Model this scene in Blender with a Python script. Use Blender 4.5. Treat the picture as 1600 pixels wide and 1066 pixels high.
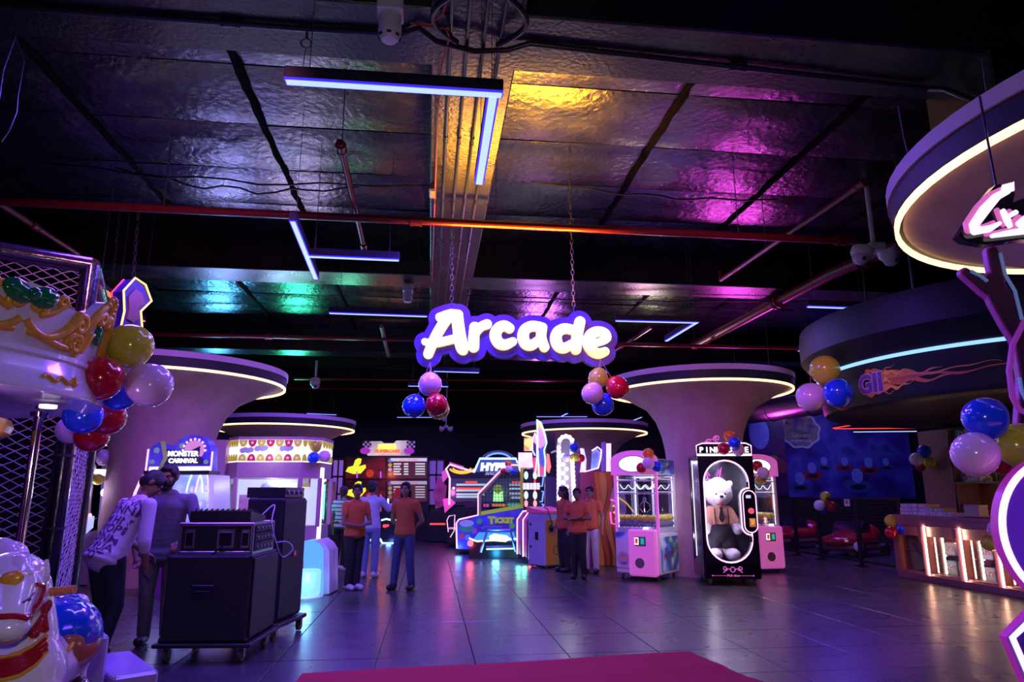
import bpy, bmesh, math, random
import numpy as np
from mathutils import Vector, Matrix

for o in list(bpy.data.objects):
    bpy.data.objects.remove(o, do_unlink=True)
random.seed(7)
PI = math.pi
R = math.radians
scene = bpy.context.scene
COL = scene.collection

# ---------------------------------------------------------------- camera
CAM_H, YAW, PITCH, FPX = 1.47, R(6.7), R(12.6), 1067.0
cam = bpy.data.cameras.new('camera')
cam.sensor_width = 36.0
cam.lens = FPX / 1600 * 36.0
cam.clip_end = 200
cam.clip_start = 0.02
camo = bpy.data.objects.new('camera', cam)
COL.objects.link(camo)
camo.location = (0, 0, CAM_H)
camo.rotation_euler = (R(90) + PITCH, 0, -YAW)
scene.camera = camo

# ---------------------------------------------------------------- exposure, world
scene.view_settings.view_transform = 'Standard'
scene.view_settings.look = 'None'
scene.view_settings.gamma = 1
scene.view_settings.use_curve_mapping = False
scene.view_settings.exposure = 0.0
world = bpy.data.worlds.new('world')
scene.world = world
world.use_nodes = True
world.node_tree.nodes['Background'].inputs[0].default_value = (0.16, 0.09, 0.38, 1)
world.node_tree.nodes['Background'].inputs[1].default_value = 0.05


# ---------------------------------------------------------------- lamps
def lamp(name, kind, loc, energy, color, size=0.2, target=None, angle=60, blend=0.6, sy=None, spread=180):
    d = bpy.data.lights.new(name, kind)
    d.energy = energy
    d.color = color
    if kind == 'AREA':
        d.size = size
        d.spread = R(spread)
        if sy:
            d.shape = 'RECTANGLE'
            d.size_y = sy
    else:
        d.shadow_soft_size = size
    if kind == 'SPOT':
        d.spot_size = R(angle)
        d.spot_blend = blend
    o = bpy.data.objects.new(name, d)
    COL.objects.link(o)
    o.location = loc
    if target is not None:
        o.rotation_euler = (Vector(target) - Vector(loc)).to_track_quat('-Z', 'Y').to_euler()
    return o


# the photographer's flash, weak, just above the lens
lamp('flash_lamp', 'POINT', (0.0, -0.05, 1.75), 78, (1.0, 0.86, 0.92), 0.05)
# violet fill without fixtures, added under the slab to tint hall and floor
VIOLET = (0.17, 0.06, 1.0)
for lx, ly, le in ((-4.0, 1.2, 90), (4.0, 1.2, 90), (-3.0, 7.0, 270), (0.6, 8.0, 380), (-2.0, 15.6, 230), (2.2, 15.6, 230), (10.5, 17.5, 120), (-8.0, 15.0, 150)):
    lamp('violet_fill', 'AREA', (lx, ly, 5.0), le, VIOLET, 1.2, target=(lx, ly, 0))
# unseen pink spots, added to brighten the columns
lamp('column_fill', 'SPOT', (-1.2, 3.2, 4.6), 560, (1.0, 0.30, 0.62), 0.3, target=(-4.6, 12.4, 2.4), angle=50)
lamp('column_fill', 'SPOT', (1.8, 3.2, 4.6), 620, (1.0, 0.30, 0.62), 0.3, target=(5.2, 12.6, 2.5), angle=46)
# unseen coloured spots, added to throw colour patches on the painted slab
for loc, e, c in (((-5.0, 16.2, 3.3), 230, (.36, .36, 1.0)), ((-3.2, 15.6, 3.4), 120, (.62, .5, 1.0)), ((8.6, 17.9, 2.9), 330, (1.0, .08, .9)), ((-3.9, 16.9, 4.4), 60, (.35, .6, 1.0)), ((-2.2, 17.2, 4.4), 50, (.15, .9, .55)), ((2.6, 17.0, 4.4), 60, (.75, .25, 1.0)), ((5.6, 17.2, 4.4), 50, (1.0, .12, .8)),
                  ((-4.6, 22.9, 4.3), 260, (.05, .75, .45)), ((-6.8, 22.0, 4.4), 240, (.1, .5, 1.0)), ((3.6, 22.3, 4.4), 260, (.6, .15, 1.0)),
                  ((6.2, 18.6, 4.2), 110, (.85, .8, .55))):
    lamp('slab_tint_spot', 'SPOT', loc, e * 1.1, c, 0.3, target=(loc[0] * .8, loc[1] - 2.5, 6.6), angle=140, blend=1)


# ---------------------------------------------------------------- pixel helpers (1600 x 1066 frame)
_cm = Matrix.Translation((0, 0, CAM_H)) @ camo.rotation_euler.to_matrix().to_4x4()
_c0 = Vector((0, 0, CAM_H))


def ray(px, py):
    return (_cm.to_3x3() @ Vector((px - 800, 533 - py, -FPX))).normalized()


def atY(px, py, Y):
    d = ray(px, py)
    return _c0 + d * (Y / d.y)


def atX(px, py, X):
    d = ray(px, py)
    return _c0 + d * (X / d.x)


def atF(px, py, F):
    d = ray(px, py)
    return _c0 + d * (F / (d.x * math.sin(YAW) + d.y * math.cos(YAW)))


def atZ(px, py, Z):
    d = ray(px, py)
    return _c0 + d * ((Z - CAM_H) / d.z)


# ---------------------------------------------------------------- materials
MATS = {}


def mat(name, col=(.5, .5, .5), rough=.5, metal=0., emit=0., ecol=None, noise=.12, scale=7., bump=0., bscale=30.,
        coat=0., trans=0., alpha=1., col2=None, sss=0., rvar=0.):
    if name in MATS:
        return MATS[name]
    m = bpy.data.materials.new(name)
    m.use_nodes = True
    nt = m.node_tree
    b = nt.nodes['Principled BSDF']
    tc = nt.nodes.new('ShaderNodeTexCoord')
    nz = nt.nodes.new('ShaderNodeTexNoise')
    nz.inputs['Scale'].default_value = scale
    nz.inputs['Detail'].default_value = 4
    nt.links.new(tc.outputs['Object'], nz.inputs['Vector'])
    mx = nt.nodes.new('ShaderNodeMix')
    mx.data_type = 'RGBA'
    c1 = tuple(max(0, c * (1 - noise)) for c in col)
    c2 = tuple(min(1, c * (1 + noise)) for c in (col2 or col))
    mx.inputs[6].default_value = (*c1, 1)
    mx.inputs[7].default_value = (*c2, 1)
    nt.links.new(nz.outputs['Fac'], mx.inputs[0])
    nt.links.new(mx.outputs[2], b.inputs['Base Color'])
    b.inputs['Roughness'].default_value = rough
    if rvar:
        mr = nt.nodes.new('ShaderNodeMapRange')
        mr.inputs[3].default_value = max(.02, rough - rvar)
        mr.inputs[4].default_value = min(1, rough + rvar)
        nt.links.new(nz.outputs['Fac'], mr.inputs[0])
        nt.links.new(mr.outputs[0], b.inputs['Roughness'])
    b.inputs['Metallic'].default_value = metal
    b.inputs['Coat Weight'].default_value = coat
    b.inputs['Coat Roughness'].default_value = .06
    b.inputs['Transmission Weight'].default_value = trans
    b.inputs['Alpha'].default_value = alpha
    if sss:
        b.inputs['Subsurface Weight'].default_value = sss
    if emit:
        b.inputs['Emission Color'].default_value = (*(ecol or col), 1)
        b.inputs['Emission Strength'].default_value = emit
    if bump:
        n2 = nt.nodes.new('ShaderNodeTexNoise')
        n2.inputs['Scale'].default_value = bscale
        n2.inputs['Detail'].default_value = 6
        nt.links.new(tc.outputs['Object'], n2.inputs['Vector'])
        bp = nt.nodes.new('ShaderNodeBump')
        bp.inputs['Strength'].default_value = bump
        bp.inputs['Distance'].default_value = .02
        nt.links.new(n2.outputs['Fac'], bp.inputs['Height'])
        nt.links.new(bp.outputs['Normal'], b.inputs['Normal'])
    MATS[name] = m
    return m


def glow(name, col, strength):
    """something that gives off light: lamp diffuser, lit letter, neon tube, lit panel"""
    return mat(name, tuple(c * .3 for c in col), .4, emit=strength, ecol=col, noise=.04)


def glass(name, tint=(.9, .95, 1), weight=.12, rough=.03):
    """thin clear pane: mostly see-through with a glossy coat"""
    if name in MATS:
        return MATS[name]
    m = bpy.data.materials.new(name)
    m.use_nodes = True
    nt = m.node_tree
    for n in list(nt.nodes):
        if n.type == 'BSDF_PRINCIPLED':
            nt.nodes.remove(n)
    out = nt.nodes['Material Output']
    tr = nt.nodes.new('ShaderNodeBsdfTransparent')
    tr.inputs[0].default_value = (*tint, 1)
    gl = nt.nodes.new('ShaderNodeBsdfGlossy')
    gl.inputs['Roughness'].default_value = rough
    tc = nt.nodes.new('ShaderNodeTexCoord')
    nz = nt.nodes.new('ShaderNodeTexNoise')
    nz.inputs['Scale'].default_value = 3
    nt.links.new(tc.outputs['Object'], nz.inputs['Vector'])
    mr = nt.nodes.new('ShaderNodeMapRange')
    mr.inputs[3].default_value = weight * .7
    mr.inputs[4].default_value = weight * 1.3
    nt.links.new(nz.outputs['Fac'], mr.inputs[0])
    mx = nt.nodes.new('ShaderNodeMixShader')
    nt.links.new(mr.outputs[0], mx.inputs[0])
    nt.links.new(tr.outputs[0], mx.inputs[1])
    nt.links.new(gl.outputs[0], mx.inputs[2])
    nt.links.new(mx.outputs[0], out.inputs[0])
    MATS[name] = m
    return m


def art(name, cols, scale=4., kind='VORONOI', emit=0., rough=.4, stretch=(1, 1, 1), distort=0.):
    """printed artwork: flat cells or bands of several colours (optionally backlit)"""
    if name in MATS:
        return MATS[name]
    m = bpy.data.materials.new(name)
    m.use_nodes = True
    nt = m.node_tree
    b = nt.nodes['Principled BSDF']
    tc = nt.nodes.new('ShaderNodeTexCoord')
    mp = nt.nodes.new('ShaderNodeMapping')
    mp.inputs['Scale'].default_value = stretch
    nt.links.new(tc.outputs['Object'], mp.inputs[0])
    if kind == 'VORONOI':
        t = nt.nodes.new('ShaderNodeTexVoronoi')
        t.inputs['Scale'].default_value = scale
        nt.links.new(mp.outputs[0], t.inputs['Vector'])
        sp = nt.nodes.new('ShaderNodeSeparateColor')
        nt.links.new(t.outputs['Color'], sp.inputs[0])
        fac = sp.outputs[0]
    elif kind == 'WAVE':
        t = nt.nodes.new('ShaderNodeTexWave')
        t.inputs['Scale'].default_value = scale
        t.inputs['Distortion'].default_value = distort
        t.inputs['Detail'].default_value = 1
        nt.links.new(mp.outputs[0], t.inputs['Vector'])
        fac = t.outputs['Fac']
    else:
        t = nt.nodes.new('ShaderNodeTexNoise')
        t.inputs['Scale'].default_value = scale
        t.inputs['Detail'].default_value = 3
        t.inputs['Distortion'].default_value = distort
        nt.links.new(mp.outputs[0], t.inputs['Vector'])
        mr = nt.nodes.new('ShaderNodeMapRange')
        mr.inputs[1].default_value = .28
        mr.inputs[2].default_value = .72
        nt.links.new(t.outputs['Fac'], mr.inputs[0])
        fac = mr.outputs[0]
    cr = nt.nodes.new('ShaderNodeValToRGB')
    cr.color_ramp.interpolation = 'CONSTANT' if kind != 'NOISE' else 'LINEAR'
    e = cr.color_ramp.elements
    for i, c in enumerate(cols):
        p = i / len(cols) if kind != 'NOISE' else i / max(1, len(cols) - 1)
        if i < 2:
            e[i].position = p
            el = e[i]
        else:
            el = e.new(p)
        el.color = (*c, 1)
    nt.links.new(fac, cr.inputs[0])
    nt.links.new(cr.outputs[0], b.inputs['Base Color'])
    b.inputs['Roughness'].default_value = rough
    if emit:
        nt.links.new(cr.outputs[0], b.inputs['Emission Color'])
        b.inputs['Emission Strength'].default_value = emit
    MATS[name] = m
    return m


WORK = bpy.data.scenes.new('workshop')     # scratch scene used while meshing, removed at the end


def evaluated_mesh(o):
    WORK.collection.objects.link(o)
    vl = WORK.view_layers[0]
    vl.update()
    return bpy.data.meshes.new_from_object(o.evaluated_get(vl.depsgraph))


# ---------------------------------------------------------------- mesh builder
def frame_of(d):
    d = Vector(d).normalized()
    up = Vector((0, 0, 1)) if abs(d.z) < .95 else Vector((1, 0, 0))
    a = d.cross(up).normalized()
    return a, d.cross(a).normalized(), d


class MB:
    def __init__(s):
        s.v, s.f, s.m = [], [], []

    def add(s, verts, faces, mi=0, M=None):
        o = len(s.v)
        for p in verts:
            p = Vector(p)
            s.v.append((M @ p) if M is not None else p)
        for f in faces:
            s.f.append([i + o for i in f])
            s.m.append(mi)
        return s

    def box(s, c, d, mi=0, M=None, bev=0.):
        x, y, z = c
        a, b, e = d[0] / 2, d[1] / 2, d[2] / 2
        if not bev:
            v = [(x + i * a, y + j * b, z + k * e) for k in (-1, 1) for j in (-1, 1) for i in (-1, 1)]
            f = [(0, 2, 3, 1), (4, 5, 7, 6), (0, 1, 5, 4), (2, 6, 7, 3), (0, 4, 6, 2), (1, 3, 7, 5)]
            return s.add(v, f, mi, M)
        bev = min(bev, a * .95, b * .95, e * .95)
        v, idx = [], {}
        for k in (-1, 1):
            for j in (-1, 1):
                for i in (-1, 1):
                    for ax in range(3):
                        idx[(i, j, k, ax)] = len(v)
                        q = [a - bev, b - bev, e - bev]
                        q[ax] += bev
                        v.append((x + i * q[0], y + j * q[1], z + k * q[2]))
        f = []
        for sg in (-1, 1):
            f.append([idx[(sg, j, k, 0)] for j, k in ((-1, -1), (1, -1), (1, 1), (-1, 1))][::sg])
            f.append([idx[(i, sg, k, 1)] for i, k in ((-1, -1), (-1, 1), (1, 1), (1, -1))][::sg])
            f.append([idx[(i, j, sg, 2)] for i, j in ((-1, -1), (1, -1), (1, 1), (-1, 1))][::sg])
        for p in (-1, 1):
            for q in (-1, 1):
                f.append([idx[(p, q, -1, 0)], idx[(p, q, 1, 0)], idx[(p, q, 1, 1)], idx[(p, q, -1, 1)]][::(1 if p * q > 0 else -1)])
                f.append([idx[(p, -1, q, 0)], idx[(p, -1, q, 2)], idx[(p, 1, q, 2)], idx[(p, 1, q, 0)]][::(1 if p * q > 0 else -1)])
                f.append([idx[(-1, p, q, 1)], idx[(1, p, q, 1)], idx[(1, p, q, 2)], idx[(-1, p, q, 2)]][::(1 if p * q > 0 else -1)])
        for i in (-1, 1):
            for j in (-1, 1):
                for k in (-1, 1):
                    t = [idx[(i, j, k, 0)], idx[(i, j, k, 1)], idx[(i, j, k, 2)]]
                    f.append(t if i * j * k > 0 else t[::-1])
        return s.add(v, f, mi, M)

    def cyl(s, p0, p1, r0, r1=None, n=12, mi=0, M=None, caps=True):
        r1 = r0 if r1 is None else r1
        p0, p1 = Vector(p0), Vector(p1)
        a, b, d = frame_of(p1 - p0)
        v = []
        for p, r in ((p0, r0), (p1, r1)):
            for i in range(n):
                t = 2 * PI * i / n
                v.append(p + a * math.cos(t) * r + b * math.sin(t) * r)
        f = [(i, (i + 1) % n, n + (i + 1) % n, n + i) for i in range(n)]
        if caps:
            f += [tuple(range(n))[::-1], tuple(range(n, 2 * n))]
        return s.add(v, f, mi, M)

    def tube(s, pts, r, n=8, mi=0, closed=False, M=None, flat=None):
        pts = [Vector(p) for p in pts]
        k = len(pts)
        rr = r if isinstance(r, (list, tuple)) else [r] * k
        v, a = [], None
        for i, p in enumerate(pts):
            q0 = pts[i - 1] if (i > 0 or closed) else p
            q1 = pts[(i + 1) % k] if (i < k - 1 or closed) else p
            d = (q1 - q0).normalized()
            if a is None:
                a, b, _ = frame_of(d)
            else:
                a = (a - d * a.dot(d)).normalized()
                b = d.cross(a)
            for j in range(n):
                t = 2 * PI * j / n
                v.append(p + a * math.cos(t) * rr[i] + b * math.sin(t) * rr[i] * (flat or 1))
        f = []
        for i in range(k if closed else k - 1):
            i2 = (i + 1) % k
            for j in range(n):
                j2 = (j + 1) % n
                f.append((i * n + j, i * n + j2, i2 * n + j2, i2 * n + j))
        if not closed:
            f += [tuple(range(n))[::-1], tuple(range((k - 1) * n, k * n))]
        return s.add(v, f, mi, M)

    def lathe(s, prof, n=24, mi=0, M=None, a0=0., a1=2 * PI, c=(0, 0, 0)):
        full = abs(a1 - a0 - 2 * PI) < 1e-6
        m = n if full else n + 1
        v = []
        for r, z in prof:
            for i in range(m):
                t = a0 + (a1 - a0) * i / n
                v.append((c[0] + r * math.cos(t), c[1] + r * math.sin(t), c[2] + z))
        f = []
        for q in range(len(prof) - 1):
            for i in range(n):
                i2 = (i + 1) % m
                f.append((q * m + i, q * m + i2, (q + 1) * m + i2, (q + 1) * m + i))
        return s.add(v, f, mi, M)

    def sphere(s, c, r, nu=16, nv=10, mi=0, M=None):
        r = r if isinstance(r, (list, tuple)) else (r, r, r)
        v = [(c[0], c[1], c[2] - r[2])]
        for j in range(1, nv):
            ph = -PI / 2 + PI * j / nv
            for i in range(nu):
                t = 2 * PI * i / nu
                v.append((c[0] + r[0] * math.cos(ph) * math.cos(t), c[1] + r[1] * math.cos(ph) * math.sin(t), c[2] + r[2] * math.sin(ph)))
        v.append((c[0], c[1], c[2] + r[2]))
        f = [(0, 1 + (i + 1) % nu, 1 + i) for i in range(nu)]
        for j in range(nv - 2):
            for i in range(nu):
                i2 = (i + 1) % nu
                f.append((1 + j * nu + i, 1 + j * nu + i2, 1 + (j + 1) * nu + i2, 1 + (j + 1) * nu + i))
        L = len(v) - 1
        f += [(L, 1 + (nv - 2) * nu + i, 1 + (nv - 2) * nu + (i + 1) % nu) for i in range(nu)]
        return s.add(v, f, mi, M)

    def prism(s, poly, y0, y1, mi=0, M=None, mi_side=None):
        """polygon in the XZ plane, front at y0, back at y1 (y0 < y1)"""
        ar = sum(poly[i][0] * poly[(i + 1) % len(poly)][1] - poly[(i + 1) % len(poly)][0] * poly[i][1] for i in range(len(poly)))
        if ar < 0:
            poly = poly[::-1]
        n = len(poly)
        v = [(x, y0, z) for x, z in poly] + [(x, y1, z) for x, z in poly]
        s.add(v, [tuple(range(n)), tuple(range(n, 2 * n))[::-1]], mi, M)
        return s.add(v, [((i + 1) % n, i, n + i, n + (i + 1) % n) for i in range(n)], mi if mi_side is None else mi_side, M)

    def sdf(s, fn, x0, x1, z0, z1, h, y0, y1, mi=0, mi_side=None, M=None):
        """plate cut along the outline fn(x, z) < 0, front face at y0, back at y1"""
        nx, nz = int(math.ceil((x1 - x0) / h)), int(math.ceil((z1 - z0) / h))
        X, Z = np.meshgrid(x0 + np.arange(nx + 1) * h, z0 + np.arange(nz + 1) * h, indexing='ij')
        F = fn(X, Z)
        vid, v = {}, []

        def vert(key, x, z):
            if key not in vid:
                vid[key] = len(v)
                v.append((x, z))
            return vid[key]
        polys, edges = [], {}
        for i in range(nx):
            for k in range(nz):
                cs = [(i, k), (i + 1, k), (i + 1, k + 1), (i, k + 1)]
                fv = [F[c] for c in cs]
                if min(fv) >= 0:
                    continue
                poly = []
                for q in range(4):
                    c, d = cs[q], cs[(q + 1) % 4]
                    a, b = fv[q], fv[(q + 1) % 4]
                    if a < 0:
                        poly.append(vert(c, X[c], Z[c]))
                    if (a < 0) != (b < 0):
                        t = a / (a - b)
                        t = min(.98, max(.02, t))
                        key = (min(c, d), max(c, d))
                        poly.append(vert(key, X[c] + (X[d] - X[c]) * t, Z[c] + (Z[d] - Z[c]) * t))
                if len(poly) >= 3:
                    polys.append(poly)
                    for q in range(len(poly)):
                        e = (poly[q], poly[(q + 1) % len(poly)])
                        edges[e] = 1
        n = len(v)
        vv = [(x, y0, z) for x, z in v] + [(x, y1, z) for x, z in v]
        s.add(vv, polys + [[i + n for i in p][::-1] for p in polys], mi, M)
        o = len(s.v) - len(vv)
        for (a, b) in edges:
            if (b, a) not in edges:
                s.f.append([o + b, o + a, o + a + n, o + b + n])
                s.m.append(mi if mi_side is None else mi_side)
        return s

    def text(s, body, x, y, z, size, depth=.004, mi=0, M=None, off=0., shear=0., align='CENTER', sx=1.):
        """raised lettering reading from -Y, baseline at z"""
        cu = bpy.data.curves.new('lettering', 'FONT')
        cu.body = body
        cu.size = size
        cu.extrude = depth / 2
        cu.offset = off
        cu.shear = shear
        cu.align_x = align
        cu.resolution_u = 3
        to = bpy.data.objects.new('lettering', cu)
        me = evaluated_mesh(to)
        vs = [(x + v.co.x * sx, y - v.co.z, z + v.co.y) for v in me.vertices]
        fs = [tuple(p.vertices) for p in me.polygons]
        bpy.data.objects.remove(to)
        bpy.data.curves.remove(cu)
        bpy.data.meshes.remove(me)
        return s.add(vs, fs, mi, M)

    def mesh(s, name, mats, smooth=True, angle=38):
        me = bpy.data.meshes.new(name)
        me.from_pydata([tuple(p) for p in s.v], [], s.f)
        for m in (mats if isinstance(mats, (list, tuple)) else [mats]):
            me.materials.append(m)
        me.polygons.foreach_set('material_index', s.m)
        if smooth:
            me.polygons.foreach_set('use_smooth', [True] * len(s.f))
            me.set_sharp_from_angle(angle=R(angle))
        me.update()
        return me

    def build(s, name, mats, parent=None, loc=(0, 0, 0), rot=(0, 0, 0), smooth=True, angle=38):
        return link(name, s.mesh(name, mats, smooth, angle), parent, loc, rot)


def link(name, me, parent=None, loc=(0, 0, 0), rot=(0, 0, 0)):
    o = bpy.data.objects.new(name, me)
    COL.objects.link(o)
    o.location = loc
    o.rotation_euler = rot
    o.parent = parent
    return o


def tag(o, label, cat, group=None, kind=None):
    o['label'] = label
    o['category'] = cat
    if group:
        o['group'] = group
    if kind:
        o['kind'] = kind
    return o


def thing(name, label, cat, loc=(0, 0, 0), rotz=0., group=None):
    o = bpy.data.objects.new(name, None)
    o.empty_display_size = .1
    COL.objects.link(o)
    o.location = loc
    o.rotation_euler = (0, 0, rotz)
    return tag(o, label, cat, group)


def copy_tree(o, parent=None):
    c = o.copy()
    COL.objects.link(c)
    c.parent = parent
    for ch in list(o.children):
        copy_tree(ch, c)
    return c


# smooth bodies: overlapping limbs and lumps fused into one continuous skin
def blob(parts, voxel=.012, it=6, name='body'):
    mb = MB()
    for p in parts:
        if p[0] == 'c':
            _, a, b, ra, rb = p
            mb.cyl(a, b, ra, rb, 14)
            mb.sphere(a, ra, 14, 10)
            mb.sphere(b, rb, 14, 10)
        else:
            M = p[3] if len(p) > 3 else None
            if M is not None:
                M = Matrix.Translation(p[1]) @ M.to_4x4()
                mb.sphere((0, 0, 0), p[2], 18, 12, 0, M)
            else:
                mb.sphere(p[1], p[2], 18, 12)
    me = bpy.data.meshes.new('lump')
    me.from_pydata([tuple(q) for q in mb.v], [], mb.f)
    o = bpy.data.objects.new('lump', me)
    m = o.modifiers.new('r', 'REMESH')
    m.mode = 'VOXEL'
    m.voxel_size = voxel
    if it:
        sm = o.modifiers.new('s', 'SMOOTH')
        sm.factor = .5
        sm.iterations = it
    out = evaluated_mesh(o)
    bpy.data.objects.remove(o)
    bpy.data.meshes.remove(me)
    out.name = name
    out.polygons.foreach_set('use_smooth', [True] * len(out.polygons))
    return out


def blob_obj(name, parts, m, parent=None, voxel=.012, it=6, loc=(0, 0, 0), rot=(0, 0, 0)):
    me = blob(parts, voxel, it, name)
    me.materials.clear()
    for q in (m if isinstance(m, (list, tuple)) else [m]):
        me.materials.append(q)
    return link(name, me, parent, loc, rot)


def rotm(x=0, y=0, z=0):
    return Matrix.Rotation(R(z), 3, 'Z') @ Matrix.Rotation(R(y), 3, 'Y') @ Matrix.Rotation(R(x), 3, 'X')
# ================================================================ the hall
HS, HB = 6.25, 5.5
M_slab = mat('painted_insulation', (.010, .009, .012), .26, noise=.3, scale=2.5, bump=.6, bscale=11, rvar=.12)
M_beam = mat('painted_beam', (.008, .007, .009), .3, noise=.4, scale=3, bump=.35, bscale=22, rvar=.12)
for _m in (M_slab, M_beam):
    _m.node_tree.nodes['Principled BSDF'].inputs['IOR'].default_value = 1.9 if _m is M_slab else 1.7
M_wall = mat('dark_wall', (.006, .005, .008), .8, bump=.1)


def struct(o):
    o['kind'] = 'structure'
    return o


# floor: base plus large tiles, each laid singly where they can be told apart
TS = .88
NX, NY, TX0, TY0 = 17, 15, -6.6, 3.3
TM = mat('stone_tile', (.036, .034, .038), .29, noise=.3, scale=2.2, col2=(.056, .053, .056), rvar=.09)


def far_tiles():
    m = mat('stone_tile_far', (.055, .05, .055), .32, noise=.3, scale=2.2, col2=(.085, .08, .082), bump=0)
    nt = m.node_tree
    b = nt.nodes['Principled BSDF']
    br = nt.nodes.new('ShaderNodeTexBrick')
    br.offset = 0
    br.inputs['Scale'].default_value = 1
    br.inputs['Brick Width'].default_value = TS
    br.inputs['Row Height'].default_value = TS
    br.inputs['Mortar Size'].default_value = .008
    br.inputs['Color1'].default_value = (.04, .038, .042, 1)
    br.inputs['Color2'].default_value = (.05, .048, .052, 1)
    br.inputs['Mortar'].default_value = (.012, .011, .013, 1)
    nt.links.new(nt.nodes['Texture Coordinate'].outputs['Object'], br.inputs['Vector'])
    nt.links.new(br.outputs[0], b.inputs['Base Color'])
    return m


X1, Y1 = TX0 + NX * TS, TY0 + NY * TS
mb = MB().box(((TX0 + X1) / 2, (TY0 + Y1) / 2, -.055), (NX * TS, NY * TS, .08), 0)
for (xa, xb, ya, yb) in ((-15, 19, Y1, 30), (-15, TX0, -6, Y1), (X1, 19, -6, Y1), (TX0, X1, -6, TY0)):
    mb.box(((xa + xb) / 2, (ya + yb) / 2, -.0485), (xb - xa, yb - ya, .095), 1)
floor = struct(mb.build('floor', [mat('floor_joint', (.012, .011, .013), .8), far_tiles()], smooth=False))
tile_me = MB().box((0, 0, -.0065), (TS - .009, TS - .009, .011), bev=.003).mesh('tile', TM)
for j in range(NY):
    for i in range(NX):
        o = link('tile', tile_me, floor, (TX0 + (i + .5) * TS, TY0 + (j + .5) * TS, random.uniform(-.0006, .0006)))
        o.rotation_euler = (random.uniform(-.002, .002), random.uniform(-.002, .002), random.choice((0, PI / 2, PI)))

# ceiling: slab, downstand beams, insulation sheets
mb = MB().box((0, 12, HS + .06), (34, 36, .12))
ceiling = struct(mb.build('ceiling', M_slab))
BEAMS_Y = [(-2.3, -1.5), (5.1, 5.9), (12.45, 13.25), (19.85, 20.65)]
BEAMS_X = [(-.1, .72)]
for a, b in BEAMS_Y:
    MB().box((0, (a + b) / 2, (HS + HB) / 2), (34, b - a, HS - HB), bev=.015).build('beam', M_beam, ceiling)
for a, b in BEAMS_X:
    MB().box(((a + b) / 2, 12, (HS + HB + .004) / 2), (b - a, 36, HS - HB - .004), bev=.015).build('beam', M_beam, ceiling)
MB().box((5.5, 5.5, 4.6), (.85, .84, 1.9), bev=.02).build('pier', M_beam, ceiling)
# smaller joists further back
for y in (23.9, 25.6):
    MB().box((0, y, HS - .28), (34, .4, .56), bev=.01).build('beam', M_beam, ceiling)


def sheet(w, d, seed):
    rnd = random.Random(seed)
    n = 8
    mb = MB()
    hgt = {}
    for i in range(n + 1):
        for j in range(n + 1):
            e = min(i, n - i, j, n - j)
            hgt[i, j] = (0 if e == 0 else -.018 - rnd.uniform(0, .022) * (e > 1))
    vs = [((i / n - .5) * w, (j / n - .5) * d, hgt[i, j]) for i in range(n + 1) for j in range(n + 1)]
    fs = [(i * (n + 1) + j, i * (n + 1) + j + 1, (i + 1) * (n + 1) + j + 1, (i + 1) * (n + 1) + j) for i in range(n) for j in range(n)]
    mb.add(vs, fs)
    return mb.mesh('insulation_sheet', M_slab, angle=80)


random.seed(3)
spans_x = [(-8.8, -4.5), (-4.5, -.1), (.72, 5.2), (5.2, 9.6)]
for (y0, y1, rows) in ((5.9, 12.45, 5), (13.25, 16.2, 2), (16.6, 19.85, 3), (-1.5, 5.1, 5)):
    for (x0, x1) in spans_x:
        w, d = (x1 - x0) / 2, (y1 - y0) / rows
        vs = [sheet(w - .03, d - .03, k) for k in range(3)]
        for i in range(2):
            for j in range(rows):
                o = link('insulation_sheet', random.choice(vs), ceiling, (x0 + w * (i + .5), y0 + d * (j + .5), HS - .012))
                o.rotation_euler = (random.uniform(-.012, .012), random.uniform(-.012, .012), random.choice((0, PI)))

# taped seams where the sheets meet
M_seam = mat('black_seam_tape', (.004, .003, .005), .9, bump=.8, bscale=30)
M_seam.node_tree.nodes['Principled BSDF'].inputs['Specular IOR Level'].default_value = .1
seam_me = {}
for (y0, y1) in ((5.9, 12.45), (13.25, 19.85)):
    for x in [a for s_ in spans_x for a in (s_[0], (s_[0] + s_[1]) / 2)]:
        if x not in (-.1, .72):
            L = y1 - y0
            if L not in seam_me:
                rs = random.Random(2)
                vs, fs = [], []
                for k in range(41):
                    yy = -L / 2 + L * k / 40
                    wl, wr_ = .05 + rs.uniform(-.018, .018), .05 + rs.uniform(-.018, .018)
                    vs += [(-wl, yy, 0), (-wl * .4, yy, -.022 - rs.uniform(0, .01)), (wr_ * .4, yy, -.022 - rs.uniform(0, .01)), (wr_, yy, 0)]
                    if k:
                        o_ = (k - 1) * 4
                        fs += [(o_ + i, o_ + i + 1, o_ + i + 5, o_ + i + 4) for i in range(3)]
                seam_me[L] = MB().add(vs, fs).mesh('seam_tape', M_seam)
            link('seam_tape', seam_me[L], ceiling, (x, (y0 + y1) / 2, HS - .028))

# walls of the hall
struct(MB().box((0, 27.1, 3.1), (34, .2, 6.3)).build('wall_back', M_wall))
struct(MB().box((-13.1, 12, 3.1), (.2, 36, 6.3)).build('wall_left', M_wall))
struct(MB().box((18.1, 12, 3.1), (.2, 36, 6.3)).build('wall_right', M_wall))
struct(MB().box((2, -6.1, 3.1), (34, .2, 6.3)).build('wall_front', M_wall))

# ================================================================ mushroom columns
M_plaster = mat('brushed_plaster', (.38, .21, .26), .65, noise=.16, scale=3.2, bump=.5, bscale=7, col2=(.45, .27, .32))
M_rim = mat('rim_plaster', (.5, .36, .44), .55, noise=.06)
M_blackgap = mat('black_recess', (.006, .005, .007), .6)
M_ring = glow('warm_ring_strip', (1.0, .64, .30), 2.6)


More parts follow.
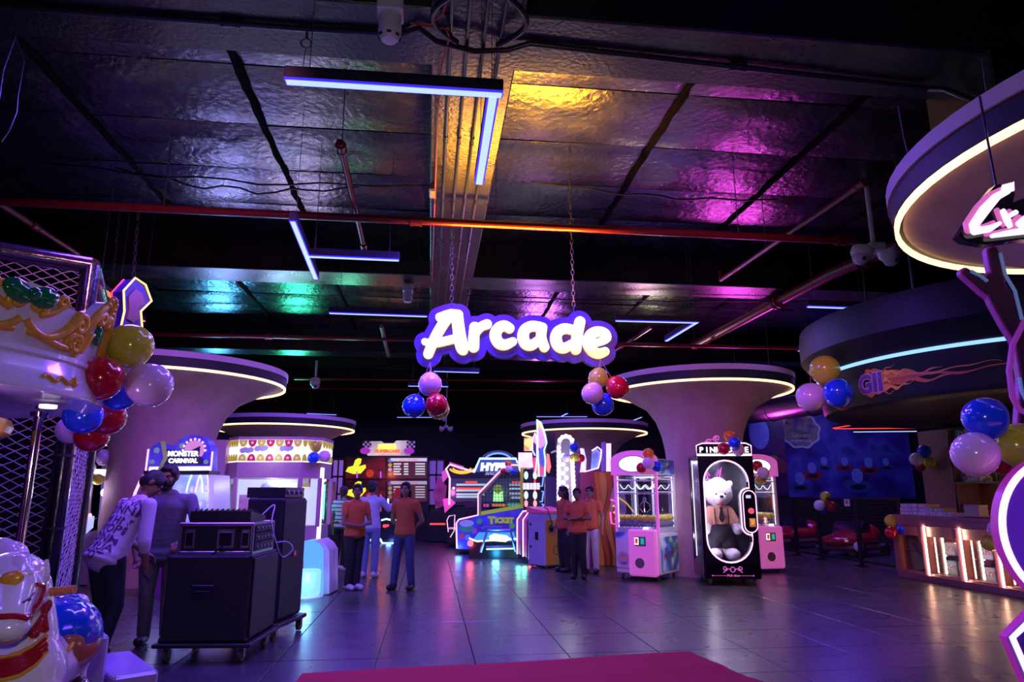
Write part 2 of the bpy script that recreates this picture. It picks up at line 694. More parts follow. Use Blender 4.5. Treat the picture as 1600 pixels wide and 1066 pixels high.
def column(label, x, y, h, r, tr, strength=None):
    t = thing('mushroom_column', label, 'column', (x, y, 0), 0, 'flared columns with light rings')
    prof = [(tr * 1.08, 0), (tr * 1.03, .5), (tr, 1.2), (tr * .99, 1.9), (tr * 1.02, h - 1.25), (tr * 1.1, h - .95), (tr * 1.25, h - .66), (tr * 1.5, h - .42),
            (r * .8, h - .2), (r * .9, h - .12), (r * .955, h - .085)]
    MB().lathe(prof, 64).build('trunk', M_plaster, t)
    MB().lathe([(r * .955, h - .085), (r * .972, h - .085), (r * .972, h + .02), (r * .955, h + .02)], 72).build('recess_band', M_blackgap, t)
    MB().lathe([(r * .97, h - .13), (r * .985, h - .13), (r * .985, h - .09), (r * .97, h - .09), (r * .97, h - .13)], 72).build('light_strip', M_ring, t)
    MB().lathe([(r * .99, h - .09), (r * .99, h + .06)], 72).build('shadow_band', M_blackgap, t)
    MB().lathe([(r * .97, h + .06), (r, h + .06), (r, h + .16), (r * .2, h + .17), (0, h + .17)], 72).build('rim', M_rim, t)
    return t


column('flared pink plaster column with light ring behind the bent man', -4.75, 12.9, 3.5, 2.05, .82)
column('flared pink plaster column with light ring behind the claw machines', 5.25, 12.9, 3.52, 1.78, .70)
column('far flared column with light ring above the scalloped crane booth', -4.1, 19.9, 3.32, 1.95, .75)
column('far flared column with light ring behind the arch of bulbs', 4.55, 20.2, 3.32, 1.9, .75)
column('nearest flared column top with glowing ring at the right edge', 4.95, 3.32, 3.5, 1.94, .72)
# ================================================================ things under the slab
M_redpipe = mat('red_pipe_paint', (.16, .01, .018), .34, noise=.2, scale=5, bump=.05)
M_blackpipe = mat('black_conduit', (.02, .018, .022), .28, noise=.2)
M_house = mat('black_aluminium', (.006, .006, .014), .7)
M_led = glow('blue_white_diffuser', (.42, .58, 1.0), 1.35)
M_halo = glow('deep_blue_halo', (.06, .03, 1.0), .9)  # blue light halo of the diffusers, put into a glowing material
M_wire = mat('steel_wire', (.16, .15, .17), .45, metal=.7)
M_white = mat('white_plastic', (.75, .72, .76), .4, noise=.04)
M_darkglass = mat('dark_dome', (.05, .04, .06), .1)


def pipe(name, pts, r, m, label, cat='pipe', couplings=(), n=10, group=None, hangers=()):
    t = thing(name, label, cat, pts[0], 0, group)
    p0 = Vector(pts[0])
    q = [Vector(p) - p0 for p in pts]
    MB().tube(q, r, n).build('run', m, t)
    for k in couplings:
        i, f = k
        a, b = q[i], q[i + 1]
        c = a.lerp(b, f)
        d = (b - a).normalized()
        mb = MB().cyl(c - d * .06, c + d * .06, r * 1.32, n=n)
        mb.cyl(c - d * .08, c - d * .055, r * 1.5, n=n).cyl(c + d * .055, c + d * .08, r * 1.5, n=n)
        mb.build('coupling', m, t)
    for i, f, top in hangers:
        c = q[i].lerp(q[i + 1], f)
        MB().cyl(c + Vector((0, 0, r)), (c.x, c.y, top - p0.z), .006, n=6).build('hanger_rod', M_wire, t)
    return t


# main red sprinkler pipe across the hall
ZP = 5.15
a, b = atZ(-60, 312, ZP), atZ(1338, 377, ZP)
pipe('sprinkler_pipe', [a, b], .055, M_redpipe, 'long red sprinkler main crossing the whole width under the first bay',
     couplings=((0, .47), (0, .02), (0, .98)), hangers=((0, .2, 6.23), (0, .56, 6.23), (0, .85, 6.23)))
pipe('sprinkler_pipe', [atZ(531, 222, ZP + .1), atZ(569, 388, ZP + .1), atZ(569, 388, ZP + .1) + Vector((0, .01, -.12))], .04, M_redpipe,
     'short red sprinkler branch crossing the main left of the beam', couplings=((0, .04), (0, .96)), hangers=((0, .05, 6.23),))
pipe('sprinkler_pipe', [atZ(1352, 284, ZP + .1), atZ(1126, 437, ZP + .1), atZ(1126, 437, ZP + .1) + Vector((0, 0, .16))], .04, M_redpipe,
     'red sprinkler branch slanting past the white twin cameras', couplings=((0, .02),), hangers=((0, .6, 6.23),))
pipe('sprinkler_pipe', [atZ(-30, 300, ZP + .05), atZ(122, 397, ZP + .05)], .04, M_redpipe, 'red sprinkler branch at the upper left corner above the net cage', couplings=((0, .5),))
pipe('sprinkler_pipe', [atZ(-20, 517, ZP), atZ(1330, 546, ZP)], .045, M_redpipe, 'thin red sprinkler main passing behind the glowing sign', couplings=((0, .3), (0, .7)),
     hangers=((0, .4, 6.23), (0, .8, 6.23)))
pipe('sprinkler_pipe', [atZ(596, 510, ZP + .1), atZ(607, 556, ZP + .1)], .05, mat('bare_steel', (.4, .38, .42), .35, metal=.7), 'short bare steel branch behind the left end of the sign')
pipe('sprinkler_pipe', [atZ(1018, 511, ZP + .1), atZ(958, 550, ZP + .1)], .045, M_redpipe, 'short red branch right of the glowing sign')
pipe('sprinkler_pipe', [atZ(2000, 195, 5.38), atZ(1420, 377, 5.38), atZ(1300, 427, 5.38), atZ(1085, 540, 5.38)], .11, M_redpipe,
     'thick dark red riser pipe running back on the right side', couplings=((1, .55), (2, .3)), n=16, hangers=((2, .5, 6.23), (2, .1, 6.23)))
for i, (x0, y0, x1, y1) in enumerate(((460, 592, 1000, 596), (120, 604, 900, 611), (560, 640, 1260, 640))):
    pipe('sprinkler_pipe', [atZ(x0, y0, ZP), atZ(x1, y1, ZP)], .045, M_redpipe,
         ('far red pipe just under the sign', 'far red pipe passing behind the left column ring', 'farthest red pipe above the back row of games')[i])

# black conduits along the first beam and the middle beam
zc = HB - .03
pts = [(-7.5, 5.45, zc), (-1.2, 5.45, zc), (-.35, 5.42, zc), (-.2, 5.3, zc - .02), (-.05, 5.42, zc - .05), (.3, 5.48, zc - .08), (.6, 5.5, zc - .03), (.8, 5.42, zc), (4.86, 5.62, zc - .02)]
pipe('electrical_conduit', pts, .028, M_blackpipe, 'black conduit strapped along the nearest cross beam', 'conduit', couplings=((0, .55), (0, .9), (7, .5)))
pipe('flexible_conduit', [(4.88, 5.62, zc - .02), (4.95, 5.5, zc - .1), (4.9, 5.0, zc - .6), (4.92, 4.7, 4.3), (4.95, 4.5, 3.68)], .028, M_blackpipe, 'black flexible conduit dropping from the beam onto the near ring', 'conduit')
for k in range(4):
    x = .08 + k * .15
    pts = [(x, 4.2, HB - .06), (x, 5.0, HB - .06), (x, 12.3, HB - .05), (x, 12.5, HB - .05), (x, 19.6, HB - .05)]
    pipe('electrical_conduit', pts, .017, M_blackpipe, ('leftmost', 'second from left', 'third from left', 'rightmost')[k] + ' of four parallel conduits under the middle beam', 'conduit', n=8,
         couplings=((1, .3), (1, .75)), group='conduits under the middle beam')
for sx, lab in ((-.14, 'left'), (.78, 'right')):
    s = 1 if sx < .3 else -1
    arc = [(.32 - s * .2 - s * .16 * math.cos(t), 5.1 - .12 * math.cos(t) + .14, zc - .05 + .02 * math.sin(t)) for t in [i * PI / 10 for i in range(11)]]
    arc = [(.32 - s * (.18 + .22 * math.sin(t)), 4.75 + .65 * t / PI, zc - .06) for t in [i * PI / 10 for i in range(11)]]
    pipe('flexible_conduit', arc, .026, M_blackpipe, f'bowed black flexible conduit on the {lab} of the smoke detector wiring', 'conduit')
# thin sagging cables under the slab
M_cable = mat('black_cable', (.012, .011, .013), .5)
for i, (x0, y0, x1, y1, sag) in enumerate(((-10, 245, 690, 290, .14), (830, 283, 1215, 312, .1), (180, 262, 560, 292, .2), (730, 462, 1270, 470, .06))):
    z = 6.05 if i != 3 else 5.45
    p, q = atZ(x0, y0, z), atZ(x1, y1, z)
    pts = [p.lerp(q, t / 14) - Vector((0, 0, sag * math.sin(PI * t / 14) * (1 + .3 * math.sin(t * 1.7)))) for t in range(15)]
    tag(MB().tube(pts, .014, 6).build('cable', M_cable), ('black cable sagging under the left half of the slab', 'black cable pinned under the right half of the slab',
        'second black cable drooping above the blue light', 'black cable behind the glowing sign')[i], 'cable')
M_redwire = mat('red_fire_wire', (.45, .03, .04), .45)
pts = [atZ(705, -20, 5.4), atZ(692, 20, 5.4), atZ(672, 38, 5.4), atZ(642, 36, 5.38), atZ(675, 42, 5.4), atZ(697, 45, 5.4), atZ(702, 58, 5.4), atZ(690, 105, 5.4), atZ(684, 180, 5.42), atZ(681, 270, 5.42), atZ(679, 330, 5.42), atZ(675, 440, 5.42), atZ(646, 459, 5.3)]
tag(MB().tube(pts, .011, 6).build('fire_alarm_cable', M_redwire), 'thin red fire alarm cable running from the big smoke detector', 'cable')
b1 = thing('junction_box', 'small metal junction box fixed beside the middle beam', 'junction box', atZ(676, 300, 5.45))
MB().box((0, 0, .02), (.09, .28, .1), bev=.01).build('housing', mat('grey_zinc', (.35, .33, .36), .4, metal=.5), b1)
MB().box((0, 0, -.035), (.07, .24, .012), bev=.004).build('cover', mat('grey_zinc'), b1)


# smoke detectors
def detector(px, py, z, s, label, top):
    c = atZ(px, py, z)
    t = thing('smoke_detector', label, 'smoke detector', c)
    MB().lathe([(.075 * s, .12 * s), (.078 * s, 0), (.07 * s, -.05 * s), (.05 * s, -.075 * s), (0, -.08 * s)], 28).build('sensor', M_white, t)
    mb = MB()
    for i in range(7):
        an = 2 * PI * i / 7
        mb.box((0, -.066 * s, -.052 * s), (.03 * s, .02 * s, .012 * s), M=Matrix.Rotation(an, 4, 'Z'))
    mb.build('vents', M_darkglass, t)
    MB().box((0, 0, .17 * s), (.17 * s, .17 * s, .12 * s), bev=.012).build('mounting_box', M_white, t)
    if top > z + .25:
        MB().cyl((0, 0, .2 * s), (0, 0, top - z), .012, n=8).build('drop_rod', M_house, t)
    return t


detector(609, 48, 5.25, 1.25, 'large white smoke detector under the nearest beam', 5.5)
detector(637, 466, 5.2, 1.15, 'small white smoke detector left of the middle beam', 5.5)
detector(694, 655, 4.0, 1.0, 'far white detector low behind the left balloons', 6.24)


# linear blue lights
def bar_light(label, segs, z, top=6.2, w=.085, power=26, wires=()):
    """segs: list of (pixel, pixel) of the lower faces at height z"""
    base = atZ(*segs[0][0], z)
    t = thing('linear_light', label, 'ceiling light', base)
    for p, q in segs:
        a, b = atZ(*p, z) - base, atZ(*q, z) - base
        d = b - a
        L = d.length
        ang = math.atan2(d.y, d.x)
        M = Matrix.Translation(a.lerp(b, .5)) @ Matrix.Rotation(ang, 4, 'Z')
        h = MB().box((0, 0, .055), (L + w, w, .10), bev=.006, M=M).build('housing', M_house, t)
        MB().box((0, 0, -.004), (L + w * .80, w * .66, .024), bev=.004, M=M).build('diffuser', M_led, h)
        MB().box((0, 0, .0), (L + w * .98, w * .98, .018), bev=.004, M=M).build('halo_rim', M_halo, h)  # glowing rim added to imitate the blue halo round the diffuser
        for f in (-.42, .42):
            c = M @ Vector((L * f, 0, .1))
            MB().cyl(c, (c.x, c.y, top - z), .0035, n=5).build('hanging_wire', M_wire, t)
        lo = lamp('tube_light', 'AREA', (0, 0, 0), power, (.28, .2, 1.0), L, sy=w)
        lo.parent = t
        lo.location = a.lerp(b, .5) - Vector((0, 0, .02))
        lo.rotation_euler = (0, 0, ang)
    return t


bar_light('big L-shaped blue linear light under the nearest beam', [((456, 127), (776, 147)), ((770, 152), (749, 284))], 4.55, 5.5, .1)
bar_light('T-shaped blue linear light left of the middle beam', [((458, 347), (493, 434)), ((480, 400), (619, 406))], 4.55, 6.2, .085)
bar_light('long straight blue linear light left of the glowing sign', [((518, 489), (664, 494))], 4.55, 6.245)
bar_light('V-shaped blue linear light right of the glowing sign', [((965, 501), (1088, 504)), ((1088, 504), (1042, 532))], 4.55, 6.245)
bar_light('short blue linear light above the round black soffit', [((1265, 479), (1353, 482))], 4.55, 6.245)
bar_light('short blue linear light partly hidden by the round black soffit', [((1250, 548), (1320, 550))], 4.55, 6.245)
bar_light('far blue linear light below the first letters of the sign', [((680, 580), (746, 582))], 4.4, 6.245)
bar_light('far blue linear light behind the left balloon cluster', [((640, 603), (698, 604))], 4.4, 6.245)
bar_light('far blue linear light beside the left column ring', [((345, 648), (412, 651)), ((352, 646), (372, 650))], 4.2, 6.245)
bar_light('far small blue linear light right of the scalloped booth', [((481, 646), (524, 648))], 4.2, 6.245)
bar_light('far blue linear light just under the left balloon cluster', [((622, 652), (690, 652))], 4.2, 6.245)
bar_light('far T-shaped blue linear light above the neon topper', [((840, 651), (916, 651)), ((878, 650), (886, 646))], 4.2, 6.245)
bar_light('far tiny blue linear light between the two right rings', [((989, 657), (1002, 652))], 4.2, 6.245)
# red and green lights of the kart arena
M_ledr = glow('red_diffuser', (1.0, .06, .03), 1.6)
M_ledg = glow('green_white_diffuser', (.55, 1.0, .75), 1.2)


def colour_bar(label, p, q, z, m, w=.06):
    a, b = atZ(*p, z), atZ(*q, z)
    d = b - a
    t = thing('linear_light', label, 'ceiling light', a)
    M = Matrix.Translation(d / 2) @ Matrix.Rotation(math.atan2(d.y, d.x), 4, 'Z')
    MB().box((0, 0, .04), (d.length, w, .07), bev=.006, M=M).build('housing', M_house, t)
    MB().box((0, 0, -.004), (d.length, w * .9, .02), bev=.004, M=M).build('diffuser', m, t)
    for f in (-.4, .4):
        c = M @ Vector((d.length * f, 0, .07))
        MB().cyl(c, (c.x, c.y, 6.245 - z), .004, n=5).build('hanging_wire', M_wire, t)


colour_bar('red linear light slanting above the blue mural', (1302, 669), (1352, 661), 3.42, M_ledr)
colour_bar('long red linear light along the blue mural', (1304, 670), (1432, 669), 3.42, M_ledr)
colour_bar('pale green linear light above the blue mural', (1368, 667), (1430, 661), 3.42, M_ledg)
colour_bar('blue linear light lowest over the blue mural', (1334, 675), (1432, 674), 3.3, M_led)
colour_bar('orange red linear light behind the carousel crown', (152, 446), (188, 473), 4.3, glow('orange_diffuser', (1.0, .16, .05), 1.7), .09)
colour_bar('orange light stub in front of the left column', (196, 492), (224, 502), 4.3, glow('orange_diffuser', (1, .16, .05), 1.7), .09)
for k in range(4):
    colour_bar(('top', 'second', 'third', 'lowest')[k] + ' of the thin warm light lines left of the big column', (120 - k * 4, 676 + 9 * k), (200, 680 + 9 * k), 3.4 - .12 * k, glow('warm_line', (1, .6, .25), 1.3), .05)


# cctv cameras on drop poles
def cctv(px, py, z, label, n=2, top=5.9, s=1.):
    c = atZ(px, py, z)
    t = thing('dome_camera', label, 'camera', c)
    MB().cyl((0, 0, .06 * s), (0, 0, top - z), .024 * s, n=10).build('drop_pole', M_white, t)
    MB().box((0, 0, .03 * s), (.16 * s, .16 * s, .08 * s), bev=.015).build('mount_box', M_white, t)
    for i in range(n):
        x = (i - (n - 1) / 2) * .30 * s
        M = Matrix.Translation((x, -.02, -.04 * s)) @ Matrix.Rotation(R(18 * (1 if x < 0 else -1)), 4, 'Y')
        hd = MB().lathe([(0, .06), (.1, .055), (.105, .0), (.09, -.03), (.085, -.035)], 24, M=M @ Matrix.Scale(s, 4)).build('housing', M_white, t)
        MB().lathe([(.083, -.03), (.078, -.07), (.055, -.105), (.02, -.12), (0, -.122)], 24, M=M @ Matrix.Scale(s, 4)).build('dome', mat('camera_dome', (.55, .5, .62), .12, noise=.05), hd)
        MB().sphere(M @ Vector((0, -.06 * s, -.075 * s)), .026 * s, 10, 8).build('lens', M_darkglass, hd)
    return t


cctv(1366, 392, 5.05, 'white pair of dome cameras on a drop pole near the right ring', 2, 6.24, 1.5)
cctv(493, 596, 4.85, 'single white dome camera on a pole right of the left ring', 1, 5.5, 1.5)
cctv(697, 668, 3.6, 'far white dome camera pair below the middle beam', 2, 5.5, .9)


# loose hanging wires and chains
def chain(p, q, label, link_len=.075, r=.0045):
    p, q = Vector(p), Vector(q)
    n = max(3, int((q - p).length / link_len))
    mb = MB()
    for i in range(n):
        c = p.lerp(q, (i + .5) / n)
        d = (q - p).normalized()
        a, b, _ = frame_of(d)
        if i % 2:
            a, b = b, a
        pts = [c + d * math.cos(t) * link_len * .62 + a * math.sin(t) * link_len * .3 for t in [k * PI / 4 for k in range(8)]]
        mb.tube(pts, r, 4, closed=True)
    return tag(mb.build('hanging_chain', M_wire), label, 'chain')


for x0, y0, x1, y1, z0, z1, lab in ((221, 258, 208, 440, 6.1, 4.1, 'steel chain hanging above the carousel star lamp'), (187, 330, 176, 440, 6.1, 4.2, 'second thin chain left of the star lamp chain')):
    p = atZ(x0, y0, z0)
    chain(p, atY(x1, y1, p.y), lab)
for i, (pts, lab) in enumerate((([(24, 58), (5, 110), (-2, 160)], 'straight loose wire at the upper left edge'), ([(24, 56), (38, 95), (28, 150), (26, 175), (14, 205), (2, 222)], 'curly loose wire at the upper left edge'),
                                ([(1534, 92), (1540, 140), (1556, 186)], 'thin suspension wire holding the right ring'), ([(1403, 165), (1412, 215), (1424, 262)], 'thin suspension wire on the left of the right ring'))):
    P = [atY(x, y, 4.4 if i < 2 else 4.0) for x, y in pts]
    tag(MB().tube(P, .004, 5).build('loose_wire', M_wire), lab, 'wire')
for x, y, lab in ((479, 62, 'ring hook with wire above the big blue light'), (1500, 1180, ''),):
    if lab:
        p = atZ(x, y, 5.4)
        t = thing('ceiling_hook', lab, 'hook', p)
        MB().tube([p * 0 + Vector((.045 * math.cos(a), 0, -.04 + .045 * math.sin(a))) for a in [k * PI / 8 for k in range(16)]], .007, 6, closed=True).build('ring', M_wire, t)
        MB().cyl((0, 0, 0), (0, 0, .1), .012, n=8).build('anchor', M_wire, t)
        MB().cyl((0, 0, -.085), (-.02, .0, -.34), .004, n=5).build('wire_end', M_wire, t)

# big round ventilation duct at the right back
d = thing('ventilation_duct', 'round metal ventilation duct behind the right column ring', 'duct', atY(1130, 652, 20))
e = atY(1330, 622, 15) - d.location
MB().cyl((0, 0, 0), e, .3, n=24).build('duct_run', mat('galvanised_duct', (.22, .2, .25), .3, metal=.8, noise=.2), d)
for f in (.15, .45, .75):
    c = e * f
    MB().cyl(c, (c.x, c.y, 6.24 - d.location.z), .01, n=6).build('hanger_rod', M_wire, d)
    MB().cyl(c - e.normalized() * .03, c + e.normalized() * .03, .32, n=24).build('flange', mat('galvanised_duct'), d)


# ================================================================ the glowing sign
def seg(X, Z, a, b, ra, rb=None):
    rb = ra if rb is None else rb
    dx, dz = b[0] - a[0], b[1] - a[1]
    L = dx * dx + dz * dz + 1e-9
    t = np.clip(((X - a[0]) * dx + (Z - a[1]) * dz) / L, 0, 1)
    return np.hypot(X - a[0] - t * dx, Z - a[1] - t * dz) - (ra + (rb - ra) * t)


def strokes(paths):
    def fn(X, Z):
        F = np.full_like(X, 9.)
        for pts in paths:
            for i in range(len(pts) - 1):
                a, b = pts[i], pts[i + 1]
                F = np.minimum(F, seg(X, Z, a[:2], b[:2], a[2], b[2]))
        return F
    return fn


def arc(cx, cz, rx, rz, a0, a1, w, n=14):
    return [(cx + rx * math.cos(R(a0 + (a1 - a0) * i / n)), cz + rz * math.sin(R(a0 + (a1 - a0) * i / n)), w) for i in range(n + 1)]


# pixel tracing of the letters, one unit per photograph pixel, origin at the sign's centre
def P(x, y, w):
    return (x - 806, 527 - y, w)


LET = {
    'A': [[P(672, 556, 7.5), P(682, 530, 8), P(697, 503, 8.5), P(706, 494, 9)], [P(688, 498, 6.5), P(703, 494, 8), P(716, 494, 8)],
          [P(715, 496, 9), P(718, 520, 9.5), P(723, 545, 9.5), P(727, 551, 5)], [P(666, 537, 5), P(682, 539, 6.5), P(718, 530, 6.5)]],
    'r': [[P(742, 513, 8), P(741, 530, 8.5), P(741, 544, 8.5)], [P(743, 522, 7), P(752, 512, 7), P(761, 508, 7.5)]],
    'c': [[(x - 806 + 0, 527 - z, w) for x, z, w in [(796, 514, 7.5), (788, 510, 8), (779, 514, 8.5), (774, 525, 9), (779, 537, 8.5), (789, 540, 8), (801, 535, 6.5)]]],
    'a': [[(x - 806, 527 - z, w) for x, z, w in [(842, 511, 8), (830, 510, 8), (820, 516, 8.5), (817, 527, 9), (821, 538, 8.5), (830, 540, 8), (840, 533, 7)]],
          [P(847, 512, 7.5), P(845, 528, 8), P(850, 543, 7.5)]],
    'd': [[(x - 806, 527 - z, w) for x, z, w in [(894, 515, 7.5), (882, 513, 8), (871, 519, 8.5), (868, 530, 9), (872, 541, 8.5), (881, 544, 8), (892, 538, 7)]],
          [P(906, 502, 8.5), P(901, 525, 8.5), P(899, 546, 8)]],
    'e': [[(x - 806, 527 - z, w) for x, z, w in [(922, 537, 6), (938, 533, 6), (948, 528, 6), (945, 520, 7.5), (934, 517, 8), (923, 522, 8.5), (918, 534, 9), (924, 547, 8.5), (934, 552, 8), (944, 549, 7)]]],
}
YS = 9.0
sc = (atY(906, 527, YS) - atY(706, 527, YS)).length / 200
sign_c = atY(806, 527, YS)
sg = thing('arcade_sign', 'hanging purple sign with glowing yellow white lettering', 'sign', sign_c, R(-3))
def smooth_path(p, n=6):
    out = []
    for i in range(len(p) - 1):
        p0, a, b, p3 = p[max(0, i - 1)], p[i], p[i + 1], p[min(len(p) - 1, i + 2)]
        for k in range(n):
            t = k / n
            out.append(tuple(.5 * ((2 * a[j]) + (b[j] - p0[j]) * t + (2 * p0[j] - 5 * a[j] + 4 * b[j] - p3[j]) * t * t + (-p0[j] + 3 * a[j] - 3 * b[j] + p3[j]) * t ** 3) for j in range(3)))
    return out + [p[-1]]


LET = {k: [smooth_path(p) for p in v] for k, v in LET.items()}
LETM = {k: [[(x * sc, z * sc, w * sc * .99) for x, z, w in p] for p in v] for k, v in LET.items()}
allp = [p for v in LETM.values() for p in v]
fall = strokes(allp)
M_signplate = mat('purple_sign_plate', (.05, .02, .3), .45, emit=.2, ecol=(.12, .03, .62))
M_signside = mat('dark_sign_return', (.03, .015, .08), .5)
plate = MB().sdf(lambda X, Z: fall(X, Z) - 11.5 * sc, -165 * sc, 165 * sc, -60 * sc, 56 * sc, .012, .02, .12, 0, 1).build('backing_plate', [M_signplate, M_signside], sg)


def gold_letter():
    m = bpy.data.materials.new('lit_letter')
    m.use_nodes = True
    nt = m.node_tree
    b = nt.nodes['Principled BSDF']
    tc = nt.nodes.new('ShaderNodeTexCoord')
    sp = nt.nodes.new('ShaderNodeSeparateXYZ')
    nt.links.new(tc.outputs['Object'], sp.inputs[0])
    nz = nt.nodes.new('ShaderNodeMapRange')
    nz.inputs[1].default_value = -21 * sc
    nz.inputs[2].default_value = -13 * sc
    nt.links.new(sp.outputs[2], nz.inputs[0])
    cr = nt.nodes.new('ShaderNodeMix')
    cr.data_type = 'RGBA'
    cr.inputs[6].default_value = (1, .62, .05, 1)
    cr.inputs[7].default_value = (1, .82, .5, 1)
    nt.links.new(nz.outputs[0], cr.inputs[0])
    nt.links.new(cr.outputs[2], b.inputs['Emission Color'])
    b.inputs['Base Color'].default_value = (.6, .5, .2, 1)
    b.inputs['Emission Strength'].default_value = 3.2
    MATS['lit_letter'] = m
    return m


ML = gold_letter()
for k, paths in LETM.items():
    fn = strokes(paths)
    xs = [p[0] for q in paths for p in q]
    zs = [p[1] for q in paths for p in q]
    MB().sdf(fn, min(xs) - .12, max(xs) + .12, min(zs) - .12, max(zs) + .12, .009, -.05, .02, 0, 1).build('letter', [ML, glow('letter_return', (1, .55, .12), 1.2)], sg)
lo = lamp('sign_light', 'AREA', (0, 0, 0), 150, (1.0, .40, .02), 2.0, sy=.3, spread=95)
lo.parent = sg
lo.location = (.1, .2, .52)
lo.rotation_euler = (R(180 + 22), 0, 0)
for x, z, px, py in ((-100 * sc, 48 * sc, 694, 352), (94 * sc, 46 * sc, 905, 365)):
    a = sign_c + Vector((x, .07, z))
    chain(a, (a.x - .02, a.y + .02, 6.2), 'chain holding the %s end of the glowing sign' % ('left' if x < 0 else 'right'))
# ================================================================ balloons
BAL = {'yellow': (.58, .56, .04), 'red': (.5, .008, .02), 'pink': (.78, .50, .74), 'white': (.8, .74, .8), 'blue': (.012, .07, .8), 'orange': (.9, .2, .01), 'lime': (.55, .62, .03)}
_bm = {}


def balloon_mesh(col):
    if col not in _bm:
        m = mat('latex_' + col, BAL[col], .16, noise=.04, coat=.6, sss=0.)
        m.node_tree.nodes['Principled BSDF'].inputs['Emission Color'].default_value = (*BAL[col], 1)
        prof = []
        for i in range(17):
            t = PI * i / 16
            z = -math.cos(t)
            r = math.sin(t) * (1 + .10 * z)
            prof.append((max(r, .0), z * 1.04))
        prof[0] = (.03, -1.04)
        mb = MB().lathe(prof, 28)
        k = MB().lathe([(.03, -1.03), (.05, -1.08), (.09, -1.14), (.1, -1.15), (.0, -1.13)], 12)
        _bm[col] = (mb.mesh('skin', m, angle=89), k.mesh('knot', m))
    return _bm[col]


def balloon(px, py, rpx, F, col, label, group=None, tie=None, string=False):
    p = atF(px, py, F)
    zc = (_cm.inverted() @ p).z
    r = rpx * abs(zc) / FPX / 1.06
    t = thing('balloon', label, 'balloon', p, 0, group)
    t.scale = (r, r, r)
    a, b = balloon_mesh(col)
    link('skin', a, t)
    link('knot', b, t)
    if tie is not None:
        # the knot points at the place where the bunch is tied
        d = tie - p
        q = d.to_track_quat('-Z', 'Y')
        t.rotation_euler = q.to_euler()
        L = d.length / r
        if string and L > 1.2:
            MB().cyl((0, 0, -1.1), (0, 0, -L), .012 / r * .2, n=5).build('string', mat('balloon_string', (.6, .5, .55), .6), t)
    return t


def cluster(where, F, items, group, tie=None):
    """a bunch: balloons are nudged in depth until they only touch"""
    n = len(items)
    Fs = [F + (i[4] if len(i) > 4 else 0) for i in items]
    for _ in range(60):
        for i in range(n):
            for j in range(i):
                pi, pj = atF(items[i][0], items[i][1], Fs[i]), atF(items[j][0], items[j][1], Fs[j])
                ri, rj = items[i][2] * Fs[i] / 1085, items[j][2] * Fs[j] / 1085
                gap = (ri + rj) * .97 - (pi - pj).length
                if gap > 0:
                    sg = 1 if Fs[i] >= Fs[j] else -1
                    Fs[i] += sg * min(gap, .04)
                    Fs[j] -= sg * min(gap, .04)
    for i, (px, py, r, col, *rest) in enumerate(items):
        extra = rest[1] if len(rest) > 1 else ''
        T = Vector(tie) if tie is not None else atF(sum(q[0] for q in items) / n, sum(q[1] for q in items) / n, F)
        balloon(px, py, r, Fs[i], col, f'{extra}{col} balloon {where}', group, T, tie is not None)


cluster('in the bunch on the rim of the carousel crown', 4.35, [(203, 542, 36, 'yellow', 0), (157, 591, 37, 'red', -.12), (232, 601, 36, 'pink', -.05), (186, 612, 30, 'blue', .22, 'half hidden ')], 'balloons on the carousel')
cluster('in the lower bunch behind the carousel rim', 4.9, [(131, 650, 30, 'blue', 0), (165, 652, 30, 'red', .15, 'upper '), (143, 680, 27, 'red', .3, 'lower '), (110, 672, 22, 'pink', .35), (150, 632, 20, 'yellow', .4)], 'balloons behind the carousel')
cluster('hanging below the left end of the sign', 8.9, [(672, 600, 19.5, 'pink'), (647, 634, 19, 'blue'), (682, 632, 18.5, 'red', -.1), (685, 638, 18, 'yellow', .22)], 'balloons under the sign', atF(672, 566, 8.95))
cluster('hanging below the right end of the sign', 9.1, [(935, 590, 16.5, 'yellow', .1), (926, 614, 18, 'pink', -.1), (964, 605, 19, 'red'), (942, 632, 18, 'blue')], 'balloons under the sign', atF(938, 562, 9.14))
cluster('in the bunch at the edge of the round black soffit', 10.0, [(1289, 579, 24, 'yellow', .05), (1268, 620, 23.5, 'pink'), (1309, 614, 24, 'blue', -.1), (1316, 622, 20, 'orange', .3)], 'balloons on the soffit')
cluster('in the big near bunch at the right edge', 3.66, [(1540, 655, 34, 'blue'), (1525, 709, 36, 'pink', -.15), (1592, 696, 37, 'yellow'), (1563, 714, 28, 'red', .25)], 'balloons at the right edge')
cluster('taped to the brown shelf end panel', 13.15, [(1444, 706, 10.5, 'blue'), (1432, 718, 10.5, 'white', -.1), (1453, 723, 10.5, 'lime'), (1438, 729, 8, 'red', .15)], 'balloons on the shelf')
cluster('taped to the near corner of the lit counter', 12.95, [(1393, 815, 10.5, 'yellow'), (1393, 832, 10.5, 'red', -.1), (1411, 827, 10, 'blue')], 'balloons on the counter corner')
cluster('taped to the lit counter beside the pink neon', 10.6, [(1556, 827, 13, 'pink'), (1546, 848, 13, 'yellow', -.1)], 'balloons on the counter front')
cluster('tied to the black fence of the kart arena', 15.95, [(1290, 777, 9, 'yellow'), (1281, 790, 9, 'white', -.1), (1299, 792, 8.5, 'red'), (1287, 796, 7, 'blue', .15)], 'balloons on the fence')
cluster('tied to the far end of the fence by the claw machine', 18.4, [(1207, 784, 7, 'red'), (1203, 770, 6, 'yellow', .1)], 'balloons on the fence')
cluster('on top of the black teddy machine', 11.6, [(1140, 682, 9.5, 'orange', .05), (1147, 692, 10, 'blue', -.12), (1131, 701, 10, 'red'), (1153, 703, 10, 'pink', -.05)], 'balloons on the teddy machine')
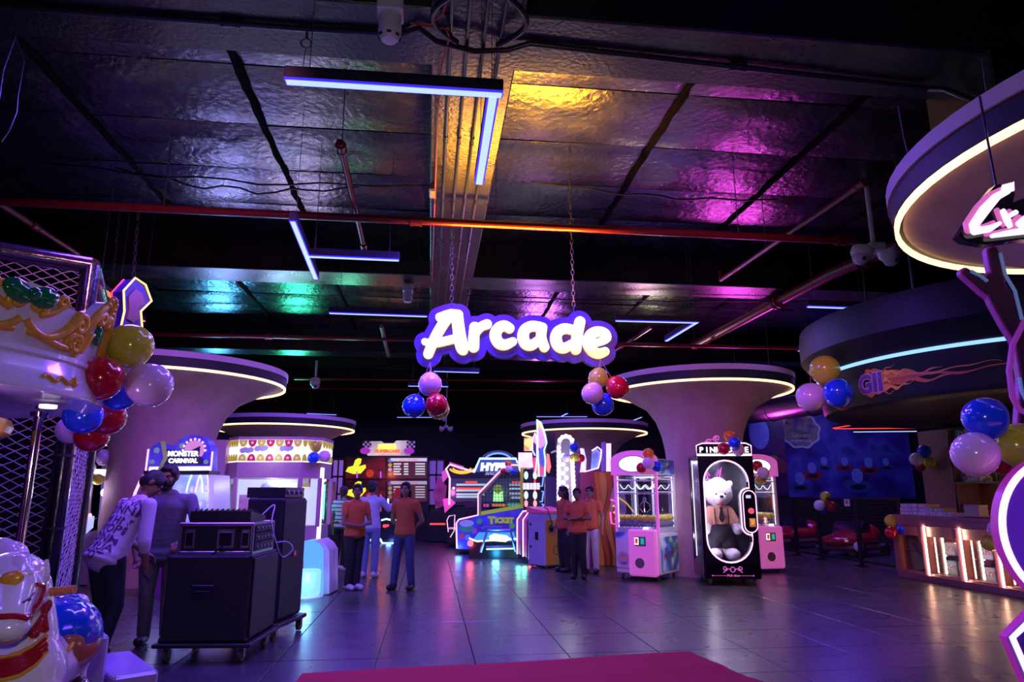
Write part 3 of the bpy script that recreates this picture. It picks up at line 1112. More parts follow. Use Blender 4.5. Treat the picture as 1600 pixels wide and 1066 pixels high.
cluster('on the pink claw machine', 12.1, [(1013, 710, 9.5, 'orange'), (1013, 724, 10, 'pink', -.12), (1003, 731, 9, 'red'), (1026, 729, 9, 'blue')], 'balloons on the pink claw machine')
cluster('on the claw machine behind the teddy machine', 13.5, [(1183, 729, 9, 'red'), (1192, 739, 9.5, 'white', -.12), (1188, 749, 8.5, 'yellow'), (1180, 745, 7, 'blue', .15)], 'balloons on the rear claw machine')
cluster('in front of the arch of bulbs', 14.85, [(897, 700, 8, 'blue'), (886, 715, 7.5, 'white'), (898, 714, 7.5, 'yellow', -.12), (907, 716, 7, 'red', .1)], 'balloons on the bulb arch')
cluster('on the left top corner of the ticket game', 17.4, [(794, 725, 5.5, 'orange'), (787, 737, 5.5, 'red', .1), (795, 733, 6, 'white', -.1), (801, 737, 5.5, 'blue')], 'balloons on the ticket game')
cluster('on the right post of the ticket game', 17.4, [(834, 723, 6, 'orange'), (827, 735, 6.5, 'pink', -.1)], 'balloons on the ticket game')
cluster('at the right top of the scalloped booth', 11.6, [(493, 698, 9.5, 'yellow'), (490, 715, 9.5, 'blue', -.1), (507, 713, 9.5, 'pink')], 'balloons on the booth')
cluster('on the glass cabinet behind the net cage', 11.75, [(163, 715, 13, 'pink'), (140, 731, 10, 'white', .1), (133, 748, 10, 'blue'), (153, 749, 9, 'lime', -.1)], 'balloons on the glass cabinet')
cluster('lying on the arena floor behind the fence', 16.6, [(1341, 855, 8, 'white'), (1332, 862, 7, 'lime', .3)], 'balloons on the arena floor')

# ================================================================ carousel
M_fiber = mat('glossy_white_fibreglass', (.72, .66, .74), .16, noise=.04, coat=.8)
M_gold = mat('gold_paint', (.72, .37, .03), .28, metal=.1, noise=.25, scale=14, bump=.15, bscale=40)
M_green = mat('green_gem', (.0, .16, .04), .12, coat=.8)
M_magenta = mat('magenta_fibreglass', (.35, .01, .2), .2, coat=.6)
M_chrome = mat('chrome_tube', (.62, .6, .66), .1, metal=1, noise=.05)
CC = Vector((-3.21, 4.18, 0))
car = thing('carousel', 'white carousel top with gold scrollwork at the left edge', 'carousel', CC)
RC = 1.2
ZL = 2.0
NP = 6
A_OFF = R(7)


def crown_top(t):
    u = ((t - A_OFF) / (2 * PI) * NP) % 1.0
    pl = 2 * PI * RC / NP
    dj = min(u, 1 - u) * pl              # metres from the nearest joint (tall rounded tip)
    dm = abs(u - .5) * pl                # metres from the panel's middle
    z = .43
    for d, hw, top in ((dj, .17, .19), (dm, .30, .12), (abs(dm - .30), .14, .055)):
        q = 1 - (d / hw) ** 2
        if q > 0:
            z = max(z, .43 + top * q ** .5)
    return z


def crown_pt(t, f, out=0.):
    h = .21 + (crown_top(t) - .21) * f
    r = RC - .055 + .11 * ((h - .21) / .5) ** 1.3 + out
    return (r * math.cos(t), r * math.sin(t), ZL + h)


def crown_xy(u, v, out=0.):
    """u metres along the arc from panel start, v metres above the lip"""
    t = A_OFF + u / RC
    f = max(0, (v - .21))
    r = RC - .055 + .11 * (f / .5) ** 1.3 + out
    return Vector((r * math.cos(t), r * math.sin(t), ZL + v))


MB().lathe([(.3, .06), (1.02, .05), (1.1, .03), (1.16, .0), (1.2, .005), (1.205, .04), (1.17, .12), (1.15, .19), (1.165, .2), (1.165, .225), (1.13, .225)], 96, c=(0, 0, ZL)).build('lip', M_fiber, car)
mb = MB()
NA, NF = 240, 10
vs, fs = [], []
for lay, out in ((0, 0.), (1, -.05)):
    for i in range(NA):
        for j in range(NF + 1):
            vs.append(crown_pt(2 * PI * i / NA, j / NF, out))
n1 = NA * (NF + 1)
for i in range(NA):
    i2 = (i + 1) % NA
    for j in range(NF):
        a, b, c, d = i * (NF + 1) + j, i2 * (NF + 1) + j, i2 * (NF + 1) + j + 1, i * (NF + 1) + j + 1
        fs.append((a, b, c, d))
        fs.append((a + n1, d + n1, c + n1, b + n1))
    fs.append((i * (NF + 1) + NF, i2 * (NF + 1) + NF, i2 * (NF + 1) + NF + n1, i * (NF + 1) + NF + n1))
mb.add(vs, fs).build('crown', M_fiber, car, angle=60)
PL = 2 * PI * RC / NP


def spiral(cx, cz, r0, turns, a0, sgn=1, n=26, r1=.012):
    return [(cx + (r0 + (r1 - r0) * i / n) * math.cos(a0 + sgn * turns * 2 * PI * i / n), cz + (r0 + (r1 - r0) * i / n) * math.sin(a0 + sgn * turns * 2 * PI * i / n)) for i in range(n + 1)]


def bez(p0, p1, p2, p3, n=14):
    o = []
    for i in range(n + 1):
        t = i / n
        o.append(tuple((1 - t) ** 3 * p0[k] + 3 * t * (1 - t) ** 2 * p1[k] + 3 * t * t * (1 - t) * p2[k] + t ** 3 * p3[k] for k in (0, 1)))
    return o


half = []
# scroll from the middle towards the joint, drawn for the half panel, u measured from the panel middle
half.append((bez((.02, .36), (.12, .24), (.28, .30), (.34, .45))[:-1] + spiral(.37, .415, .055, 1.3, R(115), -1), .019, .030))
half.append((spiral(.06, .44, .05, 1.1, R(-60), 1)[::-1] + bez((.085, .40), (.16, .42), (.2, .47), (.24, .50)), .014, .018))
half.append((spiral(.19, .50, .035, 1.2, R(-90), 1)[::-1], .011, .016))
half.append((bez((.04, .30), (.14, .30), (.22, .26), (.34, .27)) + spiral(.385, .30, .075, 1.25, R(215), -1)[2:], .017, .024))
half.append((bez((.41, .24), (.47, .30), (.45, .46), (.55, .52)) + spiral(.575, .50, .04, 1.2, R(120), -1)[2:], .015, .022))
half.append((bez((.47, .27), (.52, .33), (.52, .38), (.56, .40)), .012, .014))
half.append((bez((.44, .42), (.5, .52), (.55, .58), (.61, .60)), .014, .020))
scroll_me = []
for k, (pts, r0, r1) in enumerate(half):
    for s in (1, -1):
        n = len(pts)
        q = [crown_xy(PL / 2 + s * u, v, .012) for u, v in pts]
        rr = [r0 + (r1 - r0) * math.sin(PI * i / (n - 1)) for i in range(n)]
        scroll_me.append(('scroll', MB().tube(q, [a * 1.0 for a in rr], 8).mesh('scroll', M_gold, angle=80)))
for u, v, r in ((0, .0, 0),):
    pass
beads = MB()
for i in range(7):
    a = R(-30 + 200 * i / 6)
    beads.sphere(crown_xy(.0 + .055 * math.cos(a), .585 + .055 * math.sin(a), .016), .02, 8, 6)
for i in range(6):
    beads.sphere(crown_xy(PL / 2 - .385 + .028 * math.cos(i * PI / 3), .30 + .028 * math.sin(i * PI / 3), .02), .013, 8, 6)
    beads.sphere(crown_xy(PL / 2 + .385 + .028 * math.cos(i * PI / 3), .30 + .028 * math.sin(i * PI / 3), .02), .013, 8, 6)
scroll_me.append(('bead_rosette', beads.mesh('bead_rosette', M_gold)))
gem = MB()
c = crown_xy(0, .42, .0)
gem.sphere((0, 0, 0), (.03, .055, .075), 16, 10, 0, Matrix.Translation(c) @ Matrix.Rotation(A_OFF, 4, 'Z'))
scroll_me.append(('gem', gem.mesh('gem', M_green)))
bow = MB()
for s in (-1, 1):
    bow.sphere((0, 0, 0), (.03, .085, .06), 14, 10, 0, Matrix.Translation(crown_xy(PL / 2 + s * .075, .49, .015)) @ Matrix.Rotation(A_OFF + PL / 2 / RC, 4, 'Z') @ Matrix.Rotation(R(20 * s), 4, 'X'))
bow.sphere(crown_xy(PL / 2, .49, .03), .035, 12, 8)
scroll_me.append(('ribbon_bow', bow.mesh('ribbon_bow', M_green)))
lipm = []
for s in (-1, 1):
    q = [Vector(((RC + .012 - .04 * (v / .1)) * math.cos(A_OFF + u / RC), (RC + .012 - .04 * (v / .1)) * math.sin(A_OFF + u / RC), ZL + .04 + v)) for u, v in
         [(PL / 2 + s * (.15 + .22 * i / 10), .04 + .015 * math.sin(i * 1.3)) for i in range(11)] + [(PL / 2 + s * (.39 + .03 * math.sin(a)), .055 - .03 * math.cos(a)) for a in (0, .8, 1.6, 2.4)]]
    scroll_me.append(('lip_scroll', MB().tube(q, .011, 6).mesh('lip_scroll', M_gold)))
for k in range(NP):
    for nm, me in scroll_me:
        link(nm, me, car, (0, 0, 0), (0, 0, 2 * PI * k / NP))
MB().lathe([(.62, .05), (.66, -.02), (.72, -.12), (.70, -.2), (.6, -.24), (.2, -.26)], 64, c=(0, 0, ZL)).build('inner_valance', M_magenta, car)
MB().lathe([(.74, -.1), (.755, -.14), (.74, -.18), (.70, -.2)], 64, c=(0, 0, ZL)).build('valance_trim', M_gold, car)
MB().lathe([(.34, -2.0), (.34, -.2)], 32, c=(0, 0, ZL)).build('centre_drum', M_magenta, car)
MB().lathe([(1.12, 0), (1.12, .22), (1.08, .25), (0, .25)], 64).build('platform', mat('platform_violet', (.12, .05, .3), .3), car)
for a in (62, 182, 302):
    an = R(a) - YAW
    p = (.98 * math.cos(an), .98 * math.sin(an))
    MB().cyl((p[0], p[1], .24), (p[0], p[1], ZL + .05), .028, n=16).build('pole', M_chrome, car)
    MB().lathe([(.028, 0), (.05, .0), (.055, .03), (.03, .05)], 16, c=(p[0], p[1], ZL - .02)).build('pole_collar', M_chrome, car)
p = atF(76, 630, 4.35) - CC
MB().lathe([(0, -.004), (.045, -.003), (.05, .0), (.05, .02)], 24, c=(p.x, p.y, ZL + .004)).build('downlight', glow('downlight_white', (1, .92, 1), 1.2), car)
lo = lamp('canopy_lamp', 'POINT', (0, 0, 1.66), 9, (.6, .3, 1), .1)
lo.parent = car
lo.location = (.85, -.2, 1.7)

# carousel horse, nearest to the camera
FH = 2.85
K = FH / 1040


def H(px, py, d=0.):
    return atF(px, py, FH + d)


hb = H(40, 1050, .1)
horse = thing('carousel_horse', 'glossy white carousel horse with blue saddle and red bridle', 'carousel horse', (hb.x, hb.y, .25))
o = Vector(horse.location)


def HH(px, py, d=0.):
    return H(px, py, d) - o


parts = [('c', HH(30, 1055, .14), HH(84, 1022, .5), .165, .155), ('c', HH(84, 1022, .5), HH(104, 1005, .72), .155, .14),
         ('e', HH(30, 1058, .10), (.165, .16, .19)),
         ('c', HH(32, 1035, .12), HH(30, 925, .10), .145, .118), ('e', HH(17, 906, -.02), (.122, .13, .108)),
         ('c', HH(15, 922, -.08), HH(12, 966, -.19), .100, .066), ('e', HH(12, 980, -.205), (.074, .07, .052)), ('e', HH(12, 994, -.17), (.052, .05, .03)),
         ('e', HH(43, 932, .0), (.055, .09, .085)), ('e', HH(-14, 932, .0), (.055, .09, .085)),
         ('e', HH(45, 916, -.075), (.035, .03, .025)), ('e', HH(-14, 916, -.075), (.035, .03, .025)),
         ('c', HH(62, 896, .02), HH(73, 876, .03), .028, .008), ('c', HH(58, 904, .02), HH(66, 889, .02), .036, .022), ('c', HH(-26, 900, .02), HH(-38, 876, .03), .032, .008),
         ('c', HH(116, 1030, .74), HH(117, 1052, .72), .075, .05), ('c', HH(117, 1052, .72), HH(118, 1150, .74), .05, .038),
         ('c', HH(60, 1080, .1), HH(70, 1140, -.05), .08, .055), ('c', HH(70, 1140, -.05), HH(60, 1240, .0), .055, .045), ('c', HH(0, 1080, .1), HH(-10, 1190, -.1), .08, .05)]
hbody = blob_obj('body', parts, M_fiber, horse, .010, 8)
from mathutils.bvhtree import BVHTree
HBV = BVHTree.FromPolygons([v.co + o for v in hbody.data.vertices], [tuple(p.vertices) for p in hbody.data.polygons])


def SK(px, py, out=.004):
    """point on the horse's skin seen at this place"""
    d = ray(px, py)
    hit = HBV.ray_cast(_c0, d)
    if hit[0] is None:
        near = HBV.find_nearest(H(px, py))
        return near[0] + near[1] * out - o
    return hit[0] + hit[1] * out - o


def strap(name, pts, r, m, flat=.4, n=5, out=.004):
    q = []
    for i in range(len(pts) - 1):
        for k in range(n):
            t = k / n
            q.append(SK(pts[i][0] + (pts[i + 1][0] - pts[i][0]) * t, pts[i][1] + (pts[i + 1][1] - pts[i][1]) * t, out))
    q.append(SK(*pts[-1], out))
    q = [q[0]] + [(q[i - 1] + q[i] * 2 + q[i + 1]) / 4 for i in range(1, len(q) - 1)] + [q[-1]]
    return MB().tube(q, r, 8).build(name, m, horse)


M_mane = mat('pink_white_mane', (.60, .40, .68), .16, noise=.25, scale=9, coat=.8, col2=(.78, .66, .8))
mane = [('c', HH(6, 878, .06), HH(-22, 866, .1), .062, .06), ('c', HH(16, 878, .05), HH(2, 862, .1), .055, .058), ('c', HH(34, 880, .02), HH(52, 893, .03), .040, .03),
        ('c', HH(15, 872, .10), HH(-5, 930, .2), .07, .07), ('c', HH(38, 879, -.05), HH(47, 896, -.085), .026, .014), ('c', HH(24, 877, -.06), HH(14, 893, -.12), .026, .012), ('c', HH(30, 877, -.06), HH(32, 897, -.12), .024, .012)]
blob_obj('mane', mane, M_mane, horse, .009, 4)
blob_obj('tail', [('c', HH(108, 955, .86), HH(122, 945, .9), .05, .055), ('c', HH(122, 945, .9), HH(130, 985, .95), .055, .05), ('c', HH(130, 985, .95), HH(132, 1010, .95), .05, .02)], M_mane, horse, .010, 4)
M_redpaint = mat('red_bridle_paint', (.36, .01, .02), .18, coat=.8)
M_bluepaint = mat('blue_saddle_paint', (.008, .06, .62), .15, coat=.9)
M_brown = mat('tan_blanket_paint', (.30, .10, .06), .22, coat=.7, noise=.3)
pf = SK(17, 905, .0)
MB().sphere((0, 0, 0), (.046, .022, .030), 18, 12, 0, Matrix.Translation(pf) @ rotm(-15, -16, 0).to_4x4()).build('forehead_plate', M_gold, horse)
for ex, sg in ((64, 1), (-30, -1)):
    eb, et = HH(ex, 901, .02), HH(ex + 10 * sg, 874, .03)
    dv_ = et - eb
    MB().tube([eb - dv_ * .25, eb, eb + dv_ * .35, eb + dv_ * .7, et], [.034, .036, .030, .018, .005], 12, flat=.8).build('ear', M_fiber, horse)
strap('eyelid', [(35, 942), (44, 936), (52, 927)], .0035, mat('painted_lash', (.05, .03, .06), .4))
MB().sphere(SK(45, 937, .0), (.009, .006, .007), 10, 8).build('eye', mat('painted_lash'), horse)
strap('eyelid', [(-4, 942), (-12, 936), (-20, 927)], .0035, mat('painted_lash'))
strap('noseband', [(-22, 958), (-10, 964), (4, 965), (20, 964), (34, 966), (41, 968)], .011, M_redpaint)
strap('cheek_strap', [(41, 968), (50, 953), (60, 940), (66, 925), (67, 914), (56, 914)], .008, M_redpaint)
pr = SK(66, 950, .012)
blob_obj('rosette', [('e', pr, (.022, .014, .02)), ('e', pr + Vector((.012, 0, .014)), (.014, .014, .02)), ('c', pr + Vector((-.004, 0, -.02)), SK(52, 990, .01), .008, .022), ('c', pr + Vector((.004, 0, -.02)), SK(68, 984, .01), .008, .016)], M_redpaint, horse, .006, 3)
for k, dy in enumerate((-9, 0, 9)):
    strap('chest_band', [(-20, 1046 + dy), (6, 1045 + dy), (30, 1039 + dy), (52, 1026 + dy * .9), (70, 1008 + dy * .8)], .017, M_redpaint, out=.0)
for dy in (-17, 17):
    strap('band_edge', [(-20, 1046 + dy), (6, 1045 + dy), (30, 1039 + dy), (52, 1026 + dy * .9), (72, 1006 + dy * .75)], .009, M_gold)
sd = [('e', HH(92, 992, .42), (.17, .205, .16)), ('e', HH(104, 965, .62), (.11, .06, .11)), ('c', HH(108, 990, .5), HH(101, 1024, .36), .06, .03)]
blob_obj('saddle', sd, M_bluepaint, horse, .010, 5)
blob_obj('saddle_blanket', [('e', HH(93, 1008, .43), (.165, .21, .13)), ('c', HH(95, 1008, .34), HH(94, 1036, .28), .10, .03)], M_brown, horse, .010, 5)
bl = [HH(76, 975, .22), HH(80, 1005, .18), HH(92, 1036, .22), HH(108, 1014, .24), HH(126, 985, .44)]
MB().tube(bl, .010, 8).build('blanket_edge', M_gold, horse)
MB().cyl(HH(68, 926, .12), HH(117, 921, .12), .017, n=14).build('handle', mat('orange_grip', (.62, .22, .05), .5, bump=.6, bscale=90), horse)
blob_obj('hoof', [('c', HH(114, 1064, .70), HH(122, 1082, .66), .045, .065)], mat('black_hoof', (.01, .01, .012), .2, coat=.6), horse, .010, 3)
MB().cyl(HH(60, 960, .35), (HH(60, 960, .35).x, HH(60, 960, .35).y, -.02), .022, n=12).build('support_pole', M_chrome, horse)

# padded steps
M_vinyl = mat('violet_silver_vinyl', (.42, .34, .62), .28, metal=.25, noise=.12, bump=.35, bscale=5)


def padded(label, corner, ang, sx, sy, h):
    """corner: nearest right top corner; ang: heading of the box's x axis"""
    t = thing('padded_step', label, 'step', (corner[0], corner[1], 0), R(ang))
    MB().box((-sx / 2, sy / 2, h / 2), (sx, sy, h), bev=.018).build('cushion', M_vinyl, t)
    e = .012
    mb = MB().tube([(-sx + e, e, h - e), (-e, e, h - e), (-e, sy - e, h - e), (-sx + e, sy - e, h - e)], .009, 6, closed=True)
    mb.build('piping', mat('piping_silver', (.6, .55, .75), .3, metal=.3), t)
    MB().tube([(-e, e, .01), (-e, e, h - e)], .008, 6).build('corner_seam', mat('piping_silver'), t)
    return t


c1 = atZ(172, 993, .55)
padded('taller violet padded step beside the carousel horse', c1, 34, .34, .75, .55)
c2 = atZ(249, 1048, .32)
padded('lower violet padded step in front of the speaker', c2, 34, .27, .8, .32)

# net cage with black padded posts
M_pad = mat('black_vinyl_pad', (.012, .01, .016), .2, coat=.4, bump=.25, bscale=12)
M_net = mat('pale_net_cord', (.42, .32, .45), .6)
P0 = atF(140, 430, 6.4)
P0.z = 0
P1 = atF(-160, 430, 5.6)
P1.z = 0
cage = thing('net_cage', 'tall black padded frame with diamond netting behind the carousel', 'net cage', P0)
dv = P1 - P0
hc = 3.66
for q in (Vector((0, 0, 0)), dv):
    MB().cyl(q, q + Vector((0, 0, hc)), .085, n=16).build('padded_post', M_pad, cage)
    for z in (.5, 1.15, 1.8, 2.45, 3.1):
        MB().cyl(q + Vector((0, 0, z)), q + Vector((0, 0, z + .025)), .09, n=16).build('strap', mat('strap_black', (.02, .018, .024), .6), cage)
MB().cyl(Vector((0, 0, hc)), dv + Vector((0, 0, hc)), .085, n=16).build('padded_rail', M_pad, cage)
MB().cyl(Vector((0, 0, .12)), dv + Vector((0, 0, .12)), .07, n=16).build('padded_rail', M_pad, cage)
bk = Vector((-.9, 2.4, 0))
MB().cyl(Vector((0, 0, hc)), bk + Vector((0, 0, hc)), .085, n=16).build('padded_rail', M_pad, cage)
MB().cyl(bk, bk + Vector((0, 0, hc)), .085, n=16).build('padded_post', M_pad, cage)


def net(a, d, z0, z1, w, h, name, r=.0045):
    """diamond netting on the vertical plane through a along d"""
    L = d.length
    mb = MB()
    nu, nv = int(L / w), int((z1 - z0) / h)
    rnd = random.Random(4)
    pt = {}
    for i in range(-1, 2 * nu + 2):
        for j in range(-1, 2 * nv + 2):
            if (i + j) % 2 == 0:
                u, z = min(max(i * w / 2, 0), L), min(max(z0 + j * h / 2, z0), z1)
                pt[i, j] = a + d * (u / L) + Vector((0, 0, z)) + Vector((rnd.uniform(-.006, .006), rnd.uniform(-.006, .006), rnd.uniform(-.006, .006)))
    for (i, j), p in pt.items():
        for s in (-1, 1):
            q = pt.get((i + 1, j + s))
            if q is not None and (p - q).length > .01:
                mb.cyl(p, q, r, n=4, caps=False)
    o = mb.build(name, M_net, cage)
    o['kind'] = 'stuff'
    return o


net(Vector((0, 0, 0)), dv, .18, hc - .06, .15, .085, 'netting')
net(Vector((0, 0, 0)), bk, .18, hc - .06, .16, .09, 'netting')

# star-edged lamp box hanging behind the crown
sl = atF(202, 478, 7.4)
star = thing('hanging_lamp_box', 'small dark sign box with glowing yellow edge above the carousel', 'sign', sl, R(62))
ol = [(-.14, -.3), (.0, -.34), (.12, -.22), (.08, -.05), (.2, .1), (.1, .26), (-.04, .3), (-.16, .12), (-.12, -.1)]
MB().prism(ol, -.08, .08).build('box', mat('dark_blue_box', (.02, .015, .09), .35), star)
MB().tube([(x * 1.02, -.09, z * 1.02) for x, z in ol], .012, 6, closed=True).build('neon_edge', glow('amber_neon', (1, .6, .15), 1.6), star)
MB().tube([(x * 1.02, .09, z * 1.02) for x, z in ol], .010, 6, closed=True).build('neon_edge', glow('red_neon', (1, .05, .08), .9), star)
MB().prism([(x * .6, z * .6) for x, z in ol], -.1, -.08).build('face', mat('brass_face', (.16, .09, .06), .3, metal=.5), star)

# ================================================================ speakers and flight case
M_spk = mat('black_speaker_carpet', (.014, .012, .016), .7, noise=.3, scale=30, bump=.2, bscale=120)
M_grille = mat('black_grille', (.02, .018, .024), .45, metal=.4, bump=.6, bscale=160)
M_alu = mat('aluminium_edge', (.32, .29, .34), .35, metal=.9)
M_rub = mat('caster_rubber', (.10, .06, .05), .5)


def caster(t, x, y, r=.055, top=.14):
    c = MB().cyl((x - .018, y, r), (x + .018, y, r), r, n=18).build('caster', M_rub, t)
    MB().box((x, y, top - .012), (.08, .08, .016)).box((x - .026, y, r + .03), (.006, .05, .09)).box((x + .026, y, r + .03), (.006, .05, .09)).build('fork', M_alu, c)


sub = thing('subwoofer', 'large black subwoofer on castered board below the flight case', 'speaker', (-1.98, 6.78, 0), R(-5))
MB().box((0, .4, .15), (.86, .84, .035), bev=.006).build('wheel_board', mat('board_black', (.02, .016, .02), .5), sub)
MB().box((0, .4, .545), (.76, .76, .75), bev=.02).build('cabinet', M_spk, sub)
MB().box((.39, .4, .545), (.02, .70, .69), bev=.006).build('grille', M_grille, sub)
h = MB().box((-.04, .016, .6), (.2, .01, .12), bev=.004).build('handle_cup', mat('handle_black', (.006, .006, .008), .3), sub)
MB().tube([(-.1, .01, .6), (-.09, -.01, .605), (.02, -.01, .605), (.03, .01, .6)], .012, 8).build('bar', M_grille, h)
for x, y in ((-.33, .08), (.33, .08), (-.33, .72), (.33, .72)):
    caster(sub, x, y)
for x in (-.372, .372):
    for y in (.03, .77):
        for z in (.19, .9):
            MB().sphere((x, y, z), .022, 10, 6).build('corner_cap', M_grille, sub)

case = thing('flight_case', 'black flight case with metal edges on the subwoofer', 'flight case', (-1.96, 6.84, .921), R(-5))
MB().box((0, .32, .14), (.66, .60, .27), bev=.008).build('body', M_spk, case)
for z in (.0125, .2675):
    for y in (.02, .62):
        MB().box((0, y, z), (.68, .03, .035), bev=.006).build('edge_rail', M_alu, case)
    for x in (-.33, .33):
        MB().box((x, .32, z), (.03, .61, .035), bev=.006).build('edge_rail', M_alu, case)
for x in (-.33, .33):
    for y in (.02, .62):
        MB().box((x, y, .14), (.03, .03, .28), bev=.006).build('edge_post', M_alu, case)
for x, w in ((-.24, .09), (.09, .16), (.27, .08)):
    lt = MB().box((x, .016, .14), (w, .012, .17), bev=.004).build('recessed_latch', M_alu, case)
    MB().box((x, .008, .14), (w * .7, .01, .12), bev=.003).build('latch_handle', mat('handle_black'), lt)
for k in range(3):
    am = MB().box((.338, .32, .06 + .085 * k), (.02, .52, .075), bev=.004).build('rack_unit', M_grille, case)
    for j in range(5):
        MB().cyl((.348, .12 + .1 * j, .06 + .085 * k), (.362, .12 + .1 * j, .06 + .085 * k), .014, n=10).build('knob', mat('knob_grey', (.2, .18, .24), .4), am)
mixer = thing('mixing_desk', 'black mixing desk with rows of knobs on the flight case', 'mixer', (-1.94, 6.9, 1.208), R(-5))
MB().prism([(-.02, 0), (.42, 0), (.42, .05), (-.02, .1)], -.28, .28, M=Matrix.Rotation(R(90), 4, 'Z') @ Matrix.Identity(4)).build('desk_body', mat('mixer_black', (.016, .015, .02), .4), mixer)
for j in range(4):
    for i in range(11):
        y = .03 + j * .09
        z = .1 - .05 * (y + .02) / .44
        MB().cyl((-.25 + .05 * i, y, z), (-.25 + .05 * i, y, z + .03), .011, .009, n=8).build('knob', mat('knob_black', (.02, .02, .03), .3), mixer)

tall = thing('tall_speaker', 'tall black twin-driver speaker on castered board', 'speaker', (-1.74, 7.7, 0), R(-13))
MB().box((0, .33, .15), (.52, .74, .04), bev=.006).build('wheel_board', mat('board_black'), tall)
MB().box((0, .33, .80), (.40, .62, 1.25), bev=.02).build('cabinet', M_spk, tall)
g = MB().box((.205, .33, .80), (.02, .57, 1.19), bev=.006).build('grille', M_grille, tall)
bd = MB().box((.219, .36, .83), (.008, .075, .06), bev=.003).build('badge', mat('red_badge', (.55, .03, .02), .4), g)
MB().text('JBL', 0, 0, 0, .03, .002, M=Matrix.Translation((.224, .36, .82)) @ Matrix.Rotation(R(90), 4, 'Z')).build('lettering', mat('badge_white', (.9, .8, .75), .5), g)
for x, y in ((-.2, .02), (.2, .02), (-.2, .64), (.2, .64)):
    caster(tall, x, y)
amp = thing('power_amplifier', 'black amplifier lying on top of the tall speaker', 'amplifier', (-1.74, 7.74, 1.426), R(-13))
MB().box((-.02, .28, .055), (.42, .5, .11), bev=.006).build('chassis', M_spk, amp)
fp = MB().box((.195, .28, .055), (.012, .5, .105), bev=.003).build('front_panel', mat('amp_panel', (.05, .045, .06), .35, metal=.5), amp)
for j in range(4):
    MB().cyl((.2, .1 + .12 * j, .06), (.22, .1 + .12 * j, .06), .02, n=12).build('knob', mat('knob_grey'), fp)
pts = [Vector((-1.62, 7.12, 1.27)), Vector((-1.55, 7.3, 1.36)), Vector((-1.52, 7.1, 1.2)), Vector((-1.46, 7.12, .98)), Vector((-1.42, 7.25, .86)), Vector((-1.34, 7.3, .93)), Vector((-1.4, 7.3, 1.0)), Vector((-1.5, 7.2, 1.0))]
sm = []
for i in range(len(pts) - 1):
    a, b = pts[i], pts[i + 1]
    p0, p3 = pts[max(0, i - 1)], pts[min(len(pts) - 1, i + 2)]
    for k in range(6):
        t = k / 6
        sm.append(.5 * ((2 * a) + (b - p0) * t + (2 * p0 - 5 * a + 4 * b - p3) * t * t + (-p0 + 3 * a - 3 * b + p3) * t ** 3))
tag(MB().tube(sm, .006, 6).build('audio_cable', mat('white_cable', (.5, .42, .55), .5)), 'thin pale cable looping from the mixer over the speaker', 'cable')
ck = [atF(372, 838, 6.62), atF(352, 850, 6.58), atF(330, 868, 6.55), atF(300, 882, 6.55), atF(265, 888, 6.6)]
tag(MB().tube(ck, .009, 6).build('audio_cable', M_cable), 'black cable drooping from the flight case across the subwoofer', 'cable')

# red carpet
cp = [(-1.01, 6.34), (2.45, 6.66), (4.0, 4.6), (4.2, 3.6), (-1.0, 3.0)]
mb = MB()
n = 40
vs, fs = [], []
a, b, c, d = Vector((-1.02, 6.33, 0)), Vector((2.47, 6.68, 0)), Vector((2.6, 3.0, 0)), Vector((-1.0, 2.8, 0))
for i in range(n + 1):
    for j in range(n + 1):
        u, v = i / n, j / n
        p = a.lerp(b, u).lerp(d.lerp(c, u), v)
        z = .006 + .012 * max(0, math.sin(v * 46 + u * 1.2)) * (.3 + .7 * u) + .008 * max(0, math.sin(v * 23 - 1 + u)) * u
        vs.append((p.x + v * .5 * u, p.y + .02 * math.sin(u * 9), z))
for i in range(n):
    for j in range(n):
        k = i * (n + 1) + j
        fs.append((k, k + 1, k + n + 2, k + n + 1))
tag(mb.add(vs, fs).build('carpet', mat('crimson_carpet', (.34, .001, .02), .9, noise=.2, scale=60, bump=.3, bscale=200), angle=89), 'crimson carpet runner with ripples at the bottom of the view', 'carpet')
# ================================================================ claw machines
M_wp = mat('white_cabinet_panel', (.7, .62, .72), .35, noise=.05)
M_pinkp = mat('pink_lit_plastic', (.8, .22, .62), .35, emit=.32, ecol=(1, .2, .75), noise=.05)
M_blk = mat('black_lacquer', (.008, .007, .01), .16, coat=.5)
M_glass = glass('cabinet_glass')
M_blueart = art('blue_swirl_print', [(.75, .72, .85), (.55, .65, .9), (.1, .2, .6), (.03, .06, .35), (.05, .3, .2), (.75, .72, .85)], 1.6, 'NOISE', rough=.3, distort=1.2)
M_strip = glow('white_strip', (.95, .88, 1.0), 1.7)
M_pinkneon = glow('pink_white_neon', (1.0, .55, .92), 1.7)
M_magneon = glow('magenta_neon', (1.0, .12, .75), 1.3)
M_print = mat('dark_print', (.25, .02, .06), .5)
M_lamp_w = glow('lit_white_panel', (1.0, .93, 1.0), 1.5)
M_gold2 = mat('brass_plush', (.75, .5, .1), .9, noise=.2, bump=.4, bscale=60)


def casters(t, pts, r=.04):
    for x, y in pts:
        c = MB().cyl((x - .014, y, r), (x + .014, y, r), r, n=14).build('caster', M_rub, t)
        MB().box((x, y, r * 2 + .012), (.06, .06, .02)).box((x - .02, y, r + .02), (.005, .04, .07)).box((x + .02, y, r + .02), (.005, .04, .07)).build('fork', M_alu, c)


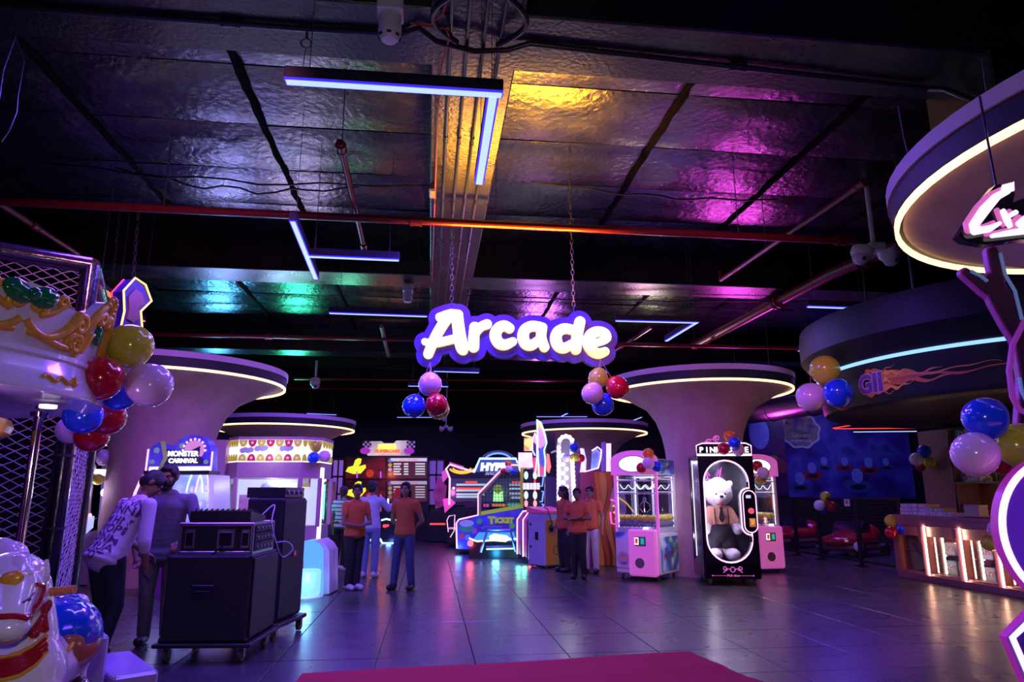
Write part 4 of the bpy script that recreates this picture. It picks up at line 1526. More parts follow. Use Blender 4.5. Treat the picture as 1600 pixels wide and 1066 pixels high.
def claw_machine(label, loc, rotz, w=.84, d=.84, h=2.08, front=True, seed=1, place='pink claw machine'):
    t = thing('claw_machine', label, 'claw machine', loc, R(rotz), 'claw machines')
    zf = .80
    casters(t, [(-w / 2 + .08, .08), (w / 2 - .08, .08), (-w / 2 + .08, d - .08), (w / 2 - .08, d - .08)])
    b = MB().box((0, d / 2, (.1 + zf) / 2), (w, d, zf - .1), bev=.02).build('lower_cabinet', M_wp, t)
    for s in (-1, 1):
        MB().box((s * (w / 2 + .004), d / 2, .44), (.008, d - .08, .58), bev=.003).build('side_print', M_blueart, b)
        MB().text('My Lelian', 0, 0, 0, .15, .004, shear=.3, M=Matrix.Translation((s * (w / 2 + .01), d / 2, .40)) @ Matrix.Rotation(R(90 * s), 4, 'Z') @ Matrix.Rotation(R(-14), 4, 'Y')).build('side_lettering', M_print, b)
    # corner posts
    for x in (-w / 2 + .025, w / 2 - .025):
        for y in (.025, d - .025):
            MB().box((x, y, (zf + h) / 2), (.05, .05, h - zf), bev=.008).build('corner_post', M_pinkp if (y < .1 and front) else M_wp, t)
            MB().box((x * .93, y + (.03 if y < .1 else -.03), (zf + 1.78) / 2), (.016, .012, 1.78 - zf), bev=.003).build('inner_light_strip', M_strip, t)
    # glass panes
    for x in (-w / 2 + .012, w / 2 - .012):
        MB().box((x, d / 2, (zf + 1.8) / 2), (.006, d - .1, 1.8 - zf)).build('side_pane', M_glass, t)
        MB().box((x, d / 2, 1.72), (.012, d - .1, .02)).box((x, d / 2, 1.5), (.012, d - .1, .016)).build('pane_rail', M_wp, t)
    MB().box((0, .012, (zf + 1.8) / 2), (w - .1, .006, 1.8 - zf)).build('front_pane', M_glass, t)
    MB().box((0, .012, 1.70), (w - .1, .014, .02)).box((0, .012, 1.47), (w - .1, .014, .016)).box((-.02, d - .03, 1.3), (.04, .02, 1.0)).build('pane_rail', M_wp, t)
    MB().box((0, d - .012, (zf + 1.8) / 2), (w - .1, .006, 1.8 - zf)).build('back_pane', M_glass, t)
    # header
    hd = MB().box((0, d / 2 + .02, 1.94), (w, d - .06, .28), bev=.01).build('header', M_wp, t)
    for s in (-1, 1):
        MB().box((s * (w / 2 + .004), d / 2, 1.94), (.008, d - .08, .25), bev=.003).build('header_print', M_blueart, hd)
        MB().text('My Lelian', 0, 0, 0, .1, .004, shear=.3, M=Matrix.Translation((s * (w / 2 + .01), d / 2, 1.9)) @ Matrix.Rotation(R(90 * s), 4, 'Z') @ Matrix.Rotation(R(-14), 4, 'Y')).build('header_lettering', M_print, hd)
    poly = [(-w / 2 - .02, 1.8), (w / 2 + .02, 1.8), (w / 2 + .02, 2.06)] + [(w / 2 * math.cos(a) * 1.04, 2.06 + .17 * math.sin(a)) for a in [PI * i / 12 for i in range(1, 12)]] + [(-w / 2 - .02, 2.06)]
    MB().prism(poly, -.06, .05).build('arched_front', M_pinkp, t)
    el = [(.27 * math.cos(a), 1.99 + .135 * math.sin(a)) for a in [2 * PI * i / 28 for i in range(28)]]
    ob = MB().prism([(x * 1.07, 1.99 + (z - 1.99) * 1.1) for x, z in el], -.068, -.06).build('oval_rim', mat('grey_rim', (.2, .15, .2), .4), t)
    MB().prism(el, -.074, -.068).build('lit_oval', M_lamp_w, t)
    # front controls
    cc = MB().box((.14, -.06, .47), (.52, .14, .78), bev=.03).build('control_column', M_pinkp, t)
    MB().box((.12, -.134, .66), (.21, .012, .16), bev=.004).build('coin_plate', mat('slate_plate', (.12, .16, .2), .4), cc)
    fr = MB().box((.055, -.142, .665), (.075, .01, .12), bev=.004).build('card_reader', M_lamp_w, cc)
    MB().box((.055, -.148, .665), (.05, .008, .085), bev=.003).build('screen', art('orange_screen', [(.9, .1, .02), (.9, .5, .05), (.1, .02, .02)], 18, emit=.6), cc)
    MB().box((.165, -.142, .665), (.06, .01, .1), bev=.003).build('coin_slot', glow('teal_slot', (.02, .5, .4), .7), cc)
    MB().cyl((.10, -.135, .30), (.10, -.142, .30), .085, n=28).build('speaker_hole', mat('grey_mesh', (.16, .13, .18), .6, bump=.5, bscale=120), cc)
    js = MB().cyl((.2, -.06, .86), (.2, -.06, .90), .05, .045, n=16).build('button', M_lamp_w, cc)
    pl = MB().box((-.27, -.01, .44), (.28, .03, .5), bev=.012).build('prize_panel', M_wp, t)
    MB().cyl((-.26, -.03, .35), (-.26, -.036, .35), .12, n=30).build('round_sticker', mat('grey_sticker', (.45, .42, .5), .4), pl)
    for k, (tx, c) in enumerate((('WIN', (.8, .05, .3)), ('EVERY', (.9, .3, .05)), ('TIME', (.2, .05, .5)))):
        MB().text(tx, -.255, -.038, .385 - .065 * k, .062, .003, off=.002).build('sticker_lettering', mat('sticker_ink_%d' % k, c, .5), pl)
    MB().box((-.26, -.012, .74), (.3, .02, .12), bev=.005).build('header_print', M_blueart, t)
    # inside: floor, crane, garlands, light
    MB().box((0, d / 2, zf + .04), (w - .02, d - .02, .08)).build('prize_floor', M_wp, t)
    cr = MB().box((0, d * .5, 1.76), (w - .12, .04, .03)).box((-.02, d * .5, 1.72), (.12, .12, .06)).build('crane_carriage', M_alu, t)
    cl = MB().cyl((-.02, d * .5, 1.7), (-.02, d * .5, 1.38), .006, n=6).cyl((-.02, d * .5, 1.40), (-.02, d * .5, 1.32), .035, n=12).build('claw', M_chrome, t)
    for k in range(3):
        a = 2 * PI * k / 3
        MB().tube([(-.02 + math.cos(a) * r_, d * .5 + math.sin(a) * r_, z_) for r_, z_ in ((.03, 1.33), (.1, 1.27), (.11, 1.2), (.04, 1.14))], .007, 6).build('prong', M_chrome, cl)
    mbg = MB()
    for y in (.08, d - .08):
        mbg.tube([(-w / 2 + .08 + (w - .16) * i / 30, y, 1.64 - .09 * abs(math.sin(i / 30 * PI * 4))) for i in range(31)], .007, 5)
    mbg.build('bead_garland', M_strip, t)
    lo = lamp('cabinet_lamp', 'AREA', (0, 0, 0), 11, (.95, .85, 1), .5, sy=.4)
    lo.parent = t
    lo.location = (0, d / 2, 1.785)
    # prizes
    rnd = random.Random(seed)
    mw = Matrix.Translation(loc) @ Matrix.Rotation(R(rotz), 4, 'Z')
    for row, (n, col) in enumerate(((9, 'grey'), (9, 'yellow'), (9, 'yellow'), (9, 'grey'))):
        for i in range(n):
            gx = -w / 2 + .1 + (w - .2) * i / (n - 1)
            if row < 2:
                p = (gx, .075 + rnd.uniform(0, .02), zf + .14 + (.10 if row == 1 else 0))
            else:
                p = (w / 2 - .085, .15 + (d - .24) * i / (n - 1), zf + .14 + (.10 if row == 2 else 0))
            q = mw @ Vector(p)
            yl = col == 'yellow'
            toy = thing('plush_ball', ('yellow plush ball toy' if yl else 'grey violet plush toy') + f' heaped inside the {place}', 'plush toy', q, rnd.uniform(0, 6), f'plush prizes inside the {place}')
            r = .052
            link('ball', plush_me(yl), toy)
            link('ears', plush_ears(yl), toy)
    return t


_pl = {}


def plush_me(y):
    if ('b', y) not in _pl:
        _pl['b', y] = MB().sphere((0, 0, 0), (.056, .056, .054), 12, 8).mesh('ball', mat('plush_yellow', (.85, .6, .06), .9, noise=.15) if y else mat('plush_grey', (.3, .24, .36), .9, noise=.5, scale=25))
    return _pl['b', y]


def plush_ears(y):
    if ('e', y) not in _pl:
        _pl['e', y] = MB().sphere((-.03, 0, .05), .016, 8, 6).sphere((.03, 0, .05), .016, 8, 6).sphere((0, -.052, -.005), (.02, .012, .014), 8, 6).mesh('ears', mat('plush_pale', (.85, .75, .4), .9) if y else mat('plush_white', (.7, .62, .74), .9))
    return _pl['e', y]


claw_machine('pink and white claw machine with oval lit header and yellow plush', (3.64, 12.14, 0), -42, seed=1, place='pink claw machine')
claw_machine('white claw machine half hidden behind the teddy bear machine', (6.36, 13.0, 0), 6, front=False, seed=2, place='half hidden claw machine')

# ================================================================ teddy bear machine
pd = thing('teddy_machine', 'black gift machine with oval neon window holding a big teddy', 'prize machine', (4.98, 11.28, 0), R(-10))
W, D = .92, .84
casters(pd, [(-.36, .08), (.36, .08), (-.36, .74), (.36, .74)])


def stadium(X, Z, cx, z0, z1, r):
    return np.hypot(X - cx, Z - np.clip(Z, z0 + r, z1 - r)) - r


def pd_front(X, Z):
    box = np.maximum(np.abs(X) - W / 2, np.abs(Z - 1.11) - 1.01)
    hole = stadium(X, Z, -.015, .36, 2.02, .37)
    ctl = stadium(X, Z, .345, .80, 1.56, .145)
    return np.maximum(box, -np.maximum(hole, -ctl))


MB().sdf(pd_front, -.48, .48, .08, 2.14, .02, 0, .03).build('front_door', M_blk, pd, angle=30)
MB().box((W / 2 - .015, D / 2, 1.11), (.03, D - .06, 2.02), bev=.005).build('side_panel', M_blk, pd)
MB().box((0, D - .015, 1.11), (W, .03, 2.02), bev=.005).build('back_panel', mat('mirror_back', (.32, .3, .4), .12, metal=.9), pd)
MB().box((0, D / 2, .23), (W, D, .26), bev=.01).build('base', M_blk, pd)
MB().box((0, D / 2, 2.1), (W, D, .05), bev=.01).build('roof', M_blk, pd)
for y in (.03, D - .03):
    MB().box((-W / 2 + .02, y, 1.2), (.04, .06, 1.8), bev=.006).build('corner_post', M_blk, pd)
MB().box((-W / 2 + .012, D / 2, 1.2), (.006, D - .1, 1.75)).build('side_pane', M_glass, pd)
MB().box((-.015, .034, 1.19), (.74, .005, 1.66)).build('front_pane', M_glass, pd)


def stad_pts(cx, z0, z1, r, n=12, off=0.):
    r2 = r + off
    pts = [(cx + r2 * math.cos(a), z1 - r + r2 * math.sin(a)) for a in [PI * i / n for i in range(n + 1)]]
    pts += [(cx + r2 * math.cos(a), z0 + r + r2 * math.sin(a)) for a in [PI + PI * i / n for i in range(n + 1)]]
    return pts


outer = stad_pts(-.015, .36, 2.02, .37)
keep = [p for p in outer if not (p[0] > .2 and .8 < p[1] < 1.56)]
i0 = max(range(len(keep)), key=lambda i: math.hypot(keep[i][0] - keep[i - 1][0], keep[i][1] - keep[i - 1][1]))
keep = keep[i0:] + keep[:i0]
left = [(x, z) for x, z in stad_pts(.345, .80, 1.56, .145) if x < .36]
left = sorted(left, key=lambda p: p[1])
# run of the neon: round the window and in around the control pod
pts = [(.355, .86)] + [(-.015 + .37 * math.cos(a), .73 + .37 * math.sin(a)) for a in [-i * PI / 14 for i in range(0, 15)]] + [(-.015 + .37 * math.cos(a), 1.65 + .37 * math.sin(a)) for a in [PI - i * PI / 14 for i in range(0, 15)]] + [(.355, 1.55)] + left[::-1]
MB().tube([(x, -.008, z) for x, z in pts], .0125, 8, closed=True).build('window_neon', M_pinkneon, pd)
pod = MB().prism(stad_pts(.345, .84, 1.52, .105), -.03, .0).build('control_pod', M_blk, pd)
MB().tube([(x, -.032, z) for x, z in stad_pts(.345, .84, 1.52, .105)], .008, 8, closed=True).build('pod_neon', M_pinkneon, pod)
MB().box((.33, -.034, 1.42), (.08, .008, .05), bev=.002).build('display', glow('pod_display', (.6, .7, 1), 1.0), pod)
MB().cyl((.36, -.03, 1.19), (.36, -.065, 1.18), .05, .042, n=20).build('push_button', glow('red_button', (1, .12, .2), .8), pod)
MB().box((.37, -.034, 1.0), (.1, .012, .14), bev=.004).build('card_reader', mat('reader_frame', (.5, .2, .1), .4, emit=.3, ecol=(1, .3, .1)), pod)
MB().box((.37, -.042, 1.01), (.07, .008, .09), bev=.002).build('screen', art('orange_screen', [(.9, .1, .02)]), pod)
for z in (1.62, .73):
    MB().box((.33, -.02, z), (.035, .03, .09), bev=.006).build('door_hinge', mat('hinge_black', (.02, .02, .025), .3), pd)
# header with letters and curls
MB().prism([(-.48, 2.12), (.44, 2.12), (.44, 2.27), (.35, 2.31), (-.38, 2.31), (-.48, 2.27)], -.02, .06).build('header_board', M_blk, pd)
MB().tube([(x, -.024, z) for x, z in [(-.48, 2.125), (.44, 2.125), (.44, 2.27), (.35, 2.31), (-.38, 2.31), (-.48, 2.27)]], .011, 8, closed=True).build('header_neon', M_pinkneon, pd)
MB().box((-.02, -.03, 2.105), (.92, .02, .02), bev=.004).build('header_bar', M_lamp_w, pd)
for k, ch in enumerate('PINK DATE'):
    if ch != ' ':
        MB().text(ch, -.40 + .095 * k, -.03, 2.155, .13, .012, off=.004).build('letter', M_lamp_w, pd)
curl = MB()
for s in (-1, 1):
    curl.tube([(s * (.10 + x) - .02, .0, 2.36 + z) for x, z in spiral(.0, .035, .06, 1.4, R(-90), s and 1)], .010, 6)
    curl.tube([(s * (.06 + .25 * i / 10) - .02, .0, 2.42 - .09 * (i / 10) ** 1.5 + .015 * math.sin(i)) for i in range(11)], .009, 6)
    curl.tube([(s * (.24 + x) - .02, .0, 2.33 + z) for x, z in spiral(.0, .02, .045, 1.3, R(-90), 1)], .008, 6)
curl.build('header_scroll', mat('pink_scroll', (.7, .15, .5), .4, emit=.45, ecol=(1, .2, .7)), pd)
crl = MB()
for s in (-1, 1):
    crl.tube([(s * (.12 + x), -.012, .27 + z) for x, z in spiral(0, 0, .04, 1.3, R(200), 1)], .007, 6)
    crl.tube([(s * (.03 + .13 * i / 8), -.012, .235 + .03 * math.sin(i * .6)) for i in range(9)], .007, 6)
    crl.tube([(s * .10, -.012, .155), (s * .32, -.012, .155)], .003, 5)
    crl.sphere((s * .33, -.012, .155), (.012, .006, .012), 8, 6)
crl.tube([(.035 * math.cos(a), -.012, .25 + .04 * math.sin(a)) for a in [2 * PI * i / 16 for i in range(16)]], .007, 6, closed=True)
crl.build('base_scroll', mat('pink_scroll'), pd)
MB().text('Pink time', 0, -.012, .14, .055, .004, shear=.25, off=.001).build('base_lettering', mat('pink_scroll'), pd)
for y in (.06, D - .06):
    MB().box((-W / 2 + .05, y, 1.2), (.012, .012, 1.6)).build('inner_light_strip', M_strip, pd)
for s in (-1, 1):
    MB().tube([(-.05 + s * .10, D - .1, 1.74), (-.05 + s * .15, D - .12, 1.93), (-.05 + s * .06, D - .1, 1.78)], .012, 6).build('ear_neon', M_magneon, pd)
for loc, e in (((-.05, .2, 2.06), 26),):
    lo = lamp('cabinet_lamp', 'AREA', (0, 0, 0), e, (1, .8, .98), .5, sy=.3)
    lo.parent = pd
    lo.location = loc
    if e < 5:
        lo.rotation_euler = (R(70), 0, R(-30))

for loc, e in (((-.36, .09, 1.45), 6), ((-.34, .1, .7), 5)):  # point fills added beside the strip to light the bear's front
    lo = lamp('cabinet_lamp', 'POINT', (0, 0, 0), e, (1, .82, .98), .04)
    lo.parent = pd
    lo.location = loc
bear = thing('teddy_bear', 'big pale pink teddy bear in black dungarees and tie', 'teddy bear', Vector(pd.location) + Matrix.Rotation(R(-10), 3, 'Z') @ Vector((-.06, .44, .362)), R(-10))
M_fur = mat('pale_pink_fur', (.86, .74, .78), .95, noise=.15, scale=18, bump=.9, bscale=55)
M_tan = mat('peach_shirt', (.72, .34, .22), .9, noise=.15, bump=.5, bscale=60)
M_dung = mat('black_dungaree', (.014, .012, .016), .8, noise=.3, bump=.3, bscale=80)
furp = [('e', (0, 0, 1.13), (.25, .2, .245)), ('e', (0, -.04, 1.3), (.12, .1, .09)), ('e', (-.13, -.02, 1.08), (.12, .13, .12)), ('e', (.13, -.02, 1.08), (.12, .13, .12)), ('e', (0, -.17, 1.03), (.10, .09, .075)), ('e', (0, -.15, .97), (.075, .07, .05)),
        ('e', (-.22, .03, 1.27), (.06, .045, .065)), ('e', (.22, .03, 1.27), (.06, .045, .065)),
        ('c', (0, .03, .9), (0, .03, .3), .11, .12), ('c', (-.2, -.02, .72), (-.26, -.1, .5), .09, .08), ('c', (.2, -.02, .72), (.27, -.1, .5), .09, .08),
        ('c', (-.12, -.02, .2), (-.13, -.08, .11), .12, .11), ('c', (.12, -.02, .2), (.15, -.08, .11), .12, .11), ('e', (-.14, -.16, .10), (.12, .15, .10)), ('e', (.16, -.16, .10), (.12, .15, .10))]
blob_obj('body', furp, M_fur, bear, .014, 4)
blob_obj('shirt', [('e', (0, .0, .72), (.2, .175, .2)), ('c', (-.15, 0, .8), (-.23, -.05, .62), .105, .1), ('c', (.15, 0, .8), (.235, -.05, .62), .105, .1)], M_tan, bear, .014, 5)
blob_obj('dungarees', [('e', (0, .0, .45), (.225, .2, .2)), ('c', (-.11, -.01, .4), (-.13, -.03, .24), .14, .135), ('c', (.11, -.01, .4), (.13, -.03, .24), .14, .135)], M_dung, bear, .014, 5)
for s in (-1, 1):
    MB().tube([(s * .10, -.17, .55), (s * .115, -.19, .7), (s * .11, -.16, .86)], .016, 6, flat=.5).build('brace', M_dung, bear)
    MB().sphere((s * .075, -.205, 1.10), .017, 10, 8).build('eye', mat('bead_black', (.01, .01, .012), .08), bear)
MB().sphere((0, -.262, 1.06), (.036, .022, .027), 14, 10).build('nose', mat('bead_black'), bear)
MB().sphere((.0, -.205, .945), (.03, .03, .028), 12, 8).build('mouth', mat('red_felt', (.5, .02, .04), .8), bear)
MB().prism([(-.03, .88), (.03, .88), (.018, .84), (.045, .68), (0, .62), (-.045, .68), (-.018, .84)], -.195, -.165).build('tie', M_dung, bear)

# ================================================================ round black soffit
sf = thing('round_soffit', 'round black soffit with blue light line and flame lettering', 'soffit', (9.0, 9.35, 0))
RS = 2.85
MB().lathe([(RS - .5, 2.72), (RS - .12, 2.68), (RS - .03, 2.72), (RS, 2.8), (RS + .0, 3.26), (RS + .02, 3.30), (RS + .12, 3.45), (RS + .27, 3.62), (RS + .28, 3.95), (RS + .26, 4.1), (RS - .2, 4.1)], 96).build('fascia', mat('satin_black', (.007, .006, .009), .5, noise=.2), sf)
MB().lathe([(0, 2.74), (RS - .45, 2.72)], 96).build('underside', M_blackgap, sf)
MB().lathe([(RS + .02, 3.29), (RS + .05, 3.29), (RS + .06, 3.33), (RS + .035, 3.34)], 96).build('light_line', glow('cyan_blue_line', (.25, .5, 1.0), 1.6), sf)
for a in (20, 110, 200, 290):
    MB().cyl(((RS - .4) * math.cos(R(a)), (RS - .4) * math.sin(R(a)), 4.05), ((RS - .4) * math.cos(R(a)), (RS - .4) * math.sin(R(a)), 6.24), .02, n=8).build('suspension_rod', M_wire, sf)


def on_fascia(mb, u0, z0, verts, faces, mi=0, out=.012):
    """wrap flat (x, z) artwork on the round fascia; u metres along the arc from the heading a0"""
    vs = []
    for x, y, z in verts:
        a = A_S + (u0 + x) / RS
        r = RS + out - y
        vs.append((r * math.cos(a), r * math.sin(a), z0 + z))
    mb.add(vs, faces, mi)


A_S = R(183)


rnd = random.Random(5)
# flame print: wavy tapering tongues wrapped on the fascia
for k, (u0, z0, L, w0, c, amp) in enumerate(((.30, 3.0, .75, .16, (.34, .05, .015), .03), (.32, 3.06, 1.0, .07, (.5, .12, .02), .04), (.32, 2.95, 1.2, .06, (.45, .09, .02), .04), (.34, 3.0, 2.0, .035, (.34, .05, .03), .05),
                                              (.34, 3.1, .55, .05, (.62, .24, .05), .03), (.34, 2.9, .6, .05, (.6, .22, .05), .03), (.36, 3.03, 1.6, .025, (.5, .14, .04), .04), (.3, 3.0, .35, .09, (.65, .3, .07), .02), (.2, 3.16, .5, .035, (.45, .1, .02), .03), (.2, 2.84, .5, .035, (.45, .1, .02), .03))):
    m_ = MB()
    n = 30
    ph = rnd.uniform(0, 6)
    for i in range(n):
        q = []
        for j in (i, i + 1):
            f = j / n
            cz = amp * math.sin(ph + f * 9) * f + .02 * math.sin(ph * 2 + f * 21) * f
            hw = w0 * (1 - f) ** 1.2 * (1 + .35 * math.sin(ph + f * 26)) + .002
            q += [(f * L, cz + hw), (f * L, cz - hw)]
        q = [q[0], q[2], q[3], q[1]]
        on_fascia(m_, u0, z0, [(x, 0, z) for x, z in q] + [(x, .003, z) for x, z in q], [(0, 1, 2, 3), (4, 7, 6, 5), (0, 4, 5, 1), (2, 6, 7, 3)], out=.006 + .0015 * k)
    m_.build('flame_print', mat('flame_ink_%d' % k, c, .5, noise=.5, scale=9, emit=.12, ecol=c), sf)
tm = MB().text('GII', 0, 0, 0, .36, .01, off=.012, align='LEFT')
for k, (m_, off) in enumerate(((mat('violet_letter', (.16, .07, .28), .4), .02), )):
    mm = MB()
    on_fascia(mm, .06, 2.87, [tuple(v) for v in tm.v], tm.f, out=.034)
    mm.build('lettering', m_, sf)
tm2 = MB().text('GII', 0, 0, 0, .36, .006, off=.028, align='LEFT')
mm = MB()
on_fascia(mm, .06, 2.87, [tuple(v) for v in tm2.v], tm2.f, out=.026)
mm.build('lettering_outline', mat('pale_outline', (.55, .4, .5), .5), sf)

# ================================================================ lit counter along the right
M_coral = mat('coral_counter', (.42, .12, .11), .4, noise=.08)
M_mauve = mat('mauve_counter_top', (.30, .10, .13), .35, noise=.08)
M_warmstrip = glow('warm_white_strip', (1.0, .78, .62), 2.6)
ct = thing('display_counter', 'long coral display counter with lit vertical strips', 'counter', (8.5, 12.12, 0), R(-90))
LC = 5.4
MB().box((LC / 2, .3, 1.06), (LC, .62, .07), bev=.008).build('worktop', M_mauve, ct)
MB().box((LC / 2, .0, .97), (LC, .03, .12), bev=.006).build('top_rail', M_mauve, ct)
MB().box((LC / 2, .0, .055), (LC, .05, .11), bev=.006).build('plinth', M_mauve, ct)
MB().box((LC / 2, .58, .55), (LC, .03, 1.0)).build('back_panel', M_coral, ct)
MB().box((LC / 2, .3, .12), (LC, .56, .03)).build('base_board', M_coral, ct)
edges = [0, .75, 1.57, 2.31, 3.08, 3.85, 4.62, LC]
for i, x in enumerate(edges):
    p = MB().box((x, .02, .53), (.10, .05, .86), bev=.006).build('post', M_mauve, ct)
    MB().box((x, .32, .53), (.02, .52, .86)).build('divider', M_coral, ct)
    if 0 < i < len(edges) - 1:
        MB().box((x + .065, -.005, .52), (.025, .02, .80), bev=.004).build('light_strip', M_warmstrip, ct)
        MB().box((x + .10, .14, .5), (.02, .02, .70), bev=.004).build('inner_light_strip', M_warmstrip, ct)
        lo = lamp('counter_lamp', 'AREA', (0, 0, 0), 7, (1, .72, .5), .03, sy=.8)
        lo.parent = ct
        lo.location = (x + .065, -.03, .52)
        lo.rotation_euler = (R(90), 0, 0)
for i in range(len(edges) - 1):
    xm, w = (edges[i] + edges[i + 1]) / 2, edges[i + 1] - edges[i]
    MB().box((xm, .03, .83), (w - .1, .02, .17), bev=.004).build('valance_panel', M_coral, ct)
    if True:
        lo = lamp('bay_fill', 'POINT', (0, 0, 0), 2.6, (1, .6, .42), .05)  # unseen point lamp added so the coral bay glows
        lo.parent = ct
        lo.location = (edges[i] + w / 2, .3, .72)
    MB().box((xm, .14, .44), (w - .12, .008, .62)).build('glass_door', M_glass, ct)
    MB().box((xm, .36, .45), (w - .06, .4, .012)).build('glass_shelf', glass('shelf_glass', (.8, .9, .85), .2), ct)
cb = thing('carton', 'brown cardboard carton leaning inside the first counter bay', 'carton', (8.72, 11.74, .137), R(-90))
Mx = Matrix.Rotation(R(-16), 4, 'Y')
MB().box((0, 0, .33), (.34, .1, .62), bev=.004, M=Mx).build('box', mat('kraft_card', (.36, .2, .08), .8, noise=.12), cb)
MB().text('cornetters', 0, -.052, 0, .085, .002, M=Mx @ Matrix.Translation((.06, 0, .32)) @ Matrix.Rotation(R(60), 4, 'Y')).build('lettering', mat('card_ink', (.08, .04, .02), .7), cb)
rnd = random.Random(9)
cols = [((.6, .52, .58), 'white'), ((.34, .38, .34), 'grey green'), ((.5, .4, .42), 'pinkish')]
kinds = []
for bay in range(1, 4):
    for lev, z in ((0, .137), (1, .458)):
        for j in range(2):
            c, nm = cols[(bay + lev + j) % 3]
            wv, dv_, hv = .2 + .05 * ((bay + j) % 2), .24, .20 + .03 * ((bay + lev) % 2)
            xx = edges[bay] + .28 + j * .27
            o = thing('boxed_toy', f'{nm} boxed toy, {("far", "near")[j]} one on the {("lower", "upper")[lev]} shelf of the {("second", "third", "fourth")[bay - 1]} counter bay', 'box', (8.5 + .36, 12.12 - xx, z), R(-90), 'boxed toys inside the counter')
            MB().box((0, 0, hv / 2), (wv, dv_, hv), bev=.004).build('carton', mat('carton_' + nm.replace(' ', '_'), c, .5, noise=.25, scale=12), o)
            MB().box((0, -dv_ / 2 - .002, hv * .5), (wv * .8, .004, hv * .35)).build('print_band', art('toy_band', [(.7, .1, .1), (.8, .75, .7), (.15, .1, .2)], 30), o)
# stacks on the worktop
k = 0
for (x, n, wv, hv, cols2) in ((.42, 3, .42, .065, ('lilac', 'violet', 'lilac')), (.86, 3, .3, .06, ('white', 'yellow', 'lilac')), (1.22, 1, .24, .07, ('yellow',)), (.6, 1, .7, .055, ('white',))):
    pass
CC2 = {'lilac': (.5, .42, .7), 'violet': (.38, .28, .6), 'white': (.72, .66, .7), 'yellow': (.6, .55, .12)}
stk = [(.36, 0, 'violet', .46), (.36, 1, 'lilac', .44), (.36, 2, 'lilac', .40), (.82, 0, 'white', .42), (.80, 1, 'lilac', .34), (.74, 2, 'yellow', .22), (1.1, 1, 'yellow', .22), (1.22, 0, 'white', .34)]
for x, lev, c, wv in stk:
    o = thing('toy_box', f'{c} flat toy box, {("lowest", "middle", "top")[lev]} at the {"far" if x < .5 else ("middle" if x < 1 else "near")} stack on the counter', 'box', (8.5 + .2, 12.12 - x, 1.0955 + .0655 * lev), R(-90 + (x * 37 % 7) - 3), 'toy boxes on the counter')
    MB().box((0, 0, .0325), (wv, .24, .064), bev=.004).build('carton', mat('flatbox_' + c, CC2[c], .5, noise=.2, scale=20), o)
    MB().box((0, -.1215, .0325), (wv * .86, .003, .04)).build('print_band', art('flat_band', [(.62, .55, .7), (.35, .25, .55), (.7, .66, .7)], 40), o)

# shelf unit behind the counter
M_shelf = mat('brown_shelf_board', (.28, .13, .10), .45, noise=.1)
M_ochre = mat('ochre_shelf_back', (.34, .15, .035), .5, noise=.1)
su = thing('shelf_unit', 'tall brown shelf unit with lit ochre niches behind the counter', 'shelf', (9.6, 12.62, 0), R(-90))
MB().box((.40, .03, 1.33), (.82, .06, 2.66), bev=.006).build('end_panel', M_shelf, su)
MB().box((2.45, .46, 1.33), (4.1, .03, 2.66)).build('back_panel', M_ochre, su)
for x in (.83, 1.83, 2.83, 3.83):
    MB().box((x, .23, 1.33), (.03, .46, 2.66), bev=.004).build('upright', M_shelf, su)
    MB().box((x - .02, -.005, 1.33), (.025, .02, 2.66)).build('black_edge', M_blk, su)
for z in (.3, 1.0, 1.66, 2.18, 2.645):
    MB().box((2.33, .23, z), (3.0, .46, .025), bev=.003).build('shelf_board', M_shelf, su)
    MB().box((2.33, -.006, z), (3.0, .014, .028)).build('shelf_edge', M_blk, su)
for x in (1.66, 2.66, 3.66):
    MB().box((x, .42, 1.55), (.03, .02, 2.1), bev=.004).build('light_strip', M_warmstrip, su)
    lo = lamp('shelf_lamp', 'AREA', (0, 0, 0), 6, (1, .7, .42), .04, sy=2.0)
    lo.parent = su
    lo.location = (x, .38, 1.7)
    lo.rotation_euler = (R(90), 0, 0)
names = ['pale paper packet stack item', 'white paper packet']
for i in range(6):
    o = MB().box((0, 0, .022), (.34 - .01 * (i % 3), .2, .042), bev=.004).build('paper_packet', mat('cream_packet', (.66, .55, .45), .6, noise=.15, scale=20), None, (9.6 + .14, 12.62 - 1.05 - .012 * (i % 2), 1.014 + .043 * i), (0, 0, R(-90 + 3 * (i % 3))))
    tag(o, f'cream packet, {("lowest", "second", "third", "fourth", "fifth", "topmost")[i]} of the stack in the lower ochre niche', 'packet', 'cream packets in the ochre niche')
for i in range(9):
    o = MB().box((0, 0, .022), (.2, .2, .042), bev=.004).build('paper_packet', mat('grey_packet', (.6, .54, .56), .6, noise=.15, scale=20), None, (9.6 + .14, 12.62 - 1.98, 1.014 + .043 * i), (0, 0, R(-90 + 2 * (i % 4))))
    tag(o, f'grey white packet, {("lowest", "second", "third", "fourth", "fifth", "sixth", "seventh", "eighth", "topmost")[i]} of the tall stack by the neon', 'packet', 'grey packets in the second niche')
for z, lab in ((1.674, 'green black boxed toy car on the middle niche shelf'),):
    o = thing('boxed_toy', lab, 'box', (9.78, 11.5, z), R(-100))
    MB().prism([(-.28, 0), (.28, 0), (.28, .08), (.1, .17), (-.28, .17)], -.11, .11).build('carton', art('green_black_print', [(.02, .02, .03), (.2, .6, .05), (.7, .7, .6), (.04, .05, .06), (.3, .28, .3)], 12, 'NOISE'), o)
    MB().box((.1, -.114, .05), (.3, .006, .05)).build('print_band', mat('carton_white'), o)
    MB().box((-.12, -.113, .12), (.2, .004, .06)).build('label_panel', art('toy_band', [(.7, .1, .1)]), o)
